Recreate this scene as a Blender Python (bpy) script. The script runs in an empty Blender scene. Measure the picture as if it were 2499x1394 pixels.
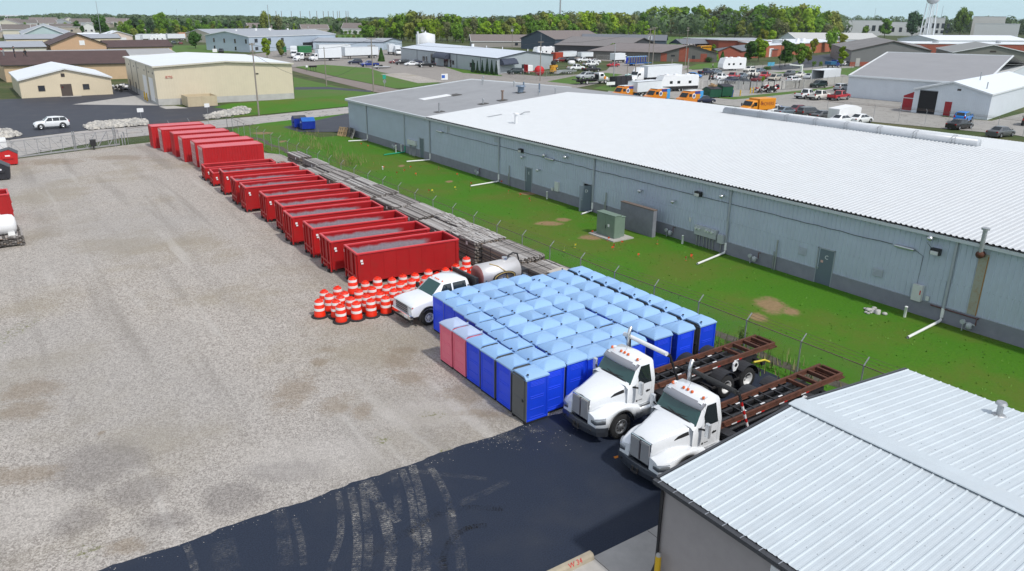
import bpy, bmesh, math, random
from mathutils import Vector, Matrix
R = math.radians
rnd = random.Random(7)
U = rnd.uniform
S = bpy.context.scene
COL = S.collection
F, PITCH, ROLL, YAW, CH = 1847.3, 0.340127, -0.0105143, 0.604589, 15.3
cp, sp, cr, sr = math.cos(PITCH), math.sin(PITCH), math.cos(ROLL), math.sin(ROLL)
_r = Vector((1, 0, 0)); _f = Vector((0, cp, -sp)); _d = _f.cross(_r)
_r2 = cr*_r + sr*_d; _d2 = -sr*_r + cr*_d
RZ = Matrix.Rotation(-YAW, 3, 'Z')
AX, AD, AF = RZ @ _r2, RZ @ _d2, RZ @ _f
cam = bpy.data.cameras.new('camera'); camo = bpy.data.objects.new('camera', cam); COL.objects.link(camo)
up = -AD; bk = -AF
camo.matrix_world = Matrix(((AX.x, up.x, bk.x, 0), (AX.y, up.y, bk.y, 0), (AX.z, up.z, bk.z, CH), (0, 0, 0, 1)))
cam.sensor_width = 36; cam.lens = F/2499*36; cam.clip_start = 0.5; cam.clip_end = 20000
S.camera = camo
def ray(x, y):
 return AX*((x-1249.5)/F) + AD*((y-697)/F) + AF
def G(x, y, z=0.0):
 "where the sight line through a photo pixel meets the level z: a survey of the site plan"
 d = ray(x, y); t = (z-CH)/d.z
 return Vector((d.x*t, d.y*t, z))
def PD(x, dist, y=60):
 d = ray(x, y); n = math.hypot(d.x, d.y)
 return Vector((d.x/n*dist, d.y/n*dist, 0))
def HT(p, x, y):
 "height at which the sight line through (x, y) passes over ground point p"
 d = ray(x, y); return CH + d.z*math.hypot(p.x, p.y)/math.hypot(d.x, d.y)
MATS = {}
def mat(name, col, rough=.6, metal=0., var=.0, vs=3., bump=0., bs=40., spec=.5, dirt=None, ds=1.2, da=.5, rand=0., coat=0.):
 if name in MATS: return MATS[name]
 m = bpy.data.materials.new(name); m.use_nodes = True; MATS[name] = m
 nt = m.node_tree; N = nt.nodes; L = nt.links; b = N['Principled BSDF']
 b.inputs['Roughness'].default_value = rough; b.inputs['Metallic'].default_value = metal
 b.inputs['Specular IOR Level'].default_value = spec
 if coat: b.inputs['Coat Weight'].default_value = coat; b.inputs['Coat Roughness'].default_value = .08
 c = (*col, 1)
 b.inputs['Base Color'].default_value = c
 out = None
 if var or dirt or bump or rand:
  tc = N.new('ShaderNodeTexCoord')
 if var:
  n = N.new('ShaderNodeTexNoise'); n.inputs['Scale'].default_value = vs; n.inputs['Detail'].default_value = 5; n.inputs['Roughness'].default_value = .65
  L.new(tc.outputs['Object'], n.inputs['Vector'])
  r = N.new('ShaderNodeValToRGB'); L.new(n.outputs['Fac'], r.inputs['Fac'])
  r.color_ramp.elements[0].position = .3; r.color_ramp.elements[1].position = .7
  r.color_ramp.elements[0].color = (*[x*(1-var) for x in col], 1); r.color_ramp.elements[1].color = (*[min(1, x*(1+var)) for x in col], 1)
  out = r.outputs['Color']
 if dirt:
  n = N.new('ShaderNodeTexNoise'); n.inputs['Scale'].default_value = ds; n.inputs['Detail'].default_value = 8; n.inputs['Roughness'].default_value = .7
  L.new(tc.outputs['Object'], n.inputs['Vector'])
  r = N.new('ShaderNodeMapRange'); r.inputs[1].default_value = .5; r.inputs[2].default_value = .75; r.inputs[4].default_value = da
  L.new(n.outputs['Fac'], r.inputs[0])
  mx = N.new('ShaderNodeMixRGB'); L.new(r.outputs[0], mx.inputs[0]); mx.inputs[1].default_value = c; mx.inputs[2].default_value = (*dirt, 1)
  if out: L.new(out, mx.inputs[1])
  out = mx.outputs[0]
 if rand:
  oi = N.new('ShaderNodeObjectInfo'); h = N.new('ShaderNodeHueSaturation')
  mr = N.new('ShaderNodeMapRange'); mr.inputs[3].default_value = 1-rand; mr.inputs[4].default_value = 1+rand
  L.new(oi.outputs['Random'], mr.inputs[0]); L.new(mr.outputs[0], h.inputs['Value'])
  h.inputs['Color'].default_value = c
  if out: L.new(out, h.inputs['Color'])
  out = h.outputs[0]
 if out: L.new(out, b.inputs['Base Color'])
 if bump:
  n = N.new('ShaderNodeTexNoise'); n.inputs['Scale'].default_value = bs; n.inputs['Detail'].default_value = 4
  L.new(tc.outputs['Object'], n.inputs['Vector'])
  bp = N.new('ShaderNodeBump'); bp.inputs['Strength'].default_value = bump; bp.inputs['Distance'].default_value = .02
  L.new(n.outputs['Fac'], bp.inputs['Height']); L.new(bp.outputs[0], b.inputs['Normal'])
 return m
def paint(name, col, rough=.3): return mat('paint_'+name, col, rough, var=.04, vs=2, coat=.4)
def glassy(name, col=(.015, .022, .025)): return mat(name, col, .06, 0, spec=.8)
BLACK = mat('black_rubber', (.018, .018, .019), .85, var=.3, vs=9)
DARK = mat('dark_steel', (.03, .03, .033), .55, .2, var=.35, vs=5, dirt=(.1, .08, .06), ds=2, da=.4)
CHROME = mat('chrome', (.78, .79, .8), .12, 1)
ALU = mat('aluminium', (.62, .63, .64), .32, .9, var=.1)
GALV = mat('galvanised_steel', (.42, .43, .44), .45, .6, var=.12, vs=6)
WHITEP = paint('white', (.82, .83, .84))
GLASS = glassy('dark_glass')
RUST = mat('rusty_steel', (.115, .042, .024), .8, .1, var=.45, vs=4, bump=.3, dirt=(.035, .026, .023), ds=2, da=.85)
PVC = mat('white_pvc', (.8, .8, .78), .4, var=.05)
CONC = mat('concrete', (.42, .40, .37), .85, var=.12, vs=1.2, bump=.2)
AMBER = mat('amber_lens', (.7, .12, .01), .2); REDL = mat('red_lens', (.45, .01, .01), .2); LENS = mat('clear_lens', (.75, .77, .78), .1, .3, spec=.8)
REDT = mat('red_tape', (.55, .015, .015), .4); WHT = mat('white_plastic', (.8, .8, .8), .45, var=.04)
class MB:
 def __init__(s): s.v = []; s.f = []; s.m = []; s.s = []
 def add(s, vs, fs, m=0, sm=False):
  o = len(s.v); s.v += [tuple(p) for p in vs]
  for f in fs: s.f.append([i+o for i in f]); s.m.append(m); s.s.append(sm)
  return s
 def box(s, x0, x1, y0, y1, z0, z1, m=0):
  return s.add([(x0, y0, z0), (x1, y0, z0), (x1, y1, z0), (x0, y1, z0), (x0, y0, z1), (x1, y0, z1), (x1, y1, z1), (x0, y1, z1)],
              [(3, 2, 1, 0), (4, 5, 6, 7), (0, 1, 5, 4), (1, 2, 6, 5), (2, 3, 7, 6), (3, 0, 4, 7)], m)
 def obox(s, c, sz, rz=0., ry=0., rx=0., m=0):
  M = Matrix.Rotation(rz, 3, 'Z') @ Matrix.Rotation(ry, 3, 'Y') @ Matrix.Rotation(rx, 3, 'X'); c = Vector(c)
  h = [q/2 for q in sz]
  P = [c + M @ Vector((a*h[0], b*h[1], d*h[2])) for d in (-1, 1) for a, b in ((-1, -1), (1, -1), (1, 1), (-1, 1))]
  return s.add(P, [(3, 2, 1, 0), (4, 5, 6, 7), (0, 1, 5, 4), (1, 2, 6, 5), (2, 3, 7, 6), (3, 0, 4, 7)], m)
 def beam(s, a, b, w, h=None, m=0):
  "square bar from a to b"
  a = Vector(a); b = Vector(b); h = h or w; d = (b-a).normalized()
  u = d.cross(Vector((0, 0, 1)));  u = Vector((1, 0, 0)) if u.length < .01 else u.normalized()
  v = u.cross(d).normalized()
  P = [p + u*i*w/2 + v*j*h/2 for p in (a, b) for i, j in ((-1, -1), (1, -1), (1, 1), (-1, 1))]
  return s.add(P, [(3, 2, 1, 0), (4, 5, 6, 7), (0, 1, 5, 4), (1, 2, 6, 5), (2, 3, 7, 6), (3, 0, 4, 7)], m)
 def cyl(s, a, b, r0, r1=None, n=12, m=0, cap=True, sm=True):
  a = Vector(a); b = Vector(b); r1 = r0 if r1 is None else r1; d = (b-a).normalized()
  u = d.cross(Vector((0, 0, 1))); u = Vector((1, 0, 0)) if u.length < .01 else u.normalized(); v = d.cross(u)
  P = [p + (u*math.cos(t) + v*math.sin(t))*r for p, r in ((a, r0), (b, r1)) for t in [2*math.pi*i/n for i in range(n)]]
  s.add(P, [(i, (i+1) % n, n+(i+1) % n, n+i) for i in range(n)], m, sm)
  if cap: s.add(P[:n], [tuple(range(n))[::-1]], m); s.add(P[n:], [tuple(range(n))], m)
  return s
 def tube(s, pts, r, n=6, m=0, cap=True):
  pts = [Vector(p) for p in pts]; k = len(pts); V = []
  for i, p in enumerate(pts):
   d = (pts[min(i+1, k-1)] - pts[max(i-1, 0)]).normalized()
   u = d.cross(Vector((0, 0, 1))); u = Vector((1, 0, 0)) if u.length < .05 else u.normalized(); v = d.cross(u)
   V += [p + (u*math.cos(t) + v*math.sin(t))*r for t in [2*math.pi*j/n for j in range(n)]]
  Fs = [(i*n+j, i*n+(j+1) % n, (i+1)*n+(j+1) % n, (i+1)*n+j) for i in range(k-1) for j in range(n)]
  s.add(V, Fs, m, True)
  if cap: s.add(V[:n], [tuple(range(n))[::-1]], m); s.add(V[-n:], [tuple(range(n))], m)
  return s
 def lathe(s, prof, n=16, o=(0, 0, 0), ax='Z', m=0, sm=True, cap=True):
  "prof: (r, h) pairs along the axis"
  def P(r, h, t):
   a, b = r*math.cos(t), r*math.sin(t)
   q = (a, b, h) if ax == 'Z' else ((h, a, b) if ax == 'X' else (b, h, a))
   return (q[0]+o[0], q[1]+o[1], q[2]+o[2])
  V = [P(r, h, 2*math.pi*j/n) for r, h in prof for j in range(n)]
  k = len(prof)
  s.add(V, [(i*n+j, i*n+(j+1) % n, (i+1)*n+(j+1) % n, (i+1)*n+j) for i in range(k-1) for j in range(n)], m, sm)
  if cap and prof[0][0] > 1e-4: s.add(V[:n], [tuple(range(n))[::-1]], m)
  if cap and prof[-1][0] > 1e-4: s.add(V[-n:], [tuple(range(n))], m)
  return s
 def prism(s, poly, a, b, ax='Y', m=0, sm=False):
  "polygon of (u, v) extruded along ax; u,v are the other two axes in order"
  def P(u, v, w): return (w, u, v) if ax == 'X' else ((u, w, v) if ax == 'Y' else (u, v, w))
  n = len(poly); V = [P(u, v, a) for u, v in poly] + [P(u, v, b) for u, v in poly]
  s.add(V, [(i, (i+1) % n, n+(i+1) % n, n+i) for i in range(n)], m, sm)
  return s.add(V, [tuple(range(n))[::-1], tuple(range(n, 2*n))], m)
 def loft(s, rings, m=0, closed=True, cap=True, sm=True, skip=()):
  n = len(rings[0]); V = [p for r in rings for p in r]; fs = []
  for i in range(len(rings)-1):
   for j in range(n if closed else n-1):
    if (i, j) in skip: continue
    fs.append((i*n+j, i*n+(j+1) % n, (i+1)*n+(j+1) % n, (i+1)*n+j))
  s.add(V, fs, m, sm)
  if cap: s.add(rings[0], [tuple(range(n))[::-1]], m); s.add(rings[-1], [tuple(range(n))], m)
  return s
 def quad(s, a, b, c, d, m=0): return s.add([a, b, c, d], [(0, 1, 2, 3)], m)
 def poly(s, pts, m=0): return s.add(pts, [tuple(range(len(pts)))], m)
 def build(s, name, mats, parent=None, bevel=0, loc=None, fix=True, seg=2):
  me = bpy.data.meshes.new(name); me.from_pydata(s.v, [], s.f)
  if not isinstance(mats, (list, tuple)): mats = [mats]
  for m in mats: me.materials.append(m)
  me.polygons.foreach_set('material_index', s.m); me.polygons.foreach_set('use_smooth', s.s)
  if fix:
   b = bmesh.new(); b.from_mesh(me); bmesh.ops.recalc_face_normals(b, faces=b.faces); b.to_mesh(me); b.free()
  me.update()
  o = bpy.data.objects.new(name, me); COL.objects.link(o)
  if parent: o.parent = parent
  if loc is not None: o.location = loc
  if bevel:
   w = o.modifiers.new('bevel', 'BEVEL'); w.width = bevel; w.segments = seg; w.limit_method = 'ANGLE'; w.angle_limit = R(40)
   w.use_clamp_overlap = True
  return o
def tag(o, label=None, cat=None, group=None, kind=None):
 if label: o['label'] = label
 if cat: o['category'] = cat
 if group: o['group'] = group
 if kind: o['kind'] = kind
 return o
def thing(name, label, cat, loc=(0, 0, 0), rz=0., group=None):
 o = bpy.data.objects.new(name, None); COL.objects.link(o); o.empty_display_size = .3
 o.location = loc; o.rotation_euler = (0, 0, rz)
 return tag(o, label, cat, group)
def kids(o): return [c for c in list(KID.get(o.name, [])) ]
KID = {}
def dup(root, loc, rz, label, group=None, swap=None, scale=None):
 "copy of a thing with copies of its parts and sub-parts; swap = {old material: new material}"
 def cp_(o, par):
  c = o.copy(); COL.objects.link(c)
  if par: c.parent = par
  if swap and o.type == 'MESH':
   for i, sl in enumerate(c.material_slots):
    if sl.material and sl.material.name in swap:
     nm_ = swap[sl.material.name]; sl.link = 'OBJECT'; sl.material = nm_
  for k in list(o.children): cp_(k, c)
  return c
 r = cp_(root, None); r.location = loc; r.rotation_euler = (0, 0, rz); r['label'] = label
 if scale: r.scale = scale if not isinstance(scale, (int, float)) else (scale,)*3
 if group: r['group'] = group
 return r
def struct(name, mb, m, **k): return tag(mb.build(name, m, **k), kind='structure')
def text(txt, size, m, name, parent, loc, rot, depth=.006, align='CENTER'):
 cu = bpy.data.curves.new(name, 'FONT'); cu.body = txt; cu.size = size; cu.align_x = align; cu.align_y = 'CENTER'; cu.extrude = depth; cu.resolution_u = 3
 t = bpy.data.objects.new(name, cu); COL.objects.link(t)
 dg = bpy.context.evaluated_depsgraph_get(); me = bpy.data.meshes.new_from_object(t.evaluated_get(dg))
 bpy.data.objects.remove(t); o = bpy.data.objects.new(name, me); COL.objects.link(o); me.materials.clear(); me.materials.append(m)
 o.location = loc; o.rotation_euler = rot
 if parent: o.parent = parent
 return o
ORD = ['first', 'second', 'third', 'fourth', 'fifth', 'sixth', 'seventh', 'eighth', 'ninth', 'tenth', 'eleventh', 'twelfth', 'thirteenth', 'fourteenth', 'fifteenth', 'sixteenth', 'seventeenth', 'eighteenth', 'nineteenth', 'twentieth']
def nth(i):
 if i < 20: return ORD[i]
 t = ['twenty', 'thirty', 'forty', 'fifty', 'sixty', 'seventy', 'eighty', 'ninety'][(i+1)//10-2]
 return (t[:-1]+'ieth') if (i+1) % 10 == 0 else t+'-'+ORD[(i+1) % 10-1]
SUN_EL, SUN_AZ = R(52), math.atan2(-1, .16)
w = bpy.data.worlds.new('World'); S.world = w; w.use_nodes = True
nt = w.node_tree; bg = nt.nodes['Background']
sky = nt.nodes.new('ShaderNodeTexSky'); sky.sky_type = 'NISHITA'; sky.sun_disc = False
sky.sun_elevation = SUN_EL; sky.sun_rotation = math.pi/2 - SUN_AZ
sky.altitude = 0; sky.air_density = 1.0; sky.dust_density = .4; sky.ozone_density = 1.0
veil = nt.nodes.new('ShaderNodeHueSaturation'); veil.inputs['Saturation'].default_value = .38      # thin cloud veil overhead
nt.links.new(sky.outputs[0], veil.inputs['Color'])
tn_ = nt.nodes.new('ShaderNodeMixRGB'); tn_.inputs[2].default_value = (2.85, 3.85, 4.2, 1)      # clear blue-green band low over the horizon
tg = nt.nodes.new('ShaderNodeTexCoord'); sz = nt.nodes.new('ShaderNodeSeparateXYZ'); nt.links.new(tg.outputs['Generated'], sz.inputs[0])
mz = nt.nodes.new('ShaderNodeMapRange'); mz.interpolation_type = 'SMOOTHSTEP'; mz.inputs[1].default_value = .30; mz.inputs[2].default_value = .04; nt.links.new(sz.outputs[2], mz.inputs[0]); nt.links.new(mz.outputs[0], tn_.inputs[0])
nt.links.new(veil.outputs[0], tn_.inputs[1]); nt.links.new(tn_.outputs[0], bg.inputs[0]); bg.inputs[1].default_value = .15
sl = bpy.data.lights.new('sun', 'SUN'); sl.energy = 2.0; sl.angle = R(3.0); sl.color = (1, .965, .91)
so = bpy.data.objects.new('sun', sl); COL.objects.link(so)
so.rotation_euler = Vector((math.cos(SUN_EL)*math.cos(SUN_AZ), math.cos(SUN_EL)*math.sin(SUN_AZ), math.sin(SUN_EL))).to_track_quat('Z', 'Y').to_euler()
S.view_settings.view_transform = 'Standard'; S.view_settings.look = 'None'; S.view_settings.exposure = .42; S.view_settings.gamma = 1
S.cycles.use_denoising = True; S.cycles.max_bounces = 6; S.cycles.transparent_max_bounces = 12
# ================================================================== ground
def gnodes(name, rough=.9):
 m = bpy.data.materials.new(name); m.use_nodes = True; nt = m.node_tree
 b = nt.nodes['Principled BSDF']; b.inputs['Roughness'].default_value = rough; b.inputs['Specular IOR Level'].default_value = .25
 tc = nt.nodes.new('ShaderNodeTexCoord')
 mp = nt.nodes.new('ShaderNodeMapping'); mp.inputs['Rotation'].default_value = (0, 0, YAW); nt.links.new(tc.outputs['Object'], mp.inputs[0])
 return m, nt, b, tc.outputs['Object'], mp.outputs[0]
def noise(nt, vec, sc, det=6, ro=.6, scl=None):
 if scl:
  mp = nt.nodes.new('ShaderNodeMapping'); mp.inputs['Scale'].default_value = scl; nt.links.new(vec, mp.inputs[0]); vec = mp.outputs[0]
 n = nt.nodes.new('ShaderNodeTexNoise'); n.inputs['Scale'].default_value = sc; n.inputs['Detail'].default_value = det; n.inputs['Roughness'].default_value = ro
 nt.links.new(vec, n.inputs['Vector']); return n.outputs['Fac']
def rng(nt, v, a, b, c=0., d=1.):
 r = nt.nodes.new('ShaderNodeMapRange'); r.interpolation_type = 'SMOOTHSTEP'
 for i, q in enumerate((a, b, c, d)): r.inputs[i+1].default_value = q
 nt.links.new(v, r.inputs[0]); return r.outputs[0]
def mix(nt, f, a, b, mode='MIX'):
 n = nt.nodes.new('ShaderNodeMixRGB'); n.blend_type = mode
 for i, q in enumerate((f, a, b)):
  if isinstance(q, tuple): n.inputs[i].default_value = (*q, 1)
  elif isinstance(q, (int, float)): n.inputs[i].default_value = q
  else: nt.links.new(q, n.inputs[i])
 return n.outputs[0]
def mth(nt, op, a, b=0.):
 n = nt.nodes.new('ShaderNodeMath'); n.operation = op
 for i, q in enumerate((a, b)):
  if isinstance(q, (int, float)): n.inputs[i].default_value = q
  else: nt.links.new(q, n.inputs[i])
 return n.outputs[0]
def blobs(nt, rot, lst, amp=.9, sc=1.1, soft=(1.15, .55)):
 "stains with a shape of their own, set out in ground coordinates"
 nz = mth(nt, 'ADD', mth(nt, 'MULTIPLY', noise(nt, rot, sc, 6, .65), .7), mth(nt, 'MULTIPLY', noise(nt, rot, sc*7, 4, .6), .3)); nz2 = mth(nt, 'MULTIPLY', mth(nt, 'SUBTRACT', nz, .5), amp*2); out = None
 for (px, py, hx, hy) in lst:
  c = G(px, py); rx = (G(px+hx, py)-G(px-hx, py)).length/2; ry = (G(px, py+hy)-G(px, py-hy)).length/2
  q = Matrix.Rotation(YAW, 3, 'Z') @ c
  s = nt.nodes.new('ShaderNodeVectorMath'); s.operation = 'SUBTRACT'; nt.links.new(rot, s.inputs[0]); s.inputs[1].default_value = (q.x, q.y, 0)
  k = nt.nodes.new('ShaderNodeVectorMath'); k.operation = 'MULTIPLY'; nt.links.new(s.outputs[0], k.inputs[0]); k.inputs[1].default_value = (1/rx, 1/ry, 0)
  l = nt.nodes.new('ShaderNodeVectorMath'); l.operation = 'LENGTH'; nt.links.new(k.outputs[0], l.inputs[0])
  f = rng(nt, mth(nt, 'ADD', l.outputs['Value'], nz2), soft[0], soft[1])
  out = f if out is None else mth(nt, 'MAXIMUM', out, f)
 return out
def gravel_mat():
 m, nt, b, ob, rot = gnodes('crushed_limestone'); L = nt.links
 def vor(sc):
  v = nt.nodes.new('ShaderNodeTexVoronoi'); v.inputs['Scale'].default_value = sc; L.new(ob, v.inputs['Vector']); return v
 v1 = vor(26); v2 = vor(12)
 sep = nt.nodes.new('ShaderNodeSeparateColor'); L.new(v1.outputs['Color'], sep.inputs[0])
 sep2 = nt.nodes.new('ShaderNodeSeparateColor'); L.new(v2.outputs['Color'], sep2.inputs[0])
 st = mth(nt, 'ADD', mth(nt, 'MULTIPLY', sep.outputs[0], .62), mth(nt, 'MULTIPLY', sep2.outputs[1], .38))
 base = mix(nt, rng(nt, st, .1, .9), (.25, .222, .195), (.60, .55, .495))
 tan = noise(nt, ob, .10, 5, .6); base = mix(nt, rng(nt, tan, .46, .66, 0, .62), base, (.31, .265, .19))
 far = noise(nt, ob, .045, 3, .5); base = mix(nt, rng(nt, far, .42, .6, 0, .35), base, (.36, .345, .33))
 lane = noise(nt, ob, 1, 4, .55, (.55, .035, 1)); base = mix(nt, rng(nt, lane, .5, .72, 0, .42), base, (.215, .195, .17))
 lane2 = noise(nt, ob, 1, 3, .5, (.9, .06, 1)); base = mix(nt, rng(nt, lane2, .58, .75, 0, .35), base, (.60, .57, .53))
 gr = blobs(nt, rot, [(560, 1215, 90, 45), (330, 1200, 90, 40), (190, 1270, 70, 40), (420, 1270, 70, 25), (250, 1130, 130, 60), (700, 1150, 120, 30)], .8, .5)
 base = mix(nt, mth(nt, 'MULTIPLY', gr, .38), base, (.14, .125, .12))
 wt = blobs(nt, rot, [(60, 1260, 130, 60), (760, 1120, 200, 60), (1050, 1010, 150, 40)], .8, .5)
 base = mix(nt, mth(nt, 'MULTIPLY', wt, .25), base, (.60, .56, .52))
 br = blobs(nt, rot, [(70, 950, 75, 30), (60, 1000, 80, 25), (715, 955, 55, 45), (820, 990, 45, 25), (885, 1005, 30, 22), (800, 853, 28, 8), (778, 884, 22, 10), (1000, 925, 55, 18), (985, 855, 35, 10), (248, 1056, 9, 6), (290, 385, 90, 7), (60, 1160, 90, 26), (130, 395, 70, 8), (1130, 965, 60, 30), (960, 880, 50, 22), (1190, 1010, 70, 14), (300, 1330, 60, 25)], 1.7, .75, (1.25, .35))
 base = mix(nt, mth(nt, 'MULTIPLY', br, .5), base, mix(nt, noise(nt, ob, 3, 4), (.14, .10, .06), (.34, .265, .18)))
 wd = blobs(nt, rot, [(930, 1075, 25, 12), (1090, 1100, 20, 8), (1060, 1012, 40, 9), (210, 1345, 40, 20), (0, 830, 30, 60)], 1.4, 2.5)
 base = mix(nt, mth(nt, 'MULTIPLY', mth(nt, 'MULTIPLY', wd, rng(nt, noise(nt, ob, 5, 5, .7), .5, .62)), .8), base, (.15, .16, .04))
 L.new(base, b.inputs['Base Color'])
 bp = nt.nodes.new('ShaderNodeBump'); bp.inputs['Strength'].default_value = .8; bp.inputs['Distance'].default_value = .035
 L.new(v1.outputs['Distance'], bp.inputs['Height']); L.new(bp.outputs[0], b.inputs['Normal'])
 return m
def asphalt_mat(name, col, var=.3, dusty=(.13, .125, .12), da=.25, rough=.62, patches=0.):
 m, nt, b, ob, rot = gnodes(name, rough); L = nt.links
 fine = noise(nt, ob, 22, 3, .7); base = mix(nt, rng(nt, fine, .3, .7), tuple(c*(1-var) for c in col), tuple(c*(1+var) for c in col))
 big = noise(nt, ob, .35, 6, .6); base = mix(nt, rng(nt, big, .45, .75, 0, da), base, dusty)
 if patches:
  v = nt.nodes.new('ShaderNodeTexVoronoi'); v.feature = 'DISTANCE_TO_EDGE'; v.inputs['Scale'].default_value = .4
  w = nt.nodes.new('ShaderNodeVectorMath'); w.operation = 'ADD'; L.new(ob, w.inputs[0])
  nz = nt.nodes.new('ShaderNodeTexNoise'); nz.inputs['Scale'].default_value = .8; L.new(ob, nz.inputs['Vector']); L.new(nz.outputs['Color'], w.inputs[1]); L.new(w.outputs[0], v.inputs['Vector'])
  base = mix(nt, rng(nt, v.outputs['Distance'], .02, .008, 0, patches), base, (.05, .048, .045))
 L.new(base, b.inputs['Base Color'])
 b.inputs['Specular IOR Level'].default_value = .25
 bp = nt.nodes.new('ShaderNodeBump'); bp.inputs['Strength'].default_value = .3; bp.inputs['Distance'].default_value = .01
 L.new(fine, bp.inputs['Height']); L.new(bp.outputs[0], b.inputs['Normal'])
 return m
def grass_mat(name, a, c, dry, dryamt=.5, bl=()):
 m, nt, b, ob, rot = gnodes(name); L = nt.links
 n1 = noise(nt, ob, 7, 6, .75); n2 = noise(nt, ob, .35, 5, .6); n3 = noise(nt, ob, .10, 6, .68)
 base = mix(nt, rng(nt, n1, .25, .75), tuple(q*.8 for q in a), c)
 base = mix(nt, rng(nt, n2, .35, .7, 0, .6), base, a)
 base = mix(nt, rng(nt, n3, .42, .66, 0, dryamt), base, dry)
 if bl:
  f = blobs(nt, rot, bl, 1.0, .8); base = mix(nt, mth(nt, 'MULTIPLY', f, .9), base, mix(nt, noise(nt, ob, 4, 4), (.20, .12, .06), (.36, .24, .14)))
 L.new(base, b.inputs['Base Color'])
 bp = nt.nodes.new('ShaderNodeBump'); bp.inputs['Strength'].default_value = .5; bp.inputs['Distance'].default_value = .04
 L.new(n1, bp.inputs['Height']); L.new(bp.outputs[0], b.inputs['Normal'])
 return m
GR_LAWN = grass_mat('lawn_grass', (.050, .165, .006), (.072, .205, .008), (.105, .135, .018), .8,
 [(1880, 745, 38, 22), (1850, 775, 25, 12), (1930, 760, 25, 12), (1340, 545, 35, 6), (1375, 536, 22, 5), (1440, 580, 30, 7), (980, 405, 9, 3), (1097, 443, 10, 3), (1290, 472, 25, 4), (690, 345, 10, 3), (640, 325, 25, 3)])
GR_FIELD = grass_mat('field_grass', (.075, .165, .022), (.10, .19, .03), (.12, .13, .05), .5)
GR_WILD = grass_mat('rough_grass', (.045, .075, .018), (.07, .10, .025), (.14, .12, .06), .6)
GRAVEL = gravel_mat()
ASPH = asphalt_mat('sealed_asphalt', (.021, .029, .049), .3, (.038, .043, .056), .55, .66)
ASPH2 = asphalt_mat('parking_asphalt', (.045, .048, .062), .25, (.085, .085, .09), .5)
ROADM = asphalt_mat('worn_road', (.40, .38, .36), .12, (.42, .36, .31), .5, .9, .8)
STREETM = asphalt_mat('brown_street', (.23, .19, .17), .1, (.27, .25, .23), .5, .9)
LOTM = asphalt_mat('pale_lot', (.30, .275, .25), .12, (.22, .20, .185), .6, .9, .4)
LOT2M = asphalt_mat('pale_yard', (.34, .325, .30), .12, (.26, .245, .22), .6, .9, .5)
def sheet(name, pts, m, z, px=True):
 P = [G(*p) for p in pts] if px else [Vector((*p, 0)) for p in pts]
 mb = MB(); mb.poly([(p.x, p.y, z) for p in P])
 return struct(name, mb, m)
mb = MB(); n = 64
mb.poly([(3300*math.cos(2*math.pi*i/n), 3300*math.sin(2*math.pi*i/n), -.06) for i in range(n)]); struct('ground', mb, GR_WILD)
sheet('yard_gravel', [(-60, 21.1), (27.6, 21.1), (27.9, 40), (27.9, 88), (26.6, 90), (27, 103), (24, 107), (14.2, 104.4), (2.5, 100.3), (-60, 78)], GRAVEL, -.004, False)
mb = MB(); ex = [(-30+i*.25) for i in range(232)]
top = [(x, 21.58+.05*math.sin(x*1.7)+U(-.05, .05), 0) for x in ex if x < 27.7]
mb.poly([(-30, 21.6, 0)]+top[1:]+[(27.75, 21.5, 0), (27.8, 2, 0), (-30, 2, 0)]); struct('asphalt_apron', mb, ASPH)
sheet('lawn', [(27.7, -6), (41, -6), (41, 98.4), (36.5, 98.4), (35.5, 103), (52, 121.8), (34, 116), (28.6, 112), (27.6, 100), (27.0, 90), (27.7, 88)], GR_LAWN, -.008, False)
mb = MB(); mb.box(11.0, 15.55, 2, 14.02, -.1, .012)
sl_ = struct('concrete_apron', mb, CONC)
mb = MB()
for x in (12.75, 15.0): mb.box(x-.012, x+.012, 2, 14.0, .0121, .0145)
mb.box(11.0, 15.5, 11.6, 11.625, .0122, .0146)
struct('apron_joints', mb, mat('joint', (.12, .11, .10)))
sheet('drainage_ditch', [(29.2+.25*math.sin(y*.9)+s*(.33+.12*math.sin(y*2.3+s)), y) for s, ys in ((-1, range(6, 104)), (1, range(103, 5, -1))) for y in ys], mat('muddy_ditch', (.085, .075, .055), .9, var=.5, vs=2.5), -.003, False)
sheet('road', [(-340, 392), (0, 344), (213, 318), (360, 307), (625, 284), (848, 261), (900, 255), (900, 271), (851, 276.5), (625, 303), (356, 331), (287, 338), (0, 389), (-340, 450)], ROADM, -.012)
sheet('parking_asphalt', [(-300, 300), (0, 243), (60, 240), (278, 229), (262, 215), (300, 203), (345, 214), (395, 258), (442, 262), (540, 257), (592, 270), (575, 281), (505, 292), (400, 303.5), (360, 306.5), (213, 317.5), (0, 343), (-300, 386)], ASPH2, -.009)
sheet('loading_apron', [(176, 255), (372, 228), (392, 256), (384, 257.5)], CONC, -.005)
sheet('loading_apron_pad', [(388, 260), (425, 258), (460, 264), (405, 266)], CONC, -.004)
sheet('side_drive', [(690, 310), (730, 303), (848, 277), (880, 300), (868, 322), (790, 322), (730, 322)], ASPH2, -.005)
sheet('near_lawn_strip', [(520, 262), (560, 253), (722, 240), (846, 232), (850, 259), (625, 281), (545, 288), (600, 272)], GR_LAWN, -.008)
sheet('street', [(640, 150), (722, 165.5), (830, 190), (961, 216), (1100, 245), (1040, 252), (921, 226), (800, 196), (714, 173), (640, 160)], STREETM, -.012)
sheet('street_lawn', [(722, 163), (790, 158), (900, 166), (935, 178), (1000, 188), (1075, 203), (1000, 214), (961, 215), (830, 189)], GR_FIELD, -.01)
sheet('near_street_lawn', [(716, 188), (830, 213), (905, 224), (960, 240), (850, 250), (719, 242)], GR_FIELD, -.01)
sheet('narrow_drive', [(719, 213), (800, 212), (905, 221), (905, 225), (800, 218), (719, 219)], ASPH2, -.006)
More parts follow.
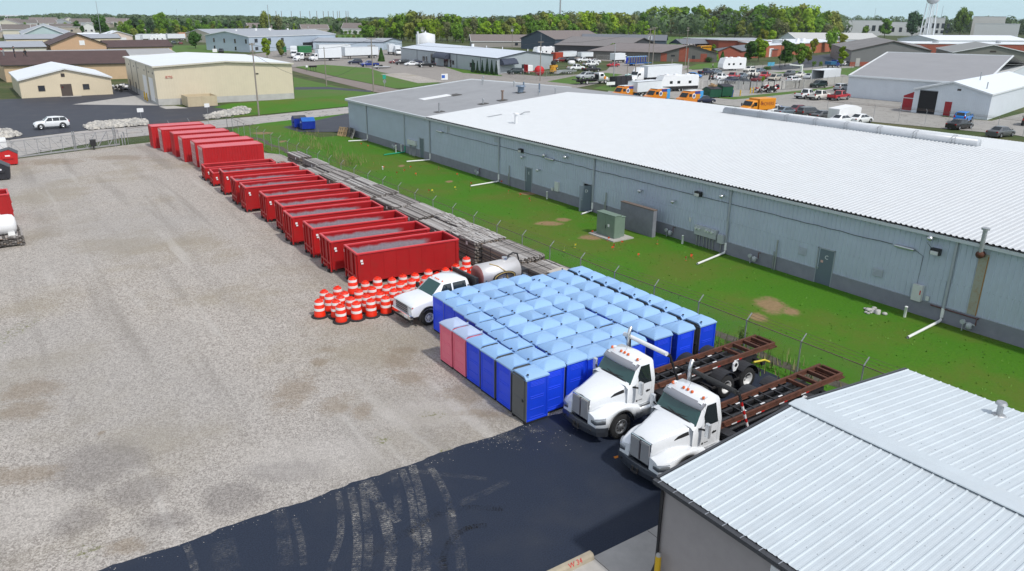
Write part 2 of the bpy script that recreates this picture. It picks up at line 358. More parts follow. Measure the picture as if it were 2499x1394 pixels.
sheet('truck_lot', [(560, 140), (690, 122), (1000, 122), (1010, 145), (1260, 181), (1330, 187), (1420, 181), (1480, 172), (1500, 150), (1330, 140), (1330, 132), (1530, 135), (1580, 160), (1680, 160), (1690, 172), (1500, 195), (1450, 206), (1400, 216), (1100, 206), (1000, 189), (930, 176), (900, 166), (790, 158), (720, 164), (640, 155)], LOTM, -.011)
sheet('gravel_strip', [(928, 181), (990, 178), (1085, 200), (1020, 203)], GRAVEL, -.007)
sheet('yard_lot', [(1480, 230), (1500, 195), (1690, 171), (1960, 152), (2080, 148), (2090, 190), (2200, 240), (2300, 285), (2420, 295), (2560, 260), (2560, 345), (2480, 330), (2000, 285), (1640, 240)], LOT2M, -.013)
sheet('back_lot', [(1840, 168), (1930, 156), (1970, 138), (2070, 126), (2080, 150), (2050, 158), (1900, 172)], ASPH2, -.009)
sheet('far_field', [(770, 95), (800, 85.5), (905, 84), (930, 92), (900, 97)], GR_FIELD, -.015)
sheet('school_field', [(1570, 108), (1600, 89), (1740, 90), (1890, 97), (1890, 112), (1740, 118)], GR_FIELD, -.015)
sheet('verge', [(1668, 170), (1700, 157), (1760, 152), (1820, 151), (1800, 160), (1730, 167)], GR_FIELD, -.007)
sheet('verge_island', [(1445, 216), (1490, 205), (1530, 210), (1510, 225)], GR_FIELD, -.008)
sheet('front_verge', [(1335, 199), (1400, 186), (1480, 178), (1520, 182), (1450, 200), (1400, 206)], GR_FIELD, -.006)
sheet('fence_verge', [(1735, 238), (1800, 236), (2010, 215), (2060, 205), (2060, 210), (2010, 220), (1850, 238), (1790, 243)], GR_FIELD, -.008)
sheet('back_verge', [(1880, 178), (1960, 172), (2085, 165), (2180, 168), (2080, 188), (2060, 182), (1960, 182)], GR_FIELD, -.006)
sheet('office_lawn', [(1085, 163), (1150, 172), (1225, 184), (1225, 186), (1130, 178)], GR_LAWN, -.007)
sheet('parkland', [(380, 130), (400, 112), (580, 108), (585, 126), (470, 134)], GR_FIELD, -.014)
tm = bpy.data.materials.new('tyre_dust'); tm.use_nodes = True; nt = tm.node_tree; b = nt.nodes['Principled BSDF']
b.inputs['Base Color'].default_value = (.36, .345, .32, 1); b.inputs['Roughness'].default_value = .95
tc = nt.nodes.new('ShaderNodeTexCoord'); mp = nt.nodes.new('ShaderNodeMapping'); mp.inputs['Scale'].default_value = (1, 1, 1); nt.links.new(tc.outputs['UV'], mp.inputs[0])
wv = nt.nodes.new('ShaderNodeTexWave'); wv.inputs['Scale'].default_value = 3.2; wv.inputs['Distortion'].default_value = 3; wv.inputs['Detail'].default_value = 3; wv.bands_direction = 'Y'; nt.links.new(mp.outputs[0], wv.inputs['Vector'])
nz = noise(nt, tc.outputs['Object'], 1.1, 6, .7); nz3 = noise(nt, tc.outputs['Object'], 9, 4, .7)
w2 = nt.nodes.new('ShaderNodeTexWave'); w2.inputs['Scale'].default_value = 1.1; w2.inputs['Distortion'].default_value = 1.5; w2.bands_direction = 'X'; nt.links.new(tc.outputs['UV'], w2.inputs['Vector'])
sx = nt.nodes.new('ShaderNodeSeparateXYZ'); nt.links.new(tc.outputs['UV'], sx.inputs[0])
edge = rng(nt, mth(nt, 'ABSOLUTE', mth(nt, 'SUBTRACT', sx.outputs[0], .5)), .5, .36)
al = mth(nt, 'MULTIPLY', mth(nt, 'MULTIPLY', rng(nt, nz, .36, .72), rng(nt, wv.outputs['Fac'], .15, .8, .35, 1)), mth(nt, 'MULTIPLY', edge, rng(nt, nz3, .35, .62)))
at_ = nt.nodes.new('ShaderNodeAttribute'); at_.attribute_name = 'strength'
al = mth(nt, 'MULTIPLY', mth(nt, 'MULTIPLY', al, .85), at_.outputs['Fac'])
nt.links.new(al, b.inputs['Alpha'])
dm = tm.copy(); dm.name = 'tyre_rubber'; dm.node_tree.nodes['Principled BSDF'].inputs['Base Color'].default_value = (.012, .012, .013, 1)
def track(name, pts, w, m, z, st):
 P = [G(*p) for p in pts]; Q = []
 for i in range(len(P)-1):                                     # Catmull-Rom
  p0, p1, p2, p3 = P[max(i-1, 0)], P[i], P[i+1], P[min(i+2, len(P)-1)]
  for k in range(8):
   t = k/8; Q.append(.5*((2*p1)+(p2-p0)*t+(2*p0-5*p1+4*p2-p3)*t*t+(3*p1-p0-3*p2+p3)*t**3))
 Q.append(P[-1]); V = []; U = []; d = 0
 for i, q in enumerate(Q):
  t = (Q[min(i+1, len(Q)-1)]-Q[max(i-1, 0)]).normalized(); nn = Vector((-t.y, t.x, 0))
  if i: d += (q-Q[i-1]).length
  for s_ in (0, 1): V.append(q+nn*w*(s_-.5)+Vector((0, 0, z))); U.append((s_, d))
 fs = [(2*i, 2*i+1, 2*i+3, 2*i+2) for i in range(len(Q)-1)]
 me = bpy.data.meshes.new(name); me.from_pydata(V, [], fs); me.materials.append(m)
 uv = me.uv_layers.new(name='UVMap')
 for l in me.loops: uv.data[l.index].uv = U[l.vertex_index]
 a = me.attributes.new('strength', 'FLOAT', 'POINT')
 for i in range(len(V)): a.data[i].value = st
 o = bpy.data.objects.new(name, me); COL.objects.link(o); return tag(o, kind='structure')
z = .004
for pts, w_, st in (([(855, 1190), (868, 1260), (873, 1330), (868, 1400)], .3, 1), ([(885, 1180), (895, 1260), (900, 1330), (895, 1400)], .3, .75), ([(893, 1172), (925, 1225), (945, 1290), (955, 1340), (948, 1400)], .42, 1.0), ([(888, 1195), (930, 1230), (972, 1275)], .3, .6),
     ([(960, 1150), (968, 1200), (972, 1255)], .3, .6), ([(980, 1145), (1000, 1200), (1012, 1270), (1018, 1330), (1014, 1400)], .3, .95), ([(1005, 1136), (1024, 1200), (1036, 1270), (1044, 1340), (1038, 1400)], .34, .9), ([(1042, 1130), (1075, 1180), (1098, 1235), (1105, 1262)], .3, 1.1), ([(1098, 1250), (1108, 1300), (1122, 1345), (1128, 1400)], .36, .5),
     ([(825, 1200), (832, 1260), (828, 1320), (800, 1394)], .25, .65), ([(720, 1265), (735, 1320), (742, 1380)], .25, .5), ([(680, 1240), (690, 1300), (700, 1380)], .5, .3), ([(455, 1330), (470, 1370), (478, 1400)], .25, .7), ([(540, 1320), (560, 1394)], .8, .2), ([(1010, 1150), (1100, 1160), (1190, 1170)], .25, .3), ([(1000, 1300), (1040, 1340), (1085, 1390)], .25, .4), ([(1120, 1230), (1180, 1205), (1240, 1175)], .35, .28), ([(1270, 1330), (1310, 1318)], .4, .3), ([(1210, 1075), (1240, 1065), (1275, 1070)], .7, .55), ([(1290, 1050), (1330, 1045)], .6, .45)):
 track('tyre_marks', pts, w_, tm, z, st); z += .0004
for pts, w_, st in (([(1085, 1400), (1082, 1360), (1100, 1320), (1140, 1290), (1188, 1282)], .26, 1.6), ([(1000, 1300), (1060, 1262), (1130, 1240), (1230, 1243)], .3, .8), ([(1010, 1330), (1080, 1370), (1090, 1380)], .2, .8), ([(905, 1355), (985, 1305), (1060, 1250), (1110, 1225)], .4, .5)):
 track('skid_marks', pts, w_, dm, z, st); z += .0004
mb = MB(); P = [G(*p) for p in ((1497, 1115), (1519, 1109), (1519, 1113.5), (1501, 1119.5))]; mb.poly([(p.x, p.y, .004) for p in P]); struct('orange_floor_mark', mb, mat('road_orange', (.65, .2, .01), .7, var=.2, vs=8))
mb = MB(); 
for i in range(3000):
 x = U(27.9, 40.6) if i % 2 else 27.8+abs(rnd.gauss(0, .5)); y = U(8, 97) if i % 3 else U(8, 50)
 if abs(x-29.2) < .45: continue
 h = U(.03, .07)*(1.5 if rnd.random() < .08 else 1); a = U(0, 6.28); dx, dy = math.cos(a)*.06, math.sin(a)*.06; lx, ly = U(-.05, .05), U(-.05, .05)
 mb.v += [(x-dx, y-dy, -.01), (x+dx, y+dy, -.01), (x+lx, y+ly, h)]; k = len(mb.v); mb.f.append([k-3, k-2, k-1]); mb.m.append(i % 2); mb.s.append(False)
for (px, py, n_, sp) in ((840, 388, 260, 2.2), (780, 360, 200, 2.5), (1790, 862, 120, .8), (1880, 890, 150, 1.6), (850, 400, 120, 1.2), (745, 335, 200, 2.5)):
 c = G(px, py)
 for i in range(n_):
  x = c.x+rnd.gauss(0, sp*.5); y = c.y+rnd.gauss(0, sp); h = U(.3, .8); a = U(0, 6.28); dx, dy = math.cos(a)*.03, math.sin(a)*.03
  mb.v += [(x-dx, y-dy, -.01), (x+dx, y+dy, -.01), (x+U(-.15, .15), y+U(-.15, .15), h)]; k = len(mb.v); mb.f.append([k-3, k-2, k-1]); mb.m.append(2 if i % 2 else 1); mb.s.append(False)
tag(mb.build('lawn_blades', [mat('blade_green', (.07, .18, .012), .8), mat('blade_light', (.10, .22, .02), .8), mat('blade_straw', (.28, .25, .11), .8)], fix=False), kind='stuff')
# ================================================================== near white-roofed shed (bottom right)
SHED_ROOF = mat('white_roof_sheet', (.53, .585, .62), .42, .0, var=.05, vs=1.2, dirt=(.55, .56, .55), ds=3, da=.25)
TRIM = mat('dark_trim', (.055, .058, .065), .5, var=.1)
x0, xr, x1, ze, zr, yg, yb = 13.38, 19.22, 25.5, 3.6, 4.14, 12.06, -22
def ribroof(y0, y1, pitch, A, B, h=.024, w=.03, ov=.0):
 "sheet from eave point A=(x,z) to ridge point B with trapezoid ribs running up the slope"
 pr = []; y = y0; n = int((y0-y1)/pitch)
 for i in range(n):
  a = y0-i*pitch; pr += [(a, 0), (a-.025, h), (a-.025-w, h), (a-.05-w, 0)]
  pr += [(a-.04-w-(pitch-.04-w)*.33, 0), (a-.04-w-(pitch-.04-w)*.33-.015, .003), (a-.04-w-(pitch-.04-w)*.66, .003), (a-.04-w-(pitch-.04-w)*.66-.015, 0)]
 pr.append((y1, 0)); V = []; k = len(pr)
 for X, Z in (A, B): V += [(X, p, Z+q) for p, q in pr]
 return V, [(i, i+1, k+i+1, k+i) for i in range(k-1)]
sh = thing('metal_shed', 'low grey shed with ribbed white metal roof beside the two white cabs', 'building', (x0, yg, 0))
def loc(mb, o):  # shift world-space mesh data to a thing's origin
 mb.v = [(a-o.location.x, b-o.location.y, c-o.location.z) for a, b, c in mb.v]; return mb
V, fs = ribroof(yg+.1, yb, .29, (x0-.08, ze), (xr, zr)); mb = MB(); mb.add(V, fs)
V, fs = ribroof(yg+.1, yb, .29, (x1+.1, ze), (xr, zr)); mb.add(V, fs)
ro = loc(mb, sh).build('roof', SHED_ROOF, sh)
mb = MB()
for s_, X in ((-1, x0), (1, x1)):
 mb.add([(xr, yg+.18, zr+.075), (xr, yb, zr+.075), (xr+s_*.34, yb, zr+.045), (xr+s_*.34, yg+.18, zr+.045)], [(0, 1, 2, 3)])
 mb.add([(xr+s_*.34, yg+.18, zr+.045), (xr+s_*.34, yb, zr+.045), (xr+s_*.36, yb, zr+.02), (xr+s_*.36, yg+.18, zr+.02)], [(0, 1, 2, 3)])
mb.prism([(xr-.36, zr-.03), (xr+.36, zr-.03), (xr+.34, zr+.045), (xr, zr+.075), (xr-.34, zr+.045)], yg+.18, yg+.20)
loc(mb, sh).build('ridge_cap', SHED_ROOF, ro)
mb = MB()   # screw heads
for s_, X in ((-1, x0), (1, x1)):
 for i in range(int((yg-yb)/.29)):
  for f in (.12, .3, .48, .66, .84, .96):
   x = X+(xr-X)*f; zz = ze+(zr-ze)*f; y = yg+.1-i*.29-.16-(.1 if rnd.random() < .3 else 0); mb.box(x-.009, x+.009, y-.009, y+.009, zz, zz+.012)
tag(loc(mb, sh).build('roof_screws', mat('screw', (.3, .32, .33), .4, .5), ro), kind='stuff')
mb = MB()
pr = [(0, 0)]; yy = yg
wall = MB(); V = []; nb = 60
zs = [i*.075 for i in range(nb+1)]
for i in range(nb):   # fine lap siding courses
 za, zb = ze*i/nb, ze*(i+1)/nb-.0
 wall.add([(x0-.012, yg, za), (x0-.012, yb, za), (x0, yb, zb), (x0, yg, zb)], [(0, 1, 2, 3)])
 wall.add([(x0-.012, yg, za), (x0-.012, yb, za), (x0, yb, za), (x0, yg, za)], [(0, 1, 2, 3)])
loc(wall, sh).build('side_wall', mat('grey_siding', (.34, .305, .295), .6, var=.06, vs=2), sh)
mb = MB(); mb.poly([(x0, yg-.01, 0), (x1, yg-.01, 0), (x1, yg-.01, ze), (xr, yg-.01, zr-.03), (x0, yg-.01, ze)]); mb.poly([(x1, yg-.01, 0), (x1, yb, 0), (x1, yb, ze), (x1, yg-.01, ze)])
loc(mb, sh).build('gable_wall', mat('grey_siding', (.34, .305, .295)), sh)
mb = MB()
for A, B in (((x0-.1, ze-.02), (xr, zr-.02)), ((xr, zr-.02), (x1+.1, ze-.02))):
 mb.add([(A[0], yg+.1, A[1]-.2), (B[0], yg+.1, B[1]-.2), (B[0], yg+.1, B[1]+.05), (A[0], yg+.1, A[1]+.05), (A[0], yg+.19, A[1]-.2), (B[0], yg+.19, B[1]-.2), (B[0], yg+.19, B[1]+.05), (A[0], yg+.19, A[1]+.05)],
           [(0, 1, 5, 4), (4, 5, 6, 7), (7, 6, 2, 3), (0, 4, 7, 3), (1, 2, 6, 5)])
loc(mb, sh).build('rake_trim', TRIM, sh)
mb = MB(); mb.prism([(x0-.09, ze-.02), (x0-.24, ze-.02), (x0-.22, ze-.16), (x0-.05, ze-.17), (x0-.02, ze-.26), (x0-.015, ze-.05)], yb, yg+.18)
loc(mb, sh).build('gutter', TRIM, sh, bevel=.01)
for i in range(24): mb = MB(); mb.box(x0-.25, x0-.075, yg-i*.55-.04, yg-i*.55-.015, ze-.012, ze+.004); loc(mb, sh).build('gutter_hanger', ALU, sh)
mb = MB(); mb.tube([(x0-.1, yg-.06, ze-.2), (x0-.07, yg-.06, ze-.4), (x0-.07, yg-.06, .9), (x0-.2, yg-.06, .65), (x0-.2, yg-.06, .1)], .055, 8)
loc(mb, sh).build('downspout', mat('dark_pipe', (.03, .03, .033), .45), sh)
mb = MB(); mb.box(x0-.04, x0-.012, 7.5, 8.5, 2.5, 3.26); loc(mb, sh).build('wall_sign', WHT, sh)
mb = MB(); p = (24.6, 8.65, 3.68); mb.cyl(p, (p[0], p[1], 3.72), .22, .17, 14); mb.cyl((p[0], p[1], 3.72), (p[0], p[1], 4.08), .09, n=14); mb.cyl((p[0], p[1], 4.08), (p[0], p[1], 4.15), .18, .14, 14)
v = loc(mb, sh).build('roof_vent', GALV, ro)
def bollard(p, h, r, lab):
 t = thing('bollard', lab, 'bollard', p)
 mb = MB(); mb.lathe([(r, 0), (r, h-.08), (r*.92, h-.03)], 16); mb.build('sleeve', mat('safety_yellow', (.62, .38, .01), .45, var=.08), t)
 mb = MB(); mb.lathe([(r*.94, h-.03), (r*.75, h+.03), (r*.3, h+.06), (.0001, h+.065)], 16); mb.build('cap', CONC, t)
 return t
bollard((13.13, 11.78, 0), 1.42, .085, 'yellow bollard at the downspout corner of the white-roofed shed')
c = G(1437, 1352, .1); e = Vector((c.x-3.4, c.y+.1, 0))
t = thing('wheel_stop', 'long cream concrete kerb block marked in red on the apron edge', 'wheel stop', (c.x-1.6, 14.05, 0))
mb = MB(); mb.prism([(-.16, 0), (.16, 0), (.13, .14), (.07, .2), (-.07, .2), (-.13, .14)], -1.7, 1.65, 'X'); mb.build('body', mat('cream_concrete', (.40, .345, .255), .8, var=.12, dirt=(.3, .25, .2)), t, bevel=.015)
text('W 34', .22, mat('spray_red', (.55, .03, .03), .7), 'marking', t, (.95, -.115, .162), (R(62), 0, 0), .003)
mb = MB()     # stones spilled over the asphalt edge
for i in range(260):
 if i % 3: x = U(-6, 16); y = 21.55-abs(rnd.gauss(0, .28))
 else: p = G(U(1150, 1420), U(1045, 1100)); x, y = p.x, min(p.y, 21.5)
 r = U(.008, .022); a = U(0, 6); P = [(x+r*math.cos(a+k*1.57)*U(.7, 1.2), y+r*math.sin(a+k*1.57)*U(.7, 1.2), .002) for k in range(4)]
 mb.add(P+[(x, y, r*U(.5, 1))], [(0, 1, 4), (1, 2, 4), (2, 3, 4), (3, 0, 4)], i % 2)
tag(mb.build('loose_stones', [mat('stone_pale', (.50, .47, .43), .9), mat('stone_grey', (.30, .28, .26), .9)]), kind='stuff')
# ================================================================== long grey warehouse
GW = mat('grey_wall_sheet', (.46, .515, .60), .5, .0, var=.05, vs=.6, dirt=(.38, .41, .45), ds=.8, da=.25)
GB = mat('grey_block', (.23, .235, .275), .85, var=.1, vs=1.2, dirt=(.33, .33, .35), ds=1.5, da=.35)
WRF = mat('white_corrugated', (.56, .58, .595), .55, var=.03, vs=1, dirt=(.55, .54, .52), ds=1.3, da=.3)
GRF = mat('grey_membrane_roof', (.30, .305, .315), .75, var=.08, vs=.35, dirt=(.22, .22, .22), ds=.3, da=.3)
DOORM = mat('slate_door', (.13, .165, .20), .45, var=.04)
WX, WY1, WYS, WY0, WE, WR_, WXR, WXF = 40.8, 98.3, 75.8, -12, 4.72, 6.62, 60.4, 79.
wh = thing('metal_warehouse', 'long pale grey metal warehouse with white corrugated roof beyond the lawn', 'building', (WX, 40, 0))
mb = MB(); pr = []; y = WY1
def ribwall(ya, yb, z0, z1, pitch=.3, d=.035):
 pr = []; y = ya
 while y > yb: pr += [(0, y), (0, y-pitch*.72), (-d, y-pitch*.78), (-d, y-pitch*.94)]; y -= pitch
 V = [(WX+a, b, z0) for a, b in pr]+[(WX+a, b, z1) for a, b in pr]; k = len(pr)
 return V, [(i, i+1, k+i+1, k+i) for i in range(k-1)]
mb.add(*ribwall(WY1, WY0, 2.26, WE-.02))
doors = [(76.98, 77.9, .0), (56.0, 57.0, 0), (47.5, 48.5, 0), (24.9, 25.95, 0)]
ys = [WY1]+[q for a, b, _ in sorted(doors, reverse=True) for q in (b+.06, a-.06)]+[WY0]
for i in range(0, len(ys), 2): mb.add(*ribwall(ys[i], ys[i+1], .86, 2.26))
for ya, yb, z_ in ((WY1, WY1, 0),): mb.add([(WX, WY1, 0), (WXF, WY1, 0), (WXF, WY1, WE), (WXR, WY1, WR_), (WX, WY1, WE)], [(0, 1, 2, 3, 4)])
mb.add([(WXF, WY1, 0), (WXF, WY0, 0), (WXF, WY0, WE), (WXF, WY1, WE)], [(0, 1, 2, 3)])
loc(mb, wh).build('wall', GW, wh)
mb = MB()
for i in range(0, len(ys), 2): mb.box(WX-.06, WX+.1, ys[i+1], ys[i], -.3, .86)
loc(mb, wh).build('block_base', GB, wh)
mb = MB()
for i in range(0, len(ys), 2): mb.box(WX-.075, WX-.0, ys[i+1], ys[i], .861, .885)
loc(mb, wh).build('base_flashing', mat('grey_trim', (.33, .36, .39), .5), wh)
def wroof(xa, za, xb, zb, y0, y1, pitch=.3, h=.05):
 pr = []; y = y0
 while y > y1: pr += [(y, 0), (y-pitch*.14, h), (y-pitch*.42, h), (y-pitch*.56, 0)]; y -= pitch
 pr.append((y1, 0)); k = len(pr); V = []
 for X, Z in ((xa, za), (xb, zb)): V += [(X, p, Z+q) for p, q in pr]
 return V, [(i, i+1, k+i+1, k+i) for i in range(k-1)]
mb = MB(); mb.add(*wroof(WX-.28, WE+.10, WXR, WR_, WYS, WY0)); mb.add(*wroof(WXF+.3, WE+.1, WXR, WR_, WYS, WY0))
rf = loc(mb, wh).build('white_roof', WRF, wh)
mb = MB(); mb.poly([(WX-.25, WYS, WE+.04), (WXR, WYS, WR_+.0), (WXR, WY1+.15, WR_), (WX-.25, WY1+.15, WE+.04)]); mb.poly([(WXF+.25, WYS, WE+.04), (WXR, WYS, WR_), (WXR, WY1+.15, WR_), (WXF+.25, WY1+.15, WE+.04)])
gr = loc(mb, wh).build('grey_roof', GRF, wh)
mb = MB(); mb.box(WX-.34, WX-.02, WYS+.02, WY1+.2, WE-.16, WE+.06); mb.box(WX-.3, WX-.02, WY0, WYS, WE-.18, WE+.0)
for A, B in (((WX-.3, WE), (WXR, WR_)), ((WXR, WR_), (WXF+.3, WE))):
 mb.beam((A[0], WY1+.2, A[1]+.03), (B[0], WY1+.2, B[1]+.03), .1, .22)
loc(mb, wh).build('eave_trim', mat('pale_trim', (.52, .55, .57), .45, var=.06), wh)
mb = MB()   # open corrugation ends above the gutter, with gaps and leaf dirt
y = WYS
while y > WY0:
 if rnd.random() < .75:
  wd = U(.05, .16); mb.box(WX-.29, WX-.27, y-wd, y, WE+.0, WE+.09)
 y -= .23
tag(loc(mb, wh).build('roof_closure', mat('closure_dark', (.06, .058, .055), .9), rf), kind='stuff')
mb = MB()   # ridge ventilator
mb.lathe([(.0001, 0), (.42, 0), (.42, 24.), (.0001, 24)], 18, (WXR+.3, 27., WR_+.15), 'Y')
rv = loc(mb, wh).build('ridge_ventilator', mat('translucent_white', (.50, .52, .55), .35, var=.05), rf)
for i in range(8): y = 28.5+i*3; mb = MB(); mb.tube([(WXR-.16, y, WR_), (WXR-.2, y, WR_+.5), (WXR+.1, y, WR_+.62), (WXR+.1, y+.25, WR_+.62), (WXR-.2, y+.25, WR_+.5), (WXR-.16, y+.25, WR_)], .02, 5); loc(mb, wh).build('strap', GALV, rv)
def rz_(x): return WE+.05+(x-WX)*(WR_-WE)/(WXR-WX)
def rvent(x, y, h, r, m, cap=True, base=True, lab=None):
 mb = MB(); z = rz_(x)
 if base: mb.obox((x, y, z+.03), (1.1, .9, .03), ry=-.095, m=1)
 mb.cyl((x, y, z), (x, y, z+h), r, n=12)
 if cap: mb.cyl((x, y, z+h), (x, y, z+h+.14), r*1.8, r*1.5, 12)
 loc(mb, wh).build('roof_vent', [m, mat('roof_patch', (.09, .085, .08), .9)], gr if y > WYS else rf)
BLV = mat('blue_grey_vent', (.17, .22, .29), .4, .3)
rvent(43.27, 77.67, 1.05, .11, GALV, False); rvent(52.1, 77.87, 1.05, .12, mat('brown_pipe', (.20, .14, .11), .6), True); rvent(49.3, 77.8, .5, .09, GALV); rvent(44.38, 63.84, 1.0, .16, WHT, True); rvent(56.9, 80.9, .75, .38, BLV, True)
rvent(58.5, 82.5, 1.0, .1, BLV, False, False); rvent(58.3, 78.8, 1.1, .1, BLV, False, False); rvent(57, 77.2, .5, .07, GALV, True, False); rvent(59, 76.4, .5, .07, GALV, True, False); rvent(59.4, 86, .6, .08, GALV, True, False); rvent(58.2, 92, .6, .08, GALV, True, False); rvent(59.6, 94, .7, .08, GALV, True, False)
mb = MB(); mb.obox((48.5, 88, rz_(48.5)+.03), (4.2, 1.5, .05), ry=-.095); loc(mb, wh).build('skylight', WHT, gr)
mb = MB(); mb.obox((51.0, 87.3, rz_(51)+.03), (1.3, 1.5, .04), ry=-.095); loc(mb, wh).build('roof_patch', mat('roof_patch', (.09, .085, .08)), gr)
mb = MB(); mb.obox((45.5, 69.5, rz_(45.5)+.08), (1.8, .3, .05), ry=-.095); mb.tube([(47.5, 67.6, rz_(47.5)+.1), (48, 67.4, rz_(48)+.3), (48.4, 67, rz_(48.4)+.3)], .05); loc(mb, wh).build('roof_conduit', GALV, rf)
def wdoor(y0, y1, letter, ang=0.):
 mb = MB(); mb.box(WX+.02, WX+.06, y0-.05, y1+.05, -.1, 2.25)
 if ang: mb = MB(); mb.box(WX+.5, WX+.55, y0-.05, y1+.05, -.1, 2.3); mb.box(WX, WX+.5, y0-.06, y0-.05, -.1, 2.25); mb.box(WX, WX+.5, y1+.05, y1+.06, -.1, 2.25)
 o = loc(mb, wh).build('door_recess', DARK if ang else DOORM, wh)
 leaf = MB(); leaf.box(-.03, .015, 0, y1-y0, .0, 2.18)
 lf = leaf.build('door', DOORM, wh, bevel=.006); lf.location = (-.0, y0-40, 0); lf.rotation_euler = (0, 0, ang)
 fr = MB()
 for a, b, c, e in ((y0-.07, y0-.005, -.1, 2.26), (y1+.005, y1+.07, -.1, 2.26), (y0-.07, y1+.07, 2.19, 2.26)): fr.box(WX-.05, WX+.02, a, b, c, e)
 loc(fr, wh).build('door_frame', mat('grey_trim', (.33, .36, .39)), wh)
 hd = MB(); hd.cyl((-.03, y1-y0-.12 if not ang else .85, 1.0), (-.11, y1-y0-.12 if not ang else .85, 1.0), .03, n=8); hd.build('handle', ALU, lf)
 if letter: text(letter, .34, WHT, 'door_letter', lf, (-.035, (y1-y0)*.45, 1.72), (R(90), 0, R(-90)), .003)
 return lf
wdoor(24.9, 25.95, 'C'); wdoor(56.0, 57.0, 'E'); dd = wdoor(47.45, 48.5, 'D', R(62)); wdoor(76.98, 77.9, None)
mb = MB(); mb.box(WX-.055, WX-.05, 25.55, 25.72, 1.35, 1.5); loc(mb, wh).build('door_sticker', mat('pink_label', (.65, .4, .36)), wh)
DS = mat('grey_downspout', (.36, .39, .42), .45, var=.05)
for i, (y, ex, ey) in enumerate(((92.3, 38.3, 92.9), (81.6, 37.7, 81.1), (75.4, 38.0, 75.9), (61.4, 37.3, 61.1), (47.2, 39.3, 46.9), (33.0, 37.2, 32.3), (18.1, 37.0, 17.85))):
 mb = MB(); zz = .75; mb.box(WX-.15, WX-.03, y-.065, y+.065, zz, WE-.15)
 loc(mb, wh).build('downspout', DS, wh, bevel=.012)
 mb = MB(); r = .075; mb.tube([(WX-.1, y, zz+.03), (WX-.1, y, .3), (WX-.13, y, .16), (WX-.25, y+(ey-y)*.07, .1), (ex, ey, .075)], r, 8, cap=False); mb.tube([(WX-.1, y, zz+.05), (WX-.1, y, .28)], r*1.2, 8)
 loc(mb, wh).build('runout_pipe', mat('green_pipe', (.02, .33, .20), .4) if i == 1 else PVC, wh)
def wbox(name, y0, y1, z0, z1, d, m, parent=wh, bev=.01):
 mb = MB(); mb.box(WX-.04-d, WX-.03, y0, y1, z0, z1); return loc(mb, wh).build(name, m, parent, bevel=bev)
EL = mat('meter_grey', (.42, .45, .46), .45, var=.04); LBX = mat('pale_box', (.60, .62, .60), .45, var=.04)
mbk = wbox('meter_bank', 33.8, 35.8, .82, 1.5, .22, EL)
for y in (35.6, 35.3, 34.7, 34.45, 34.15):
 mb = MB(); mb.cyl((WX-.26, y, 1.28), (WX-.38, y, 1.28), .09, n=12); loc(mb, wh).build('meter', LENS, mbk)
for y in (35.6, 35.35, 34.95, 34.65, 34.4, 34.1, 33.4): mb = MB(); mb.tube([(WX-.12, y, .85), (WX-.12, y, -.1)], .04); loc(mb, wh).build('conduit', GALV, wh)
wbox('junction_box', 33.1, 33.6, .7, 1.3, .3, EL)
mb2 = wbox('meter_bank', 78.65, 80.6, 1.2, 1.75, .25, LBX)
for y in (80.2, 79.9, 79.5, 79.2, 78.9): mb = MB(); mb.tube([(WX-.12, y, 1.2), (WX-.12, y, .6), (WX-.3, y-.1, -.05)], .04); loc(mb, wh).build('conduit', GALV, wh)
wbox('disconnect_box', 19.32, 19.85, .8, 1.72, .22, LBX); wbox('outlet_box', 18.95, 19.13, .95, 1.2, .08, LBX, bev=0); wbox('cabinet', 51.75, 52.3, .87, 1.7, .2, LBX); wbox('small_box', 52.6, 52.85, .8, 1.05, .12, LBX)
wbox('warning_label', 19.36, 19.42, 1.2, 1.45, .225, REDT, bev=0); wbox('switch_box', 36.35, 36.5, 1.55, 1.85, .08, LBX)
LM = mat('lamp_black', (.02, .02, .022), .5)
for y, z in ((57.6, 3.68), (35.8, 3.72), (19.05, 3.76)):
 l = wbox('wall_lamp', y-.25, y+.25, z-.18, z+.16, .28, LM)
 mb = MB(); mb.obox((WX-.34, y, z-.06), (.04, .4, .2)); loc(mb, wh).build('lens', LENS, l)
for y, z in ((50.8, 4.1), (33.6, 4.0), (53.8, 3.82), (57.2, 3.15), (54.7, 2.35), (41.5, 2.9), (38.0, 2.75), (19.4, 4.45)):
 mb = MB(); mb.cyl((WX-.03, y, z), (WX-.28, y, z-.02), .05, n=8); mb.lathe([(.06, -.16), (.16, -.08), (.16, .03), (.05, .1)], 12, (WX-.34, y, z)); loc(mb, wh).build('dome_lamp', ALU, wh)
for y0, y1 in ((72.4, 73.6), (52.6, 53.8), (20.2, 21.3)):
 mb = MB(); mb.cyl((WX-.14, y0, 3.54), (WX-.14, y1, 3.54), .09, n=10); loc(mb, wh).build('tube_lamp', ALU, wh)
mb = MB(); pts = []
y = 73.5
while y > 21: pts.append((WX-.07, y, 3.54+U(-.03, .03))); y -= .8
mb.tube(pts, .022, 5); mb.tube([(WX-.07, 19.4, 4.4), (WX-.1, 19.6, 4.1), (WX-.1, 19.3, 3.8)], .015, 5); mb.tube([(WX-.07, 20.2, 3.54), (WX-.07, 19.7, 3.3), (WX-.07, 19.75, 1.0)], .015, 5); loc(mb, wh).build('sagging_cable', mat('cable', (.09, .10, .11), .7), wh)
for y, z in ((27.05, 1.7), (22.05, 1.7), (61.95, 4.15)):
 s_ = 1.15 if z > 4 else 1; mb = MB(); mb.box(WX-.06, WX-.035, y-.3*s_, y+.3*s_, z-.24*s_, z+.24*s_)
 for i in range(5): mb.obox((WX-.07, y, z-.18+i*.09), (.05, .5*s_, .015), ry=-.6, m=0)
 loc(mb, wh).build('louvre', mat('louvre_grey', (.40, .44, .48), .5), wh)
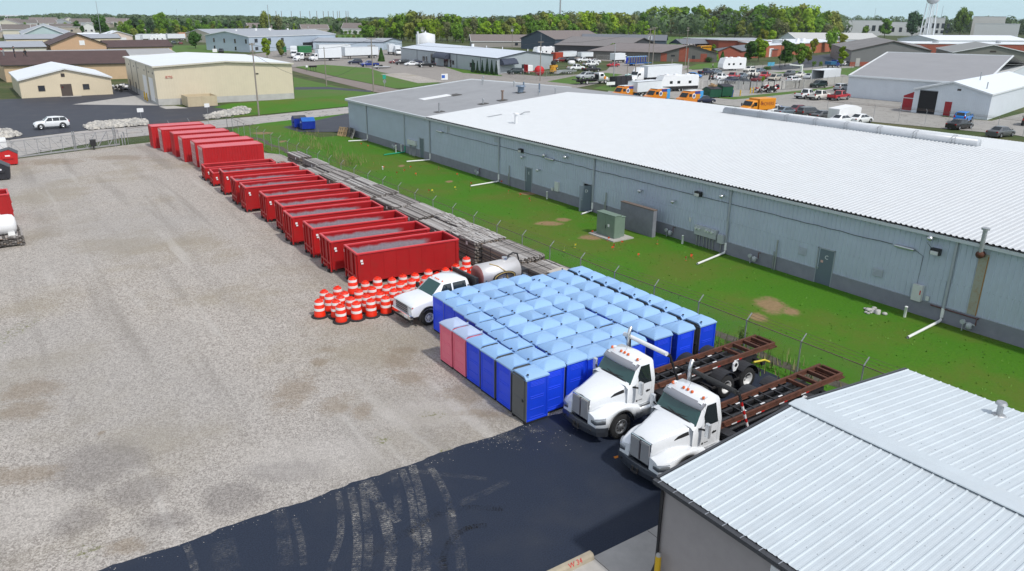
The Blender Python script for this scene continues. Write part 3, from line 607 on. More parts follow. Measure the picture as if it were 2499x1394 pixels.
text('JB', .8, mat('faded_letters', (.5, .53, .56), .6), 'wall_letters', wh, (-.05, 71.3-40, 4.0), (R(90), 0, R(-90)), .01)
mb = MB(); mb.box(WX-.04, WX-.036, 16.45, 16.95, .9, 4.2); 
sm_ = mat('rust_streak', (.34, .33, .27), .6, dirt=(.32, .17, .06), ds=5, da=.8); mb2_ = MB(); mb2_.box(WX-.041, WX-.0405, 16.47, 16.52, .8, 4.1); loc(mb2_, wh).build('rust_drip', mat('rust_orange', (.30, .14, .04), .8), wh)
loc(mb, wh).build('rust_streak', sm_, wh)
mb = MB(); mb.cyl((WX-.35, 16.8, 4.25), (WX-.35, 16.8, 5.5), .11, n=12); mb.cyl((WX-.35, 16.8, 5.5), (WX-.35, 16.8, 5.6), .2, n=12); mb.lathe([(.05, -.2), (.2, -.12), (.2, .12), (.1, .2)], 12, (WX-.3, 16.8, 4.2), 'X', 1); loc(mb, wh).build('flue', [GALV, RUST], wh)
for y, m_ in ((38.1, 0), (30.4, 0), (16.6, 0), (65.0, 0), (84.1, 0)):
 mb = MB(); mb.tube([(WX-.08, y-.3, .8), (WX-.28, y-.3, .85), (WX-.28, y-.3, .45)], .035, m=1); mb.lathe([(.05, -.2), (.15, -.12), (.15, .1), (.06, .18)], 12, (WX-.28, y, .35)); mb.tube([(WX-.28, y-.3, .45), (WX-.28, y, .5), (WX-.28, y+.3, .45), (WX-.28, y+.3, -.1)], .035); mb.cyl((WX-.3, y+.3, .5), (WX-.42, y+.3, .5), .13, n=10)
 if y < 20: mb.tube([(WX-.1, y+2.2, .78), (WX-.12, y+.3, .78), (WX-.12, y-.3, .78)], .035, m=1)
 loc(mb, wh).build('gas_meter', [EL, mat('rust_pipe', (.12, .055, .05), .7)], wh)
for y, z in ((59.5, 1.95), (45.5, 1.95), (28.85, 2.0)):
 mb = MB(); mb.cyl((WX-.15, y, -.1), (WX-.15, y, z), .05, n=8); mb.cyl((WX-.15, y+.15, -.1), (WX-.15, y+.15, z*.6), .035, n=8); loc(mb, wh).build('riser_pipe', GALV, wh)
t = thing('transformer_cabinet', 'green transformer cabinet on a pad in the lawn', 'transformer', (37.05, 40.75, 0))
TG = mat('transformer_green', (.17, .235, .185), .55, var=.06, dirt=(.12, .16, .13), da=.3)
mb = MB(); mb.box(-1.0, 1.0, -1.45, 1.35, -.1, .08); mb.build('pad', CONC, t)
mb = MB(); mb.box(-.55, .1, -1.0, 1.0, .08, 1.75); mb.box(-.6, .1, -1.04, 1.04, 1.75, 1.8); mb.build('housing', TG, t, bevel=.02)
mb = MB(); mb.box(.1, .6, -.85, .85, .08, 1.55); mb.box(.1, .64, -.89, .89, 1.55, 1.6); mb.build('rear_tank', TG, t, bevel=.02)
mb = MB(); mb.box(-.565, -.55, -.97, -.01, .12, 1.7); mb.box(-.565, -.55, .01, .97, .12, 1.7); dr = mb.build('door', TG, t, bevel=.005)
mb = MB(); mb.box(-.6, -.565, -.07, -.03, .7, .95); mb.build('handle', DARK, dr)
mb = MB(); mb.box(-.57, -.565, -.45, -.25, .85, 1.05); mb.build('label_plate', WHT, dr)
mb = MB(); mb.box(39.35, 39.7, 38.75, 42.3, -.1, 2.0); mb.box(39.33, 39.72, 38.73, 42.32, 2.0, 2.07, 1)
o = mb.build('screen_wall', [mat('screen_block', (.2, .205, .235), .85, var=.12, vs=2, bump=.3, bs=6), mat('brown_coping', (.16, .12, .10), .8)]); tag(o, 'free-standing grey block wall with brown coping behind the green cabinet', 'wall')
def stub(x, y, h, lab):
 mb = MB(); mb.lathe([(.075, -.1), (.075, h-.03), (.09, h-.02), (.09, h), (.06, h+.03), (.0001, h+.035)], 12); tag(mb.build('cleanout_pipe', PVC, loc=(x, y, 0)), lab, 'pipe', 'white cleanout pipes in the lawn')
for x, y, h, lab in ((39.9, 82.4, .85, 'left of two short white pipes beside the grey meter bank'), (40.5, 82.2, .9, 'right of two short white pipes beside the grey meter bank'), (40.4, 53.1, .65, 'short white pipe beside the wall right of door E'), (40.1, 36.4, .6, 'short white pipe standing left of the row of meters'), (39.8, 19.6, .6, 'short white pipe standing near the pale box right of door C'), (33.9, 73.4, .3, 'low white pipe stub alone in the lawn behind the lumber')): stub(x, y, h, lab)
mb = MB()
for i in range(14):
 a = U(0, 6.28); r = U(.05, .6); s_ = U(.08, .2); c_ = Vector((39.1+r*math.cos(a), 21+r*1.2*math.sin(a), s_*.3))
 mb.lathe([(s_*.3, -s_*.6), (s_, -.1*s_), (s_*.75, s_*.4), (.001, s_*.55)], 7, c_)
mb.lathe([(.15, -.1), (.15, .22), (.001, .23)], 12, (39.0, 20.7, 0)); tag(mb.build('rock_drain', mat('pale_rock', (.5, .49, .46), .9, var=.25, vs=4, rand=.1)), 'small ring of pale rocks around a drain by the wall near door C', 'rock drain')
ORG = mat('orange_flag', (.6, .07, .01), .7); YEL = mat('yellow_flag', (.6, .5, .03), .7)
fl = 0
FLG = [(1448, 572), (1500, 606), (1483, 588), (1402, 605), (1498, 611), (1560, 628), (1685, 627), (1690, 631), (1604, 596), (1675, 637), (1377, 612), (1071, 414), (1070, 413), (1118, 430), (1017, 429), (985, 420), (967, 426), (1113, 463), (1148, 465), (1268, 480), (1294, 491), (1226, 448), (1240, 472), (1045, 470), (1057, 470), (1000, 412), (1082, 387), (880, 355), (900, 360), (912, 402), (938, 412), (870, 408), (955, 437), (1148, 452), (1480, 575), (1515, 597)]
for i, (px, py) in enumerate(FLG):
 p = G(px, py); mb = MB(); mb.cyl((0, 0, 0), (0, 0, .3), .006, n=4); mb.add([(0, 0, .3), (.16, .05, .29), (.15, .09, .16), (0, 0, .17)], [(0, 1, 2, 3)], 1)
 for k in range(2): mb.add([(U(-.12, .12), U(-.12, .12), .02) for _ in range(3)], [(0, 1, 2)], 1)
 o = mb.build('marker_flag', [GALV, YEL if i % 7 == 3 else ORG], loc=p); o.rotation_euler.z = U(0, 6)
 tag(o, f'small {"yellow" if i % 7 == 3 else "orange"} utility flag stuck in the lawn between fence and warehouse', 'flag', f'{"yellow" if i % 7 == 3 else "orange"} marker flags scattered over the lawn')
def netting(name, dens=.06):
 if name in MATS: return MATS[name]
 m = bpy.data.materials.new(name); m.use_nodes = True; MATS[name] = m; nt = m.node_tree; b = nt.nodes['Principled BSDF']
 b.inputs['Base Color'].default_value = (.30, .31, .31, 1); b.inputs['Roughness'].default_value = .5; b.inputs['Metallic'].default_value = .4
 tc = nt.nodes.new('ShaderNodeTexCoord'); sx = nt.nodes.new('ShaderNodeSeparateXYZ'); nt.links.new(tc.outputs['UV'], sx.inputs[0])
 d = []
 for op in ('ADD', 'SUBTRACT'):
  q = mth(nt, op, sx.outputs[0], sx.outputs[1]); q = mth(nt, 'FRACT', mth(nt, 'MULTIPLY', q, 1/.075)); d.append(mth(nt, 'LESS_THAN', q, dens))
 nt.links.new(mth(nt, 'MAXIMUM', d[0], d[1]), b.inputs['Alpha']); return m
def net(name, a, b, z0, z1, m, parent):
 a = Vector(a); b = Vector(b); L_ = (b-a).length
 me = bpy.data.meshes.new(name); me.from_pydata([(*a.xy, z0), (*b.xy, z0), (*b.xy, z1), (*a.xy, z1)], [], [(0, 1, 2, 3)]); me.materials.append(m)
 uv = me.uv_layers.new(name='UVMap')
 for i, q in enumerate(((0, 0), (L_, 0), (L_, z1-z0), (0, z1-z0))): uv.data[i].uv = q
 o = bpy.data.objects.new(name, me); COL.objects.link(o); o.parent = parent; return o
NET = netting('chain_link')
def fence(label, pts, sp, h, arms=True, m=NET, top=True, pm=GALV, mesh=True):
 P0 = Vector((*pts[0], 0)); f = thing('chain_link_fence', label, 'fence', P0)
 rails = MB(); wires = MB()
 for i in range(len(pts)-1):
  a = Vector((*pts[i], 0))-P0; b = Vector((*pts[i+1], 0))-P0; n = max(1, round((b-a).length/sp)); d = (b-a).normalized(); nr = Vector((d.y, -d.x, 0))
  if mesh: net('mesh_panel', a, b, .03, h, m, f)
  for k in range(n+(1 if i == len(pts)-2 else 0)):
   p = a.lerp(b, k/n); mb = MB(); mb.cyl((0, 0, -.2), (0, 0, h+.03), .032, n=7)
   if arms: mb.beam((0, 0, h), nr*.32+Vector((0, 0, h+.32)), .045, .03)
   po = mb.build('post', pm, f); po.location = p
  if top: rails.tube([a+Vector((0, 0, h)), b+Vector((0, 0, h))], .022, 6)
  if arms:
   for q in (.33, .66, 1): wires.tube([a+nr*.32*q+Vector((0, 0, h+.32*q)), b+nr*.32*q+Vector((0, 0, h+.32*q))], .008, 4)
 if top: rails.build('top_rail', mat('rusty_rail', (.15, .11, .09), .7, .3, var=.3) if arms else pm, f)
 if arms: wires.build('barbed_wire', mat('rusty_rail', (.15, .11, .09)), f)
 return f
fence('long chain-link fence with angled barb arms along the lawn', [(28.3, 3.2), (28.15, 24.1), (27.75, 30), (27.65, 60), (27.7, 88), (28.2, 112)], 2.95, 1.85)
fence('short chain-link fence running behind the farthest red container', [(28.2, 112), (14.3, 105)], 2.9, 1.85)
g0, g1 = Vector((-.5, 99.0, 0)), Vector((13.2, 104.0, 0)); d = (g1-g0); L_ = d.length; ga = math.atan2(d.y, d.x)
gt = thing('sliding_gate', 'long galvanised sliding gate with diagonal braces along the road', 'gate', g0, ga)
mb = MB(); mb.beam((0, 0, .2), (L_, 0, .2), .1, .16); mb.beam((0, 0, 1.95), (L_, 0, 1.95), .06)
for i in range(12):
 x = L_*i/11; mb.beam((x, 0, .2), (x, 0, 1.95), .05)
 if i < 11: mb.beam((x, 0, 1.95 if i < 8 else .2), (L_*(i+1)/11, 0, .2 if i < 8 else 1.95), .03 if i < 8 else .07)
mb.build('gate_frame', GALV, gt); net('mesh_panel', (0, 0, 0), (L_, 0, 0), .25, 1.9, NET, gt)
for x in (9.3, 9.5, 14.1, 14.3):
 mb = MB(); mb.cyl((x-.0, .18, -.1), (x, .18, 2.3), .06, n=8); mb.build('gate_post', GALV, gt)
t = thing('gate_operator', 'black gate motor box on a post beside the sliding gate', 'gate motor', G(230, 366))
mb = MB(); mb.cyl((0, 0, 0), (0, 0, .5), .06, n=8); mb.build('post', DARK, t); mb = MB(); mb.box(-.3, .3, -.22, .22, .45, 1.15); mb.box(-.34, .34, -.26, .26, 1.15, 1.22); mb.build('housing', LM, t, bevel=.03)
for px, py, h, lab in ((300, 355, 1.3, 'short grey post between the gate and the red containers'), (306, 353, 1.5, 'taller pale post at the end of the sliding gate')):
 mb = MB(); mb.cyl((0, 0, 0), (0, 0, h), .07, n=8); mb.lathe([(.09, h), (.001, h+.05)], 8); tag(mb.build('post', GALV, loc=G(px, py)), lab, 'post')
# ================================================================== portable toilets
TB = mat('toilet_blue', (.010, .062, .74), .38, var=.06, vs=1.5, rand=.12); TP = mat('toilet_pink', (.78, .16, .23), .4, var=.04, rand=.04)
TR = mat('toilet_roof_blue', (.27, .45, .71), .42, var=.04, vs=2, rand=.07); TRP = mat('toilet_roof_pale', (.42, .50, .68), .42, var=.03)
TG2 = mat('toilet_grey', (.115, .12, .12), .5, var=.06); TGR = mat('toilet_grey', (.115, .12, .12))
def toilet(name, label, group, body, roofm, doorm):
 "door faces -Y; 1.1 wide (X), 1.12 deep (Y), 2.25 tall"
 t = thing(name, label, 'portable toilet', (0, 0, 0), 0, group)
 W, D, H = .495, .54, 1.93
 mb = MB(); mb.box(-W+.03, W-.03, -D+.03, D-.03, 0, .09)
 for x in (-.4, .4): mb.box(x-.06, x+.06, -D-.03, D+.03, 0, .1)
 mb.build('skid', BLACK, t)
 sd = MB()
 def side(P):   # panel with louvre slots and ribs; P maps (u across, z, depth out) to xyz
  def bx(u0, u1, z0, z1, d0, d1):
   q = [P(u, z_, d) for d in (d0, d1) for u, z_ in ((u0, z0), (u1, z0), (u1, z1), (u0, z1))]
   sd.add(q, [(3, 2, 1, 0), (4, 5, 6, 7), (0, 1, 5, 4), (1, 2, 6, 5), (2, 3, 7, 6), (3, 0, 4, 7)])
  bx(-.5, .5, .09, H, -.04, 0)
  for a, b in ((-.52, -.45), (.45, .52)): bx(a, b, .09, H, -.03, .022)
  bx(-.45, .45, .09, .17, -.03, .022); bx(-.45, .45, H-.06, H, -.03, .018)
  for z_ in (H-.15, H-.21, H-.27, H-.33): bx(-.34, .34, z_, z_+.028, -.02, .016)
  for z_ in (1.14, 1.05, .58): bx(-.34, .34, z_, z_+.035, -.02, .016)
  bx(-.34, .34, .24, .262, -.02, .014)
 side(lambda u, z_, d: (-W-d+.02, u, z_)); side(lambda u, z_, d: (W+d-.02, u, z_)); side(lambda u, z_, d: (u*.95, D+d-.02, z_))
 sd.build('shell', body, t, bevel=.008, seg=1)
 f = MB()     # grey front frame with an arched head
 arch = [(W*.96*u, H+.105*(1-max(abs(u), .55)**2.2)) for u in [1-i/8 for i in range(17)]]
 f.prism([(-W, .09), (W, .09), (W, H)]+arch[0:]+[(-W, H)], -D+.0, -D+.05, 'Y'); f.build('front_frame', doorm, t)
 dm_ = MB(); da = [(W*.72*u, H-.06+.10*(1-abs(u)**2.4)) for u in [1-i/8 for i in range(17)]]
 dm_.prism([(-W*.72, .13), (W*.72, .13)]+da, -D-.025, -D+.01, 'Y')
 for q in (.2, .98): dm_.box(-W*.55, W*.55, -D-.035, -D-.02, q, q+.03)
 dm_.box(-W*.74, W*.74, -D-.034, -D-.02, 1.02, 1.06)
 do = dm_.build('door', doorm, t, bevel=.006, seg=1)
 h = MB(); h.box(.24, .33, -D-.05, -D-.02, .93, 1.05); h.build('latch', BLACK, do)
 r = MB(); n = 14; V = []; w2, d2 = W+.015, D+.03
 for j in range(n+1):
  for i in range(n+1):
   u = -1+2*i/n; v = -1+2*j/n; vv = v if v > 0 else -v*.72
   V.append((u*w2, v*d2, H+.035+.25*(1-max(abs(u), abs(vv))**2.0)-(.012 if abs(abs(u)-.0) < .04 and abs(v) < .8 else 0)))
 fs = [(j*(n+1)+i, j*(n+1)+i+1, (j+1)*(n+1)+i+1, (j+1)*(n+1)+i) for j in range(n) for i in range(n)]
 r.add(V, fs, 0, False)
 bi = [j for j in range(n+1)]+[(k+1)*(n+1)-1 for k in range(1, n+1)]+[n*(n+1)+n-k for k in range(1, n+1)]+[(n-k)*(n+1) for k in range(1, n)]
 low = [(V[b][0], V[b][1], V[b][2]-.06) for b in bi]; k = len(bi)
 r.add([V[b] for b in bi]+low, [(q, (q+1) % k, k+(q+1) % k, k+q) for q in range(k)], 0)
 r.add([(-w2, -d2, H-.02), (w2, -d2, H-.02), (w2, d2, H-.02), (-w2, d2, H-.02)], [(0, 1, 2, 3)])
 ro_ = r.build('roof', roofm, t)
 p = MB(); p.cyl((.42, -.44, H-.0), (.42, -.44, H+.2), .042, n=10); p.cyl((.42, -.44, H+.2), (.42, -.44, H+.235), .047, n=10, m=1); p.build('vent_pipe', [roofm, BLACK], ro_)
 return t
TGRP = 'blue portable toilets packed in rows beside the trucks'
tb = toilet('portable_toilet', 'x', TGRP, TB, TR, TGR); tp = toilet('portable_toilet', 'x', None, TP, TRP, TP)
rowdef = {1: (16.2, 16.15, 22.0, 28.05, 6), 2: (17.72, 17.15, 22.25, 31.45, 9), 3: (18.80, 18.40, 22.30, 31.45, 9), 4: (19.92, 19.45, 22.25, 31.45, 9), 5: (21.05, 20.55, 22.25, 31.45, 9), 6: (22.3, 21.7, 22.25, 31.45, 9), 7: (23.3, 23.2, 22.15, 30.95, 9), 8: (24.6, 24.6, 22.1, 30.9, 9), 9: (26.0, 26.05, 22.1, 30.9, 9)}
rname = {1: 'front row on the gravel', 2: 'second row from the gravel', 3: 'third row from the gravel', 4: 'fourth row from the gravel', 5: 'middle row', 6: 'fourth row from the fence', 7: 'third row from the fence', 8: 'second row from the fence', 9: 'row along the fence'}
first = True
for r_, (xa, xb, ya, yb, n) in rowdef.items():
 for i in range(n):
  f = i/(n-1); x = xb+(xa-xb)*f; y = ya+(yb-ya)*f
  if r_ == 1 and i == n-1: pass
  face = 0.
  if r_ == 9: face = -math.pi/2                       # doors to -X
  elif r_ >= 7: face = math.pi/2 if r_ == 8 else (-math.pi/2 if r_ == 7 and i == n-1 else math.pi/2)
  elif i == 0: face = -math.pi/2 if r_ == 1 else math.pi/2
  elif r_ >= 3 and rnd.random() < .6: face = math.pi/2
  x += U(-.02, .02); y += U(-.012, .012); face += U(-.018, .018)
  pink = r_ == 1 and i >= n-2
  if r_ == 1 and i == 0: lab = 'blue portable toilet with grey door standing out at the asphalt corner'
  elif r_ == 1 and pink: lab = ('pink portable toilet at the far end of the front row' if i == n-1 else 'pink portable toilet next to the blue ones in the front row')
  elif r_ == 1: lab = f'blue portable toilet with grey door, {nth(n-3-i)} after the pink pair in the front row' if n-3-i else 'blue portable toilet standing right next to the pink pair'
  elif i == 0: lab = f'blue portable toilet at the truck end of the {rname[r_]}'
  elif i == n-1: lab = f'blue portable toilet at the far end of the {rname[r_]}'
  else: lab = f'blue portable toilet, {nth(i)} from the truck end, {rname[r_]}'
  z_ = U(0, .025)
  if pink:
   if i == n-2: tp.location = (x, y, z_); tp.rotation_euler.z = face; tp['label'] = lab
   else: dup(tp, (x, y, z_), face, lab)
  elif first: tb.location = (x, y, z_); tb.rotation_euler.z = face; tb['label'] = lab; first = False
  else: dup(tb, (x, y, z_), face, lab)
for o in COL.objects:
 if o.name.startswith('portable_toilet') and o.get('label', '').startswith('pink'): o['group'] = 'pink portable toilets'
# ================================================================== traffic drums
DO = mat('drum_orange', (.80, .028, .004), .45, var=.05, rand=.08); DW = mat('drum_white', (.82, .80, .77), .5, var=.05)
def drum():
 t = thing('traffic_drum', 'x', 'traffic drum', (0, 0, 0))
 pr = [(.305, .06), (.30, .2), (.29, .22), (.285, .36), (.28, .38), (.275, .53), (.265, .55), (.26, .70), (.25, .72), (.245, .87), (.20, .93), (.19, .95), (.0001, .965)]
 a = MB(); a.lathe(pr, 18); a.box(-.10, .10, -.02, .02, .95, 1.03); b = a.build('body', DO, t)
 s_ = MB()
 for z0, z1, r0, r1 in ((.385, .525, .284, .279), (.725, .865, .254, .249)): s_.lathe([(r0, z0), (r1, z1)], 18)
 for z0, z1, r0, r1 in ((.385, .525, .284, .279), (.725, .865, .254, .249)): s_.lathe([(r0-.01, z0), (r0, z0)], 18)
 s_.build('reflective_band', DW, t)
 c_ = MB(); c_.lathe([(.31, 0), (.46, 0), (.46, .035), (.40, .06), (.31, .06)], 18); c_.build('rubber_base', BLACK, t)
 return t
z7 = lambda x, y: (750+x*.25105, 500+y*.25105)
DL = [(110, 922), (160, 832), (210, 868), (290, 797), (275, 925), (320, 970), (318, 885), (355, 848), (420, 900), (472, 945), (498, 825), (562, 745), (572, 875), (615, 918), (627, 800), (705, 850), (758, 890), (768, 785), (822, 712), (838, 820), (885, 865), (903, 752), (928, 680), (962, 795), (1013, 720), (1047, 668), (1088, 768), (1145, 695), (1176, 632), (1265, 660), (1342, 617), (1405, 646), (1443, 578), (1510, 612), (1583, 652), (1025, 835), (1620, 600)]
stacked = [(436, 706, .42), (670, 725, .35), (1548, 522, .45)]
d0 = drum(); dl = []
for q in DL: p = G(*z7(*q), .97); dl.append((p.x, p.y, 0.))
for x, y, s_ in stacked: p = G(*z7(x, y), .97+s_); dl += [(p.x, p.y, 0.), (p.x, p.y, s_)]
used = []
for i, (x, y, z_) in enumerate(dl):
 if z_ == 0:
  for _ in range(3):
   for a in used:
    dx, dy = x-a[0], y-a[1]; dd = math.hypot(dx, dy)
    if dd < .66 and dd > 1e-3: x += dx/dd*(.66-dd); y += dy/dd*(.66-dd)
  used.append((x, y))
 else: x, y = used[-1]
 dl[i] = (x, y, z_)
srt = sorted([d for d in dl if d[2] == 0], key=lambda d: d[0]); ny = sorted([d[1] for d in srt])
k3 = [3, 2, 1]
for i, (x, y, z_) in enumerate(dl):
 dist = math.hypot(x, y)
 fr = sorted([q for q in dl if q[2] == 0], key=lambda q: math.hypot(q[0], q[1]))
 if z_: lab = ['orange and white drum stacked on another beside the nearest red dumpster corner', 'orange and white drum stacked on another in front of the near red dumpster side', 'orange and white drum stacked on another by the lumber behind the tank'][(i-len(DL))//2]
 elif i >= len(DL): lab = ['lower drum of the tall pair beside the nearest red dumpster corner', 'lower drum of the pair in front of the near red dumpster side', 'lower drum of the pair by the lumber behind the tank'][(i-len(DL))//2]
 else:
  k = srt.index((x, y, z_)); n_ = fr.index((x, y, z_))
  if k < 1: lab = 'orange and white traffic drum at the outer left end of the drum cluster'
  elif n_ < 1: lab = 'nearest orange and white traffic drum at the front edge of the cluster'
  elif k > len(srt)-7: lab = f'orange and white traffic drum, {nth(len(srt)-1-k)} from the tank end of the cluster'
  else: lab = f'orange and white traffic drum, {nth(k)} along the cluster from its open left end'
 rot = U(0, 6.28)
 if i == 0: d0.location = (x, y, z_); d0.rotation_euler.z = rot; d0['label'] = lab; d0['group'] = 'orange traffic drums beside the red dumpsters'; o = d0
 else: o = dup(d0, (x, y, z_), rot, lab)
# ================================================================== red roll-off dumpsters
DR = mat('dumpster_red', (.42, .010, .012), .45, var=.1, vs=.8, dirt=(.20, .03, .02), ds=1.6, da=.5, rand=.14); RB = mat('rim_red', (.62, .045, .055), .4, var=.06)
def liner():
 m, nt, b, ob, rot = gnodes('scraped_interior', .6); sx = nt.nodes.new('ShaderNodeSeparateXYZ'); nt.links.new(ob, sx.inputs[0])
 nz = noise(nt, ob, .9, 5, .6); oi = nt.nodes.new('ShaderNodeObjectInfo')
 lev = mth(nt, 'ADD', sx.outputs[2], mth(nt, 'MULTIPLY', mth(nt, 'SUBTRACT', nz, .5), .5))
 f = rng(nt, lev, 1.93, 1.72); fx = rng(nt, mth(nt, 'ADD', sx.outputs[0], mth(nt, 'MULTIPLY', nz, .8)), 6.3, 5.6)
 g = mix(nt, rng(nt, noise(nt, ob, 6, 6, .7), .3, .7), (.25, .215, .245), (.33, .29, .325))
 nt.links.new(mix(nt, mth(nt, 'MULTIPLY', f, fx), (.33, .008, .012), g), b.inputs['Base Color']); return m
LINER = liner()
def rolloff(h, name='rolloff_dumpster', lin=None):
 "length 6.65 along +X from the roller end, 2.2 wide"
 L_, W, b0 = 6.65, 1.08, .28
 t = thing(name, 'x', 'dumpster', (0, 0, 0))
 s_ = MB(); th = .05
 s_.box(0, L_, -W, -W+th, b0, h-.1); s_.box(0, L_, W-th, W, b0, h-.1); s_.box(0, th, -W+th, W-th, b0, h-.1); s_.box(L_-th, L_, -W+th, W-th, b0, h-.1); s_.box(th, L_-th, -W+th, W-th, b0, b0+.08)
 for y in (-1, 1):      # vertical seams and posts
  for k in range(1, 8): s_.box(k*L_/8-.012, k*L_/8+.012, y*W-(.012 if y > 0 else 0.0)-.0 if y > 0 else -W-.012, (W+.012) if y > 0 else -W+.001, b0+.1, h-.12)
  s_.box(0, L_, *((W, W+.02) if y > 0 else (-W-.02, -W)), b0, b0+.13)
  for x in (0, L_-.16): s_.box(x, x+.16, *((W, W+.05) if y > 0 else (-W-.05, -W)), b0, h-.1)
 s_.build('shell', DR, t)
 i_ = MB(); e = .055
 i_.add([(e, -W+e, b0+.09), (L_-e, -W+e, b0+.09), (L_-e, W-e, b0+.09), (e, W-e, b0+.09), (e, -W+e, h-.1), (L_-e, -W+e, h-.1), (L_-e, W-e, h-.1), (e, W-e, h-.1)], [(0, 1, 2, 3), (0, 1, 5, 4), (1, 2, 6, 5), (2, 3, 7, 6), (3, 0, 4, 7)])
 i_.build('lining', lin or LINER, t, fix=False)
 r = MB(); q = .07
 r.box(-.06, L_+.06, -W-.06, -W+q, h-.1, h); r.box(-.06, L_+.06, W-q, W+.06, h-.1, h); r.box(-.06, q, -W+q, W-q, h-.1, h); r.box(L_-q, L_+.06, -W+q, W-q, h-.1, h)
 r.build('top_rail', RB, t, bevel=.015)
 f = MB()       # nose: posts, pusher frame, sloped corner
 for y in (-.98, -.42, .42, .98): f.box(-.09, 0, y-.06, y+.06, .1, h-.12)
 f.box(-.08, 0, -1.0, 1.0, .55, .68); f.box(-.12, -.0, -.36, .36, .3, .42)
 for y in (-.42, .42): f.box(-.05, L_, y-.07, y+.07, .12, b0)
 for k in range(8): f.box(.2+k*.85, .3+k*.85, -W, W, .17, b0)
 f.build('understructure', DR, t, bevel=.008)
 for y in (-.62, .62):
  w_ = MB(); w_.cyl((-.1, y-.08, .1), (-.1, y+.08, .1), .1, n=12); w_.cyl((6.3, y-.08, .1), (6.3, y+.08, .1), .1, n=12); w_.build('roller', DARK, t)
 d = MB(); d.box(L_, L_+.06, -W+.02, W-.02, b0, h-.12)
 for z_ in (b0+.4, b0+1.1): d.box(L_+.06, L_+.11, -W, W, z_, min(z_+.1, h-.15))
 d.build('tailgate', DR, t)
 for q in ((.18, .33, -W-.058, -W-.0525, h-.56, h-.42), (.22, .36, -W-.058, -W-.0525, h-.70, h-.6), (-.095, -.091, .95, 1.01, h-.42, h-.25)): k_ = MB(); k_.box(*q); k_.build('sticker', WHT, t)
 return t
dt, dlw = rolloff(2.12), rolloff(1.35, lin=mat('lining_red', (.30, .01, .014), .5, var=.25, vs=1.5))
dpos = [((140, 418), 1.35, 0), ((207, 460), 1.35, 0), ((290, 460), 2.05, 1), ((388, 530), 2.05, 1), ((465, 583), 2.05, 1), ((632, 655), 2.05, 1), ((765, 735), 2.05, 1), ((838, 820), 2.05, 1), ((1005, 910), 2.05, 1), ((1145, 1015), 2.05, 1), ((1352, 1112), 2.05, 1)]
dl_ = ['low open red dumpster directly beside the nearest container', 'low open red dumpster, second from the containers', 'tall open red dumpster next to the two low ones', 'tall open red dumpster, fourth from the containers', 'tall open red dumpster, fifth from the containers', 'tall open red dumpster in the middle of its row', 'tall open red dumpster, fifth from the traffic drums', 'tall open red dumpster, fourth from the traffic drums', 'tall open red dumpster, third from the traffic drums', 'tall open red dumpster, second from the traffic drums', 'nearest tall open red dumpster, right behind the traffic drums']
seen = set()
for (q, z_, k), lab in zip(dpos, dl_):
 p = G(450+q[0]*.28703, 280+q[1]*.28703, z_); a = R(-4.6+U(-.8, .8))
 c_ = Vector((p.x, p.y, 0)) - Vector((-math.sin(a), math.cos(a), 0))*1.14 + Vector((math.cos(a), math.sin(a), 0))*.06
 src = dt if k else dlw
 if k not in seen: src.location = c_; src.rotation_euler.z = a; src['label'] = lab; src['group'] = 'red roll-off dumpsters in a row'; seen.add(k)
 else: dup(src, c_, a, lab)
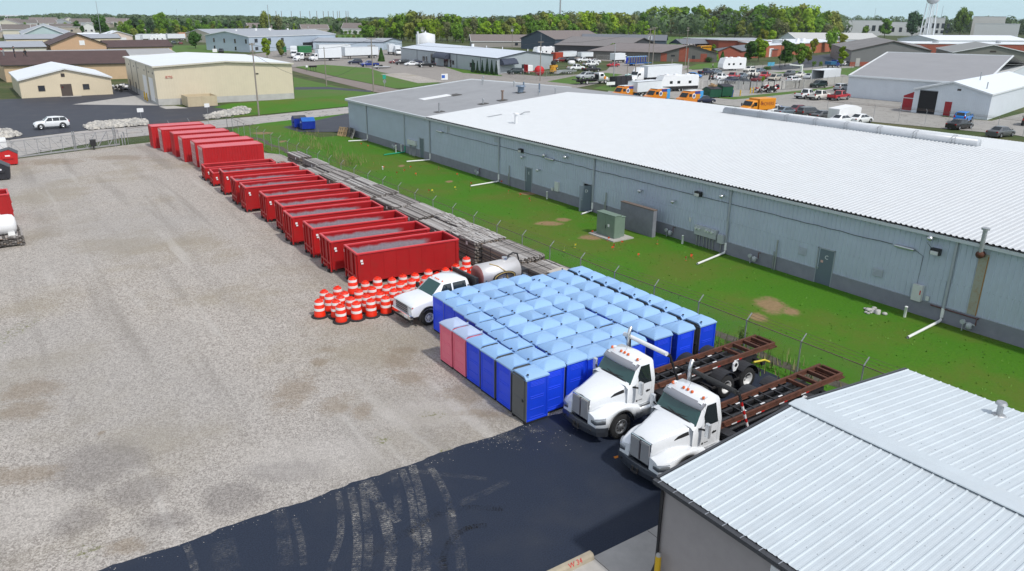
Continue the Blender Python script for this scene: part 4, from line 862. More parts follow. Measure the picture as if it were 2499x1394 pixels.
# ================================================================== shipping containers
CR = mat('container_red', (.47, .014, .018), .45, var=.08, vs=.7, dirt=(.36, .05, .05), ds=.6, da=.4, rand=.06); CRT = mat('container_roof_red', (.66, .13, .15), .5, var=.08, vs=.9, dirt=(.7, .25, .25), ds=.8, da=.3)
def corr(L_, pitch, d):
 pr = []; x = .1
 while x < L_-.1-pitch: pr += [(x, 0), (x+pitch*.3, 0), (x+pitch*.5, d), (x+pitch*.8, d)]; x += pitch
 return pr+[(L_-.1, 0)]
def container(bars):
 L_, W, H = 6.06, 1.22, 2.59
 t = thing('shipping_container', 'x', 'container', (0, 0, 0), 0, 'red shipping containers standing in a row')
 f = MB()
 for x in (0, L_-.12):
  for y in (-W, W-.12): f.box(x, x+.12, y, y+.12, 0, H)
  f.box(x, x+.12, -W+.12, W-.12, H-.12, H); f.box(x, x+.12, -W+.12, W-.12, 0, .15)
 for y in (-W, W-.1):
  f.box(.12, L_-.12, y, y+.1, H-.1, H-.0); f.box(.12, L_-.12, y, y+.1, 0, .16)
 f.build('frame', CR, t, bevel=.012)
 s_ = MB(); pr = corr(L_, .28, .045); k = len(pr)
 for sg in (-1, 1): s_.add([(x, sg*(W-.01-d), .16) for x, d in pr]+[(x, sg*(W-.01-d), H-.1) for x, d in pr], [(i, i+1, k+i+1, k+i) for i in range(k-1)])
 pe = [(y-W, d) for y, d in corr(2*W, .28, .045)]; ke = len(pe)
 s_.add([(L_-.02-d, y, .15) for y, d in pe]+[(L_-.02-d, y, H-.12) for y, d in pe], [(i, i+1, ke+i+1, ke+i) for i in range(ke-1)])
 if not bars: s_.add([(.02+d, y, .15) for y, d in pe]+[(.02+d, y, H-.12) for y, d in pe], [(i, i+1, ke+i+1, ke+i) for i in range(ke-1)])
 s_.build('corrugated_side', CR, t)
 r = MB(); pr = corr(L_, .21, .022); k = len(pr); r.add([(x, -W+.1, H-.03+d) for x, d in pr]+[(x, W-.1, H-.03+d) for x, d in pr], [(i, i+1, k+i+1, k+i) for i in range(k-1)]); r.build('roof', CRT, t)
 if bars:
  for sg in (-1, 1):
   d = MB(); y0, y1 = sorted((sg*.01, sg*(W-.12))); d.box(.02, .06, y0, y1, .15, H-.12)
   for z_ in (.55, 1.1, 1.65, 2.1): d.box(.008, .02, y0+.06, y1-.06, z_, z_+.06)
   dr = d.build('door', CR, t)
   for q in (.25, .78):
    b = MB(); y = sg*q; b.cyl((-.03, y, .1), (-.03, y, H-.06), .028, n=8)
    for z_ in (.2, .8, 1.4, 2.3): b.box(-.06, .01, y-.06, y+.06, z_, z_+.07)
    b.box(-.06, -.03, min(y, y-sg*.3), max(y, y-sg*.3), 1.05, 1.1); b.build('lock_bar', mat('bar_white', (.72, .62, .60), .5), dr)
 return t
cA, cB = container(True), container(False); cs = set()
cl = ['red shipping container farthest from the camera, its end plain', 'red shipping container with white lock bars, second from the far end', 'red shipping container with plain corrugated end, third from the far end', 'red shipping container with white lock bars between a plain one and its twin', 'red shipping container with white lock bars, second from the dumpsters', 'red shipping container with white lock bars right beside the low dumpsters']
cc = lambda x, y: (360+x*.13627, 290+y*.13627)
for (q, q2, b), lab in zip((((0, 100), (980, 65), 0), ((180, 155), (1185, 125), 1), ((390, 225), (1430, 190), 0), ((540, 300), (1610, 275), 1), ((760, 375), (1860, 350), 1), ((890, 465), (2030, 430), 1)), cl):
 p = G(*cc(*q), 2.6); e = G(*cc(*q2), 2.6); a = R(-1.5)
 c_ = Vector((p.x+.0, p.y, 0)) - Vector((-math.sin(a), math.cos(a), 0))*1.2; src = cA if b else cB
 if b not in cs: src.location = c_; src.rotation_euler.z = a; src['label'] = lab; cs.add(b)
 else: dup(src, c_, a, lab)
# ================================================================== lumber stacks
WD = []
for i, c_ in enumerate(((.33, .305, .285), (.20, .18, .165), (.44, .42, .40), (.10, .088, .08), (.27, .21, .16))):
 m = mat(f'weathered_wood_{i}', c_, .9, var=.3, vs=3)
 tc = m.node_tree.nodes['Texture Coordinate']; mp = m.node_tree.nodes.new('ShaderNodeMapping'); mp.inputs['Scale'].default_value = (6, .35, 6); m.node_tree.links.new(tc.outputs['Object'], mp.inputs[0])
 m.node_tree.links.new(mp.outputs[0], m.node_tree.nodes['Noise Texture'].inputs['Vector']); WD.append(m)
BR = mat('old_brick_red', (.26, .07, .05), .85, var=.25, vs=5)
def lumber(label, x0, x1, y0, y1, h, broken=False, red=False, z0=.0, grp='weathered lumber stacks along the fence'):
 "boards run along Y"
 t = thing('lumber_stack', label, 'lumber', ((x0+x1)/2, (y0+y1)/2, z0), U(-.012, .012), grp)
 w_, l_ = x1-x0, y1-y0; mb = MB(); z_ = .1; bw = .15; n = max(1, int(w_/bw)); lay = 0
 while z_ < h-.02:
  th = .05 if not red else .1
  for i in range(n):
   xa = -w_/2+i*w_/n; yo = U(-.09, .09); top = z_+th > h-.07
   if top and rnd.random() < .06: continue
   dz = U(-.008, .012); m = rnd.choice((0, 1, 1, 3, 3, 1, 4)) if not top else rnd.choice((0, 0, 2, 0, 1, 3) if not red else (5, 0, 5, 2))
   if broken and top:
    y = -l_/2
    while y < l_/2-.2:
     s_ = U(.35, .9); mb.obox((xa+w_/n/2+U(-.04, .04), y+s_/2, z_+th/2+U(0, .06)), (w_/n*.9, s_-.06, th), rz=U(-.15, .15), rx=U(-.05, .05), m=rnd.choice((0, 2, 2, 0))); y += s_
   else: mb.box(xa+.012, xa+w_/n-.012, -l_/2+yo, l_/2+yo, z_+dz, z_+th-.004+dz, m)
  z_ += th; lay += 1
  if lay % 9 == 8 and z_ < h-.2:
   z_ += .07
 mb.build('boards', WD+[BR], t)
 s_ = MB()
 for y in (-l_*.32, 0, l_*.32):
  s_.box(-w_/2-.03, w_/2+.03, y-.05, y+.05, 0, .1)
 s_.build('bearer', WD[3], t)
 if h > .7:
  for y in (-l_*.25, l_*.25): b = MB(); b.add([(-w_/2-.01, y-.02, .1), (-w_/2-.01, y+.02, .1), (-w_/2-.01, y+.02, h+.006), (-w_/2-.01, y-.02, h+.006), (w_/2+.01, y-.02, h+.006), (w_/2+.01, y+.02, h+.006)], [(0, 1, 2, 3), (3, 2, 5, 4)]); b.build('strap', BLACK, t)
  b = MB(); b.box(-w_/2-.02, -w_/2-.011, -l_*.25-.1, -l_*.25+.12, h-.35, h-.12); b.build('tally_card', WHT, t)
 return t
zf = 1.5
R1 = [(76.2, 80.0), (71.6, 75.3), (67.9, 71.5), (64.0, 67.7), (60.0, 63.8), (56.1, 59.9), (52.2, 56.0), (48.3, 52.1)]
for i, (a, b) in enumerate(R1): lumber(f'grey lumber stack against the fence, {nth(i)} from the red containers', 25.95, 27.35, a+.1, b-.05, 1.5+U(-.08, .08))
R2 = [(67.6, 71.6), (63.4, 67.2), (59.9, 63.3), (55.7, 59.8), (51.7, 55.5), (48.0, 51.6), (44.0, 47.6)]
for i, (a, b) in enumerate(R2): lumber(f'grey lumber stack behind the dumpsters, {nth(i)} from the red containers', 24.55, 25.85, a+.1, b-.05, (1.3 if i == 0 else 1.5)+U(-.1, .08))
lumber('tall lumber stack with loose broken boards on top behind the dumpsters', 24.6, 25.85, 39.9, 43.7, 1.62, True)
lumber('lumber stack strewn with broken boards against the fence', 25.95, 27.3, 40.2, 47.8, 1.55, True)
lumber('wide flat lumber stack behind the tank truck', 25.0, 27.1, 35.7, 39.6, 1.55); lumber('long lumber stack at the toilet end of the fence row', 25.1, 27.2, 31.9, 35.5, 1.25)
lumber('low stack of grey planks beside the far dumpsters', 24.5, 25.7, 72.5, 76, .9)
lumber('small pile of red and grey bricks and boards at the far end of the lumber', 24.6, 25.8, 77.0, 79.2, .8, red=True)
mb = MB(); mb.obox((26.2, 32.6, 1.36), (1.3, 1.6, .03), rz=.2, rx=.03); tag(mb.build('plywood_sheet', mat('plywood', (.47, .43, .38), .8, var=.1)), 'pale plywood sheet lying on the last lumber stack', 'plywood')
# ================================================================== left edge of the yard
def frontload(name, label, body, lidm, loc_, rz, grp=None, txt=None):
 "front-load bin: sloped lid, fork pockets; 1.85 wide (X) 1.7 deep"
 t = thing(name, label, 'dumpster', loc_, rz, grp)
 pf = [(-.8, .12), (.8, .12), (.92, 1.15), (.2, 1.62), (-.9, 1.35)]
 mb = MB(); mb.prism(pf, -.92, .92, 'Y'); mb.build('bin', body, t, bevel=.02)
 for sg in (-1, 1):
  p = MB(); p.box(-.45, .5, *sorted((sg*.92, sg*1.04)), .72, .95); p.build('fork_pocket', body, t, bevel=.015)
 l_ = MB(); l_.prism([(.95, 1.16), (.2, 1.64), (-.93, 1.37), (-.93, 1.42), (.2, 1.70), (.97, 1.21)], -.93, -.01, 'Y'); l_.prism([(.95, 1.16), (.2, 1.64), (-.93, 1.37), (-.93, 1.42), (.2, 1.70), (.97, 1.21)], .01, .93, 'Y'); l_.build('lid', lidm, t, bevel=.01)
 w_ = MB()
 for x in (-.6, .6):
  for y in (-.7, .7): w_.cyl((x, y-.04, .08), (x, y+.04, .08), .08, n=10)
 w_.build('caster', BLACK, t)
 s_ = MB(); s_.box(-.2, .25, -.926, -.921, .95, 1.1); s_.build('sticker', WHT, t)
 return t
BD = mat('bin_red', (.50, .012, .014), .45, var=.05); BK = mat('bin_black', (.022, .022, .028), .5, var=.2); BB = mat('bin_blue', (.008, .035, .34), .45, var=.12, vs=2); LIDK = mat('lid_grey', (.06, .062, .07), .55, var=.1)
p = G(50, 402); frontload('front_load_dumpster', 'red front-load dumpster with dark lid at the left edge by the gate', BD, LIDK, (p.x-.95, p.y+.9, 0), R(-4))
p = G(32, 438); frontload('front_load_dumpster', 'black front-load dumpster behind the red one at the left edge', BK, LIDK, (p.x-.95, p.y+.9, 0), R(-4))
mb = MB(); p = G(37, 398); mb.box(-2.4, 0, 0, 2.2, 0, 2.1); tag(mb.build('white_crate', WHT, loc=(p.x-.35, p.y+3.2, 0), bevel=.03), 'plain white box behind the red front-load dumpster', 'box')
p = G(38, 540); dup(dt, (p.x-6.75, p.y+1.35, 0), R(1), 'open red roll-off dumpster cut by the left picture edge'); 
lumber('weathered lumber stack under the white tank at the left edge', p.x-2.9, p.x+.22, 60.9, 63.3, .75, grp='lumber at the left edge')
lumber('small second tier of boards on the left edge lumber stack', p.x-2.2, p.x+.05, 62.3, 63.3, .45, z0=.76, grp='lumber at the left edge')
t = thing('white_tank', 'white round plastic tank resting on lumber at the left edge', 'tank', (p.x-1.05, 61.65, .75))
mb = MB(); mb.lathe([(.001, -1.0), (.4, -.98), (.62, -.85), (.68, -.6), (.68, .6), (.62, .85), (.4, .98), (.001, 1.0)], 20, (0, 0, .72), 'X'); mb.lathe([(.2, .66), (.2, .8), (.001, .82)], 14, (0, 0, .66)); mb.build('vessel', WHT, t)
mb = MB(); mb.box(-.8, -.4, -.6, .6, 0, .25); mb.box(.4, .8, -.6, .6, 0, .25); mb.build('cradle', PVC, t)
p = G(737, 304); frontload('front_load_dumpster', 'blue front-load dumpster with closed lid in the grass', BB, mat('lid_blue', (.015, .12, .45), .45, var=.1), (37.9, 106.6, 0), R(-96))
frontload('front_load_dumpster', 'blue front-load dumpster with lid propped behind the closed blue one', BB, LIDK, (37.6, 109.0, 0), R(84))
def pallet(label, p, rz, rx, m):
 t = thing('wooden_pallet', label, 'pallet', p, rz, 'pallets leaning on the grey warehouse corner')
 mb = MB()
 def bx(x0, x1, y0, y1, z0, z1):
  M = Matrix.Rotation(rx, 3, 'Y'); P = [M @ Vector(q) for q in ((x0, y0, z0), (x1, y0, z0), (x1, y1, z0), (x0, y1, z0), (x0, y0, z1), (x1, y0, z1), (x1, y1, z1), (x0, y1, z1))]
  mb.add(P, [(3, 2, 1, 0), (4, 5, 6, 7), (0, 1, 5, 4), (1, 2, 6, 5), (2, 3, 7, 6), (3, 0, 4, 7)])
 for k in range(7): bx(.1, .12, -.55, .55, .0+k*.19, .11+k*.19)
 for y in (-.55, -.05, .45): bx(.02, .1, y, y+.1, 0, 1.25)
 for k in range(3): bx(.0, .02, -.55, .55, .05+k*.55, .16+k*.55)
 mb.build('slats', m, t); return t
for i, (x, y, rz, rx, m, lab) in enumerate(((39.2, 98.2, R(12), .42, mat('new_pallet', (.42, .29, .16), .85, var=.2), 'pale new pallet leaning outermost of the pallet group'), (39.5, 97.6, R(5), .36, mat('tan_pallet', (.34, .23, .13), .85, var=.2), 'tan pallet leaning second in the pallet group'), (39.9, 97.2, R(-2), .25, WD[1], 'grey pallet leaning steeply behind the tan ones'), (40.0, 96.4, R(-6), .2, WD[3], 'dark upright pallet in the middle of the group'), (39.75, 95.5, R(-14), .38, WD[0], 'grey pallet leaning separately nearest the downspout'))): pallet(lab, (x, y, 0), rz, rx, m)
# ================================================================== vehicles: wheels
TYRE = mat('tyre', (.016, .016, .017), .9, var=.25, vs=8); RIMW = mat('rim_white', (.66, .66, .65), .35, var=.08); RIMS = mat('rim_silver', (.50, .51, .52), .28, .8)
def wheel(par, x, y, r, w, out, rim=RIMS, n=18, deep=False):
 "axle along Y; out = +1/-1 side that shows"
 t = MB(); t.lathe([(r*.6, -w/2), (r*.93, -w/2), (r, -w*.36), (r, w*.36), (r*.93, w/2), (r*.6, w/2)], n, (x, y, r), 'Y', cap=False)
 o = t.build('wheel', TYRE, par)
 m = MB(); yo = out*w*.5
 if deep: pr = [(.001, yo*.2), (r*.2, yo*.25), (r*.22, yo*.1), (r*.42, -yo*.1), (r*.5, yo*.9), (r*.6, yo*.98), (r*.61, -yo*.9), (.001, -yo*.9)]
 else: pr = [(.001, yo*1.05), (r*.17, yo*1.04), (r*.2, yo*.8), (r*.48, yo*.72), (r*.52, yo*.98), (r*.6, yo*1.0), (r*.61, -yo*.9), (.001, -yo*.9)]
 m.lathe(pr, n, (x, y, r), 'Y', cap=False); 
 for k in range(8 if not deep else 6):
  a = k*math.pi/(4 if not deep else 3); c_ = (x+r*.35*math.cos(a), y+yo*(.74 if not deep else .12), r+r*.35*math.sin(a)); m.cyl((c_[0], c_[1]-out*.012, c_[2]), (c_[0], c_[1]+out*.012, c_[2]), r*.07, n=6, m=1)
 m.build('rim', [rim, BLACK], o); return o
def arc(cx, cz, r, a0, a1, n): return [(cx+r*math.cos(R(a0+(a1-a0)*i/n)), cz+r*math.sin(R(a0+(a1-a0)*i/n))) for i in range(n+1)]
TW = mat('truck_white', (.80, .82, .84), .22, var=.02, coat=.6); VIS = mat('visor_grey', (.30, .31, .34), .4, .2)
def hooktruck(name, label, roll_white, stripe):
 t = thing(name, label, 'truck', (0, 0, 0), 0, 'white roll-off trucks parked side by side')
 def hring(x, wt, zt, ws, zs, wl, zl):
  return [(x, -wl, zl), (x, -ws, zs), (x, -wt, zt-.05), (x, -wt*.8, zt), (x, 0, zt+.045), (x, wt*.8, zt), (x, wt, zt-.05), (x, ws, zs), (x, wl, zl)]
 hs = [(.20, .47, 1.66, .50, 1.3, .52, .80), (.24, .50, 1.70, .53, 1.32, .55, .80), (.7, .58, 1.82, .64, 1.45, .66, .95), (1.2, .70, 1.93, .78, 1.55, .80, 1.05), (1.62, .82, 2.02, .93, 1.65, .95, 1.0), (1.78, .86, 2.05, .98, 1.70, 1.0, 1.0)]
 mb = MB(); mb.loft([hring(*h) for h in hs], closed=False, cap=False); mb.build('hood', TW, t, bevel=.0)
 for sg in (-1, 1):
  fb = MB(); X = [.12+i*.055 for i in range(39)]; rings = []; yof = lambda x: 1.19-(.24*((.62-x)/.5)**2 if x < .62 else 0)
  for x in X:
   zt = 1.16+.22*math.sin(max(0, min(1, (x-.12)/1.1))*math.pi/2)-(.20*((x-1.3)/.9)**2 if x > 1.3 else 0)
   ra = .66; zb = .55 if x < .9 else .8; dx = abs(x-1.25)
   if dx < ra: zb = max(.52+math.sqrt(ra*ra-dx*dx), .52)
   yo = yof(x); zt = max(zt, zb+.10)
   rings.append([(x, sg*.5, zt+.04), (x, sg*(yo-.38), zt+.03)]+[(x, sg*(yo-.30+.30*math.sin(R(a))), zt-(zt-zb)*.42*(1-math.cos(R(a)))) for a in (15, 35, 55, 75, 90)]+[(x, sg*yo, zb), (x, sg*(yo-.05), zb), (x, sg*.5, max(zb, .6))])
  fb.loft(rings, closed=True); fd = fb.build('fender', TW, t)
  am = MB(); am.loft([[(x, sg*1.15, z_), (x, sg*1.235, z_), (x, sg*1.235, z2), (x, sg*1.15, z2)] for (x, z_), (_, z2) in zip(arc(1.25, .52, .645, 8, 172, 18), arc(1.25, .52, .70, 8, 172, 18))]); am.build('arch_moulding', BLACK, fd)
  hl = MB(); hl.loft([[(x, sg*y, z0), (x, sg*y, z1), (x+.06, sg*(y-.06), z1), (x+.06, sg*(y-.06), z0)] for x, y, z0, z1 in [(.105, .70, .86, 1.04), (.105, .92, .83, 1.06)]+[(x, yof(x)+.012, .84+.1*(x-.12), 1.07+.12*(x-.12)) for x in (.13, .2, .28, .36, .44)]]); hl.build('headlight', mat('headlight_lens', (.34, .36, .38), .12, .55), t)
  wheel(t, 1.25, sg*1.02, .52, .32, sg, RIMS)
 g = MB(); g.box(.15, .235, -.50, .50, .78, 1.68); g.build('grille_surround', CHROME, t, bevel=.03)
 for sg in (-1, 1):
  m = MB(); m.prism([(min(sg*.05, sg*.45), .84), (max(sg*.05, sg*.45), .84), (max(sg*.05, sg*.45), 1.6), (min(sg*.05, sg*.45), 1.6)], .135, .152, 'X')
  for k in range(14): y = sg*(.07+k*.0285); m.box(.128, .136, y-.006, y+.006, .85, 1.59)
  m.build('grille_mesh', mat('grille_grey', (.42, .42, .43), .5, .2), t)
 m = MB(); m.cyl((.14, 0, 1.52), (.12, 0, 1.52), .05, n=10); m.box(.125, .14, -.02, .02, .85, 1.62); m.build('emblem', [mat('emblem_bar', (.22, .20, .21), .3, .6)], t)
 b = MB(); b.loft([[(x, y, .36), (x-.03, y, .56), (x, y, .72), (x+.14, y, .72), (x+.14, y, .36)] for x, y in ((.42, -1.2), (.14, -1.02), (.03, -.5), (0, 0), (.03, .5), (.14, 1.02), (.42, 1.2))], sm=False); b.build('bumper', mat('bumper_steel', (.10, .11, .13), .3, .7), t, bevel=.01)
 h = MB(); h.box(-.08, .02, -.14, -.08, .42, .6); h.box(-.08, .02, .08, .14, .42, .6); h.box(-.1, -.06, -.16, .16, .4, .46)
 for y in (-.75, .75): h.cyl((.02, y, .56), (.05, y, .56), .04, n=8)
 h.build('tow_hook', DARK, t)
 def cring(x, zl, zs, zt, ws, wt, crown=.04): return [(x, -1.02, zl), (x, -ws, zs), (x, -wt, zt-.07), (x, -wt*.9, zt), (x, 0, zt+crown), (x, wt*.9, zt), (x, wt, zt-.07), (x, ws, zs), (x, 1.02, zl)]
 rs = [cring(1.62, 1.0, 1.98, 2.03, 1.02, .98, .0), cring(1.80, 1.0, 2.0, 2.10, 1.03, .96, .02), cring(2.16, 1.0, 2.05, 2.73, 1.03, .88, .04), cring(2.34, 1.0, 2.05, 2.86, 1.03, .87, .06), cring(2.9, 1.0, 2.05, 2.88, 1.03, .87, .06), cring(3.06, 1.0, 2.05, 2.80, 1.02, .85, .05)]
 mb = MB(); skip = {(1, j) for j in (2, 3, 4, 5)}; mb.loft(rs, closed=False, cap=False, skip=skip, sm=True); mb.add(rs[-1], [tuple(range(9))]); cb = mb.build('cab', TW, t)
 w_ = MB(); a, b_ = rs[1], rs[2]
 for j in (2, 3, 4, 5): w_.add([a[j], a[j+1], b_[j+1], b_[j]], [(0, 1, 2, 3)], 0, True)
 w_.build('windshield', glassy('windshield_glass', (.02, .075, .07)), t)
 s_ = MB(); s_.tube([(1.80, -.93, 2.04), (1.79, -.5, 2.10), (1.785, 0, 2.13), (1.79, .5, 2.10), (1.80, .93, 2.04)], .035, 6); s_.beam((1.86, -.5, 2.2), (1.80, .05, 2.14), .02); s_.beam((1.86, .45, 2.2), (1.80, -.02, 2.14), .02); s_.build('wiper_cowl', BLACK, t)
 v = MB(); v.loft([[(x-.17, y, z_-.17), (x-.2, y, z_-.10), (x+.02, y, z_+.07), (x+.08, y, z_+.03)] for x, y, z_ in [(2.14+.10*abs(y/.9)**2, y, 2.72-.02*abs(y)) for y in (-.9, -.6, -.3, 0, .3, .6, .9)]]); v.build('sun_visor', VIS, t)
 for sg in (-1, 1):
  d = MB(); d.prism([(1.92, 1.12), (2.88, 1.12), (2.9, 2.02), (2.78, 2.70), (2.36, 2.70), (2.02, 2.06), (1.9, 2.0)], sg*1.005, sg*1.04, 'Y')
  d.v = [(x, y-sg*max(0, (z_-2.05))*.23, z_) for x, y, z_ in d.v]
  do = d.build('door', TW, t, bevel=.012)
  g = MB(); g.prism([(2.17, 1.98), (2.86, 1.98), (2.82, 2.67), (2.36, 2.67), (2.17, 2.34)], sg*1.036, sg*1.046, 'Y'); g.v = [(x, y-sg*max(0, (z_-2.05))*.23, z_) for x, y, z_ in g.v]; g.build('side_window', GLASS, do)
  k = MB(); k.cyl((2.68, sg*1.04, 1.62), (2.68, sg*1.05, 1.62), .05, n=10); k.box(2.6, 2.8, *sorted((sg*1.04, sg*1.052)), 1.59, 1.65); k.build('handle', BLACK, do)
  k = MB(); k.lathe([(.045, sg*1.038), (.045, sg*1.046), (.001, sg*1.046)], 10, (2.12, 0, 1.32), 'Y'); k.box(2.2, 2.4, *sorted((sg*1.04, sg*1.045)), 1.31, 1.335); k.build('badge', BLACK, do)
  def hy(x, z_):
   for p, q in zip(hs[:-1], hs[1:]):
    if p[0] <= x <= q[0]:
     f = (x-p[0])/(q[0]-p[0]); wt, zt, ws, zs, wl, zl = [a+(b-a)*f for a, b in zip(p[1:], q[1:])]; zt -= .05
     return wt+(ws-wt)*(zt-z_)/(zt-zs) if z_ > zs else ws+(wl-ws)*(zs-z_)/(zs-zl)
  k = MB(); k.loft([[(x, sg*(hy(x, z0)+.012), z0), (x, sg*(hy(x, z1)+.012), z1), (x, sg*(hy(x, z1)-.05), z1), (x, sg*(hy(x, z0)-.05), z0)] for x, z0, z1 in ((1.05, 1.635, 1.65), (1.2, 1.67, 1.76), (1.4, 1.72, 1.83), (1.58, 1.77, 1.88))], sm=False); k.build('hood_vent', BLACK, t)
  k = MB(); k.beam((1.86, sg*1.0, 1.98), (1.98, sg*1.26, 2.0), .05); k.build('mirror_arm', BLACK, t)
  k = MB(); k.box(1.95, 2.07, *sorted((sg*1.22, sg*1.42)), 1.74, 2.28); k.build('mirror', mat('mirror_shell', (.74, .75, .76), .18, .45), t, bevel=.035)
 for y in (-.72, -.2, 0, .2, .72):
  k = MB(); k.lathe([(.001, .09), (.045, .07), (.06, 0)], 8, (2.34+.0, y, 2.90-.03*abs(y))); k.obox((2.42, y, 2.91), (.2, .1, .03), m=1); k.build('marker_light', [AMBER, TW], t)
 k = MB(); k.cyl((2.3, -.98, 2.3), (2.05, -1.0, 3.1), .006, n=4); k.cyl((2.45, .1, 2.9), (2.6, .1, 3.15), .006, n=4); k.build('antenna', BLACK, t)
 k = MB(); k.box(1.82, 1.84, .45, .62, 2.2, 2.36); 
 f = MB()
 for y in (-.42, .42): f.box(.5, 10.2, y-.05, y+.05, .72, 1.0)
 for x in (1.0, 3.3, 4.6, 6.2, 9.6): f.box(x, x+.12, -.42, .42, .76, .96)
 f.box(.6, 3.0, -.8, .8, .75, 1.0); f.build('chassis', DARK, t)
 for sg in (-1, 1):
  k = MB(); k.lathe([(.001, 2.02), (.28, 2.03), (.31, 2.06), (.31, 3.15), (.28, 3.18), (.001, 3.19)], 18, (0, sg*.88, .78), 'X'); k.box(2.1, 3.1, *sorted((sg*.78, sg*1.12)), 1.06, 1.10)
  for x in (2.35, 2.85): k.lathe([(.318, x-.03), (.318, x+.03)], 18, (0, sg*.88, .78), 'X')
  k.build('fuel_tank', ALU, t)
 k = MB(); k.tube([(3.25, .78, .9), (3.25, .78, 3.0), (3.26, .78, 3.2), (3.34, .82, 3.36), (3.44, .86, 3.44)], .075, 10); k.build('exhaust_stack', ALU, t)
 k = MB(); k.box(3.15, 3.4, -.7, .55, 1.0, 1.7); k.box(3.45, 3.9, -1.1, -.5, .75, 1.2); k.tube([(3.1, -.3, 1.6), (3.3, -.4, 1.3), (3.5, -.3, 1.1)], .03); k.tube([(3.1, .0, 1.6), (3.3, .1, 1.3), (3.5, .0, 1.1)], .03); k.cyl((3.5, .9, .75), (4.3, .9, .75), .2, n=12); k.build('rear_gear', DARK, t)
 k = MB()
 for y in (-.52, .52):
  k.box(3.5, 11.3, y-.045, y+.045, 1.20, 1.38); k.box(3.5, 11.3, y-.09, y+.09, 1.18, 1.205)
 for x in (8.9, 9.6, 10.3, 10.9, 11.25): k.box(x, x+.12, -.44, .44, 1.2, 1.36)
 k.box(10.85, 11.4, -.62, .62, 1.13, 1.2); k.box(3.4, 3.6, -.6, .6, 1.1, 1.45)
 k.build('hoist_rail', RUST, t, bevel=.008)
 k = MB()
 for y in (-.22, .22): k.box(3.7, 9.0, y-.06, y+.06, 1.1, 1.24)
 for x in [4+i*.62 for i in range(9)]: k.box(x, x+.07, -.44, .44, 1.18, 1.26)
 for y in (-.62, .62): k.cyl((3.8, y*1.0, 1.02), (7.0, y, 1.05), .07, n=10)
 k.build('hoist_cylinder', DARK, t)
 k = MB()
 for x in (5.2, 6.3, 7.4): k.box(x, x+.24, -.3, -.24, 1.262, 1.275); k.box(x+.3, x+.54, .24, .3, 1.262, 1.275)
 for x in (4.2, 5.6, 7.0, 8.4): k.box(x, x+.3, -.625, -.612, 1.195, 1.235); k.box(x+.3, x+.5, -.625, -.612, 1.195, 1.235, 1)
 k.build('reflective_tape', [WHT, REDT], t)
 for x in (7.28, 8.68):
  for sg in (-1, 1): wheel(t, x, sg*.98, .51, .5, sg, RIMW, deep=True)
 for x in (5.9,):
  for sg in (-1, 1): wheel(t, x, sg*1.0, .44, .28, sg, RIMW, deep=True)
 for sg in (-1, 1):
  k = MB(); a0 = arc(7.28, .51, .66, 25, 165, 10); a1 = arc(8.68, .51, .66, 5, 135, 10)
  for A in (a0, a1): k.loft([[(x, sg*.64, z_), (x, sg*1.26, z_), (x, sg*1.26, z_+.03), (x, sg*.64, z_+.03)] for x, z_ in A], sm=False)
  k.build('mudguard', mat('mudguard', (.024, .024, .027), .6, var=.25), t)
  k = MB(); k.box(6.5, 9.6, *sorted((sg*1.1, sg*1.16)), .62, .70); k.box(6.4, 6.5, *sorted((sg*.5, sg*1.16)), .62, .7); k.box(9.55, 9.65, *sorted((sg*.5, sg*1.16)), .6, .7); k.build('side_guard', DARK, t)
 k = MB(); k.prism([(7.75, 1.08), (7.9, 1.08), (8.05, 1.3), (8.0, 1.48), (7.85, 1.54), (7.72, 1.45), (7.7, 1.25)], -1.12, -1.06, 'Y'); k.lathe([(.09, -1.13), (.09, -1.05), (.05, -1.05), (.05, -1.13)], 12, (7.88, 0, 1.36), 'Y', 1); k.build('hook_plate', [WHT, BLACK], t)
 k = MB(); k.box(9.9, 10.1, -1.0, 1.0, .75, .9); k.tube([(9.4, -.9, 1.0), (10.1, -.95, .95), (10.4, -1.0, .8)], .05, m=1); k.lathe([(.09, 9.88), (.09, 9.9)], 8, (0, -.8, .83), 'X', 1); k.build('rear_bar', [DARK, mat('hazard_yellow', (.6, .5, .05), .5)], t)
 k = MB(); k.beam((3.55, -1.24, 2.95), (3.55, 1.24, 2.95), .1, .12); k.beam((3.55, .95, 1.2), (3.55, 1.0, 2.95), .09); k.build('tarp_gantry', DARK, t)
 k = MB(); k.cyl((3.42, -1.2, 3.04), (3.42, 1.2, 3.04), .09, n=12); k.build('tarp_roll', WHT if roll_white else mat('tarp_black', (.03, .03, .03), .7), t)
 for sg in (-1, 1):
  k = MB(); pa = Vector((3.55, sg*1.26, 2.95)); pb = Vector((4.35, sg*1.26, 1.25)); n = 9
  for i in range(n): k.beam(pa.lerp(pb, i/n), pa.lerp(pb, (i+1)/n), .07, .07, (i % 2)*2 if stripe and sg < 0 and i > 1 else (0 if not (stripe and sg < 0) else 0))
  if stripe and sg < 0: k.m = [1 if m_ == 0 and i >= 12 else m_ for i, m_ in enumerate(k.m)]
  k.build('tarp_arm', [DARK, REDT, WHT], t)
 return t
T1 = hooktruck('roll_off_truck', 'white roll-off truck with white tarp roll, parked directly beside the toilets', True, False)
T1.location = (16.80, 19.82, 0); T1.rotation_euler.z = R(.6)
T2 = hooktruck('roll_off_truck', 'white roll-off truck with striped tarp arm next to the ribbed shed roof', False, True)
T2.location = (16.54, 16.25, 0); T2.rotation_euler.z = R(.4)
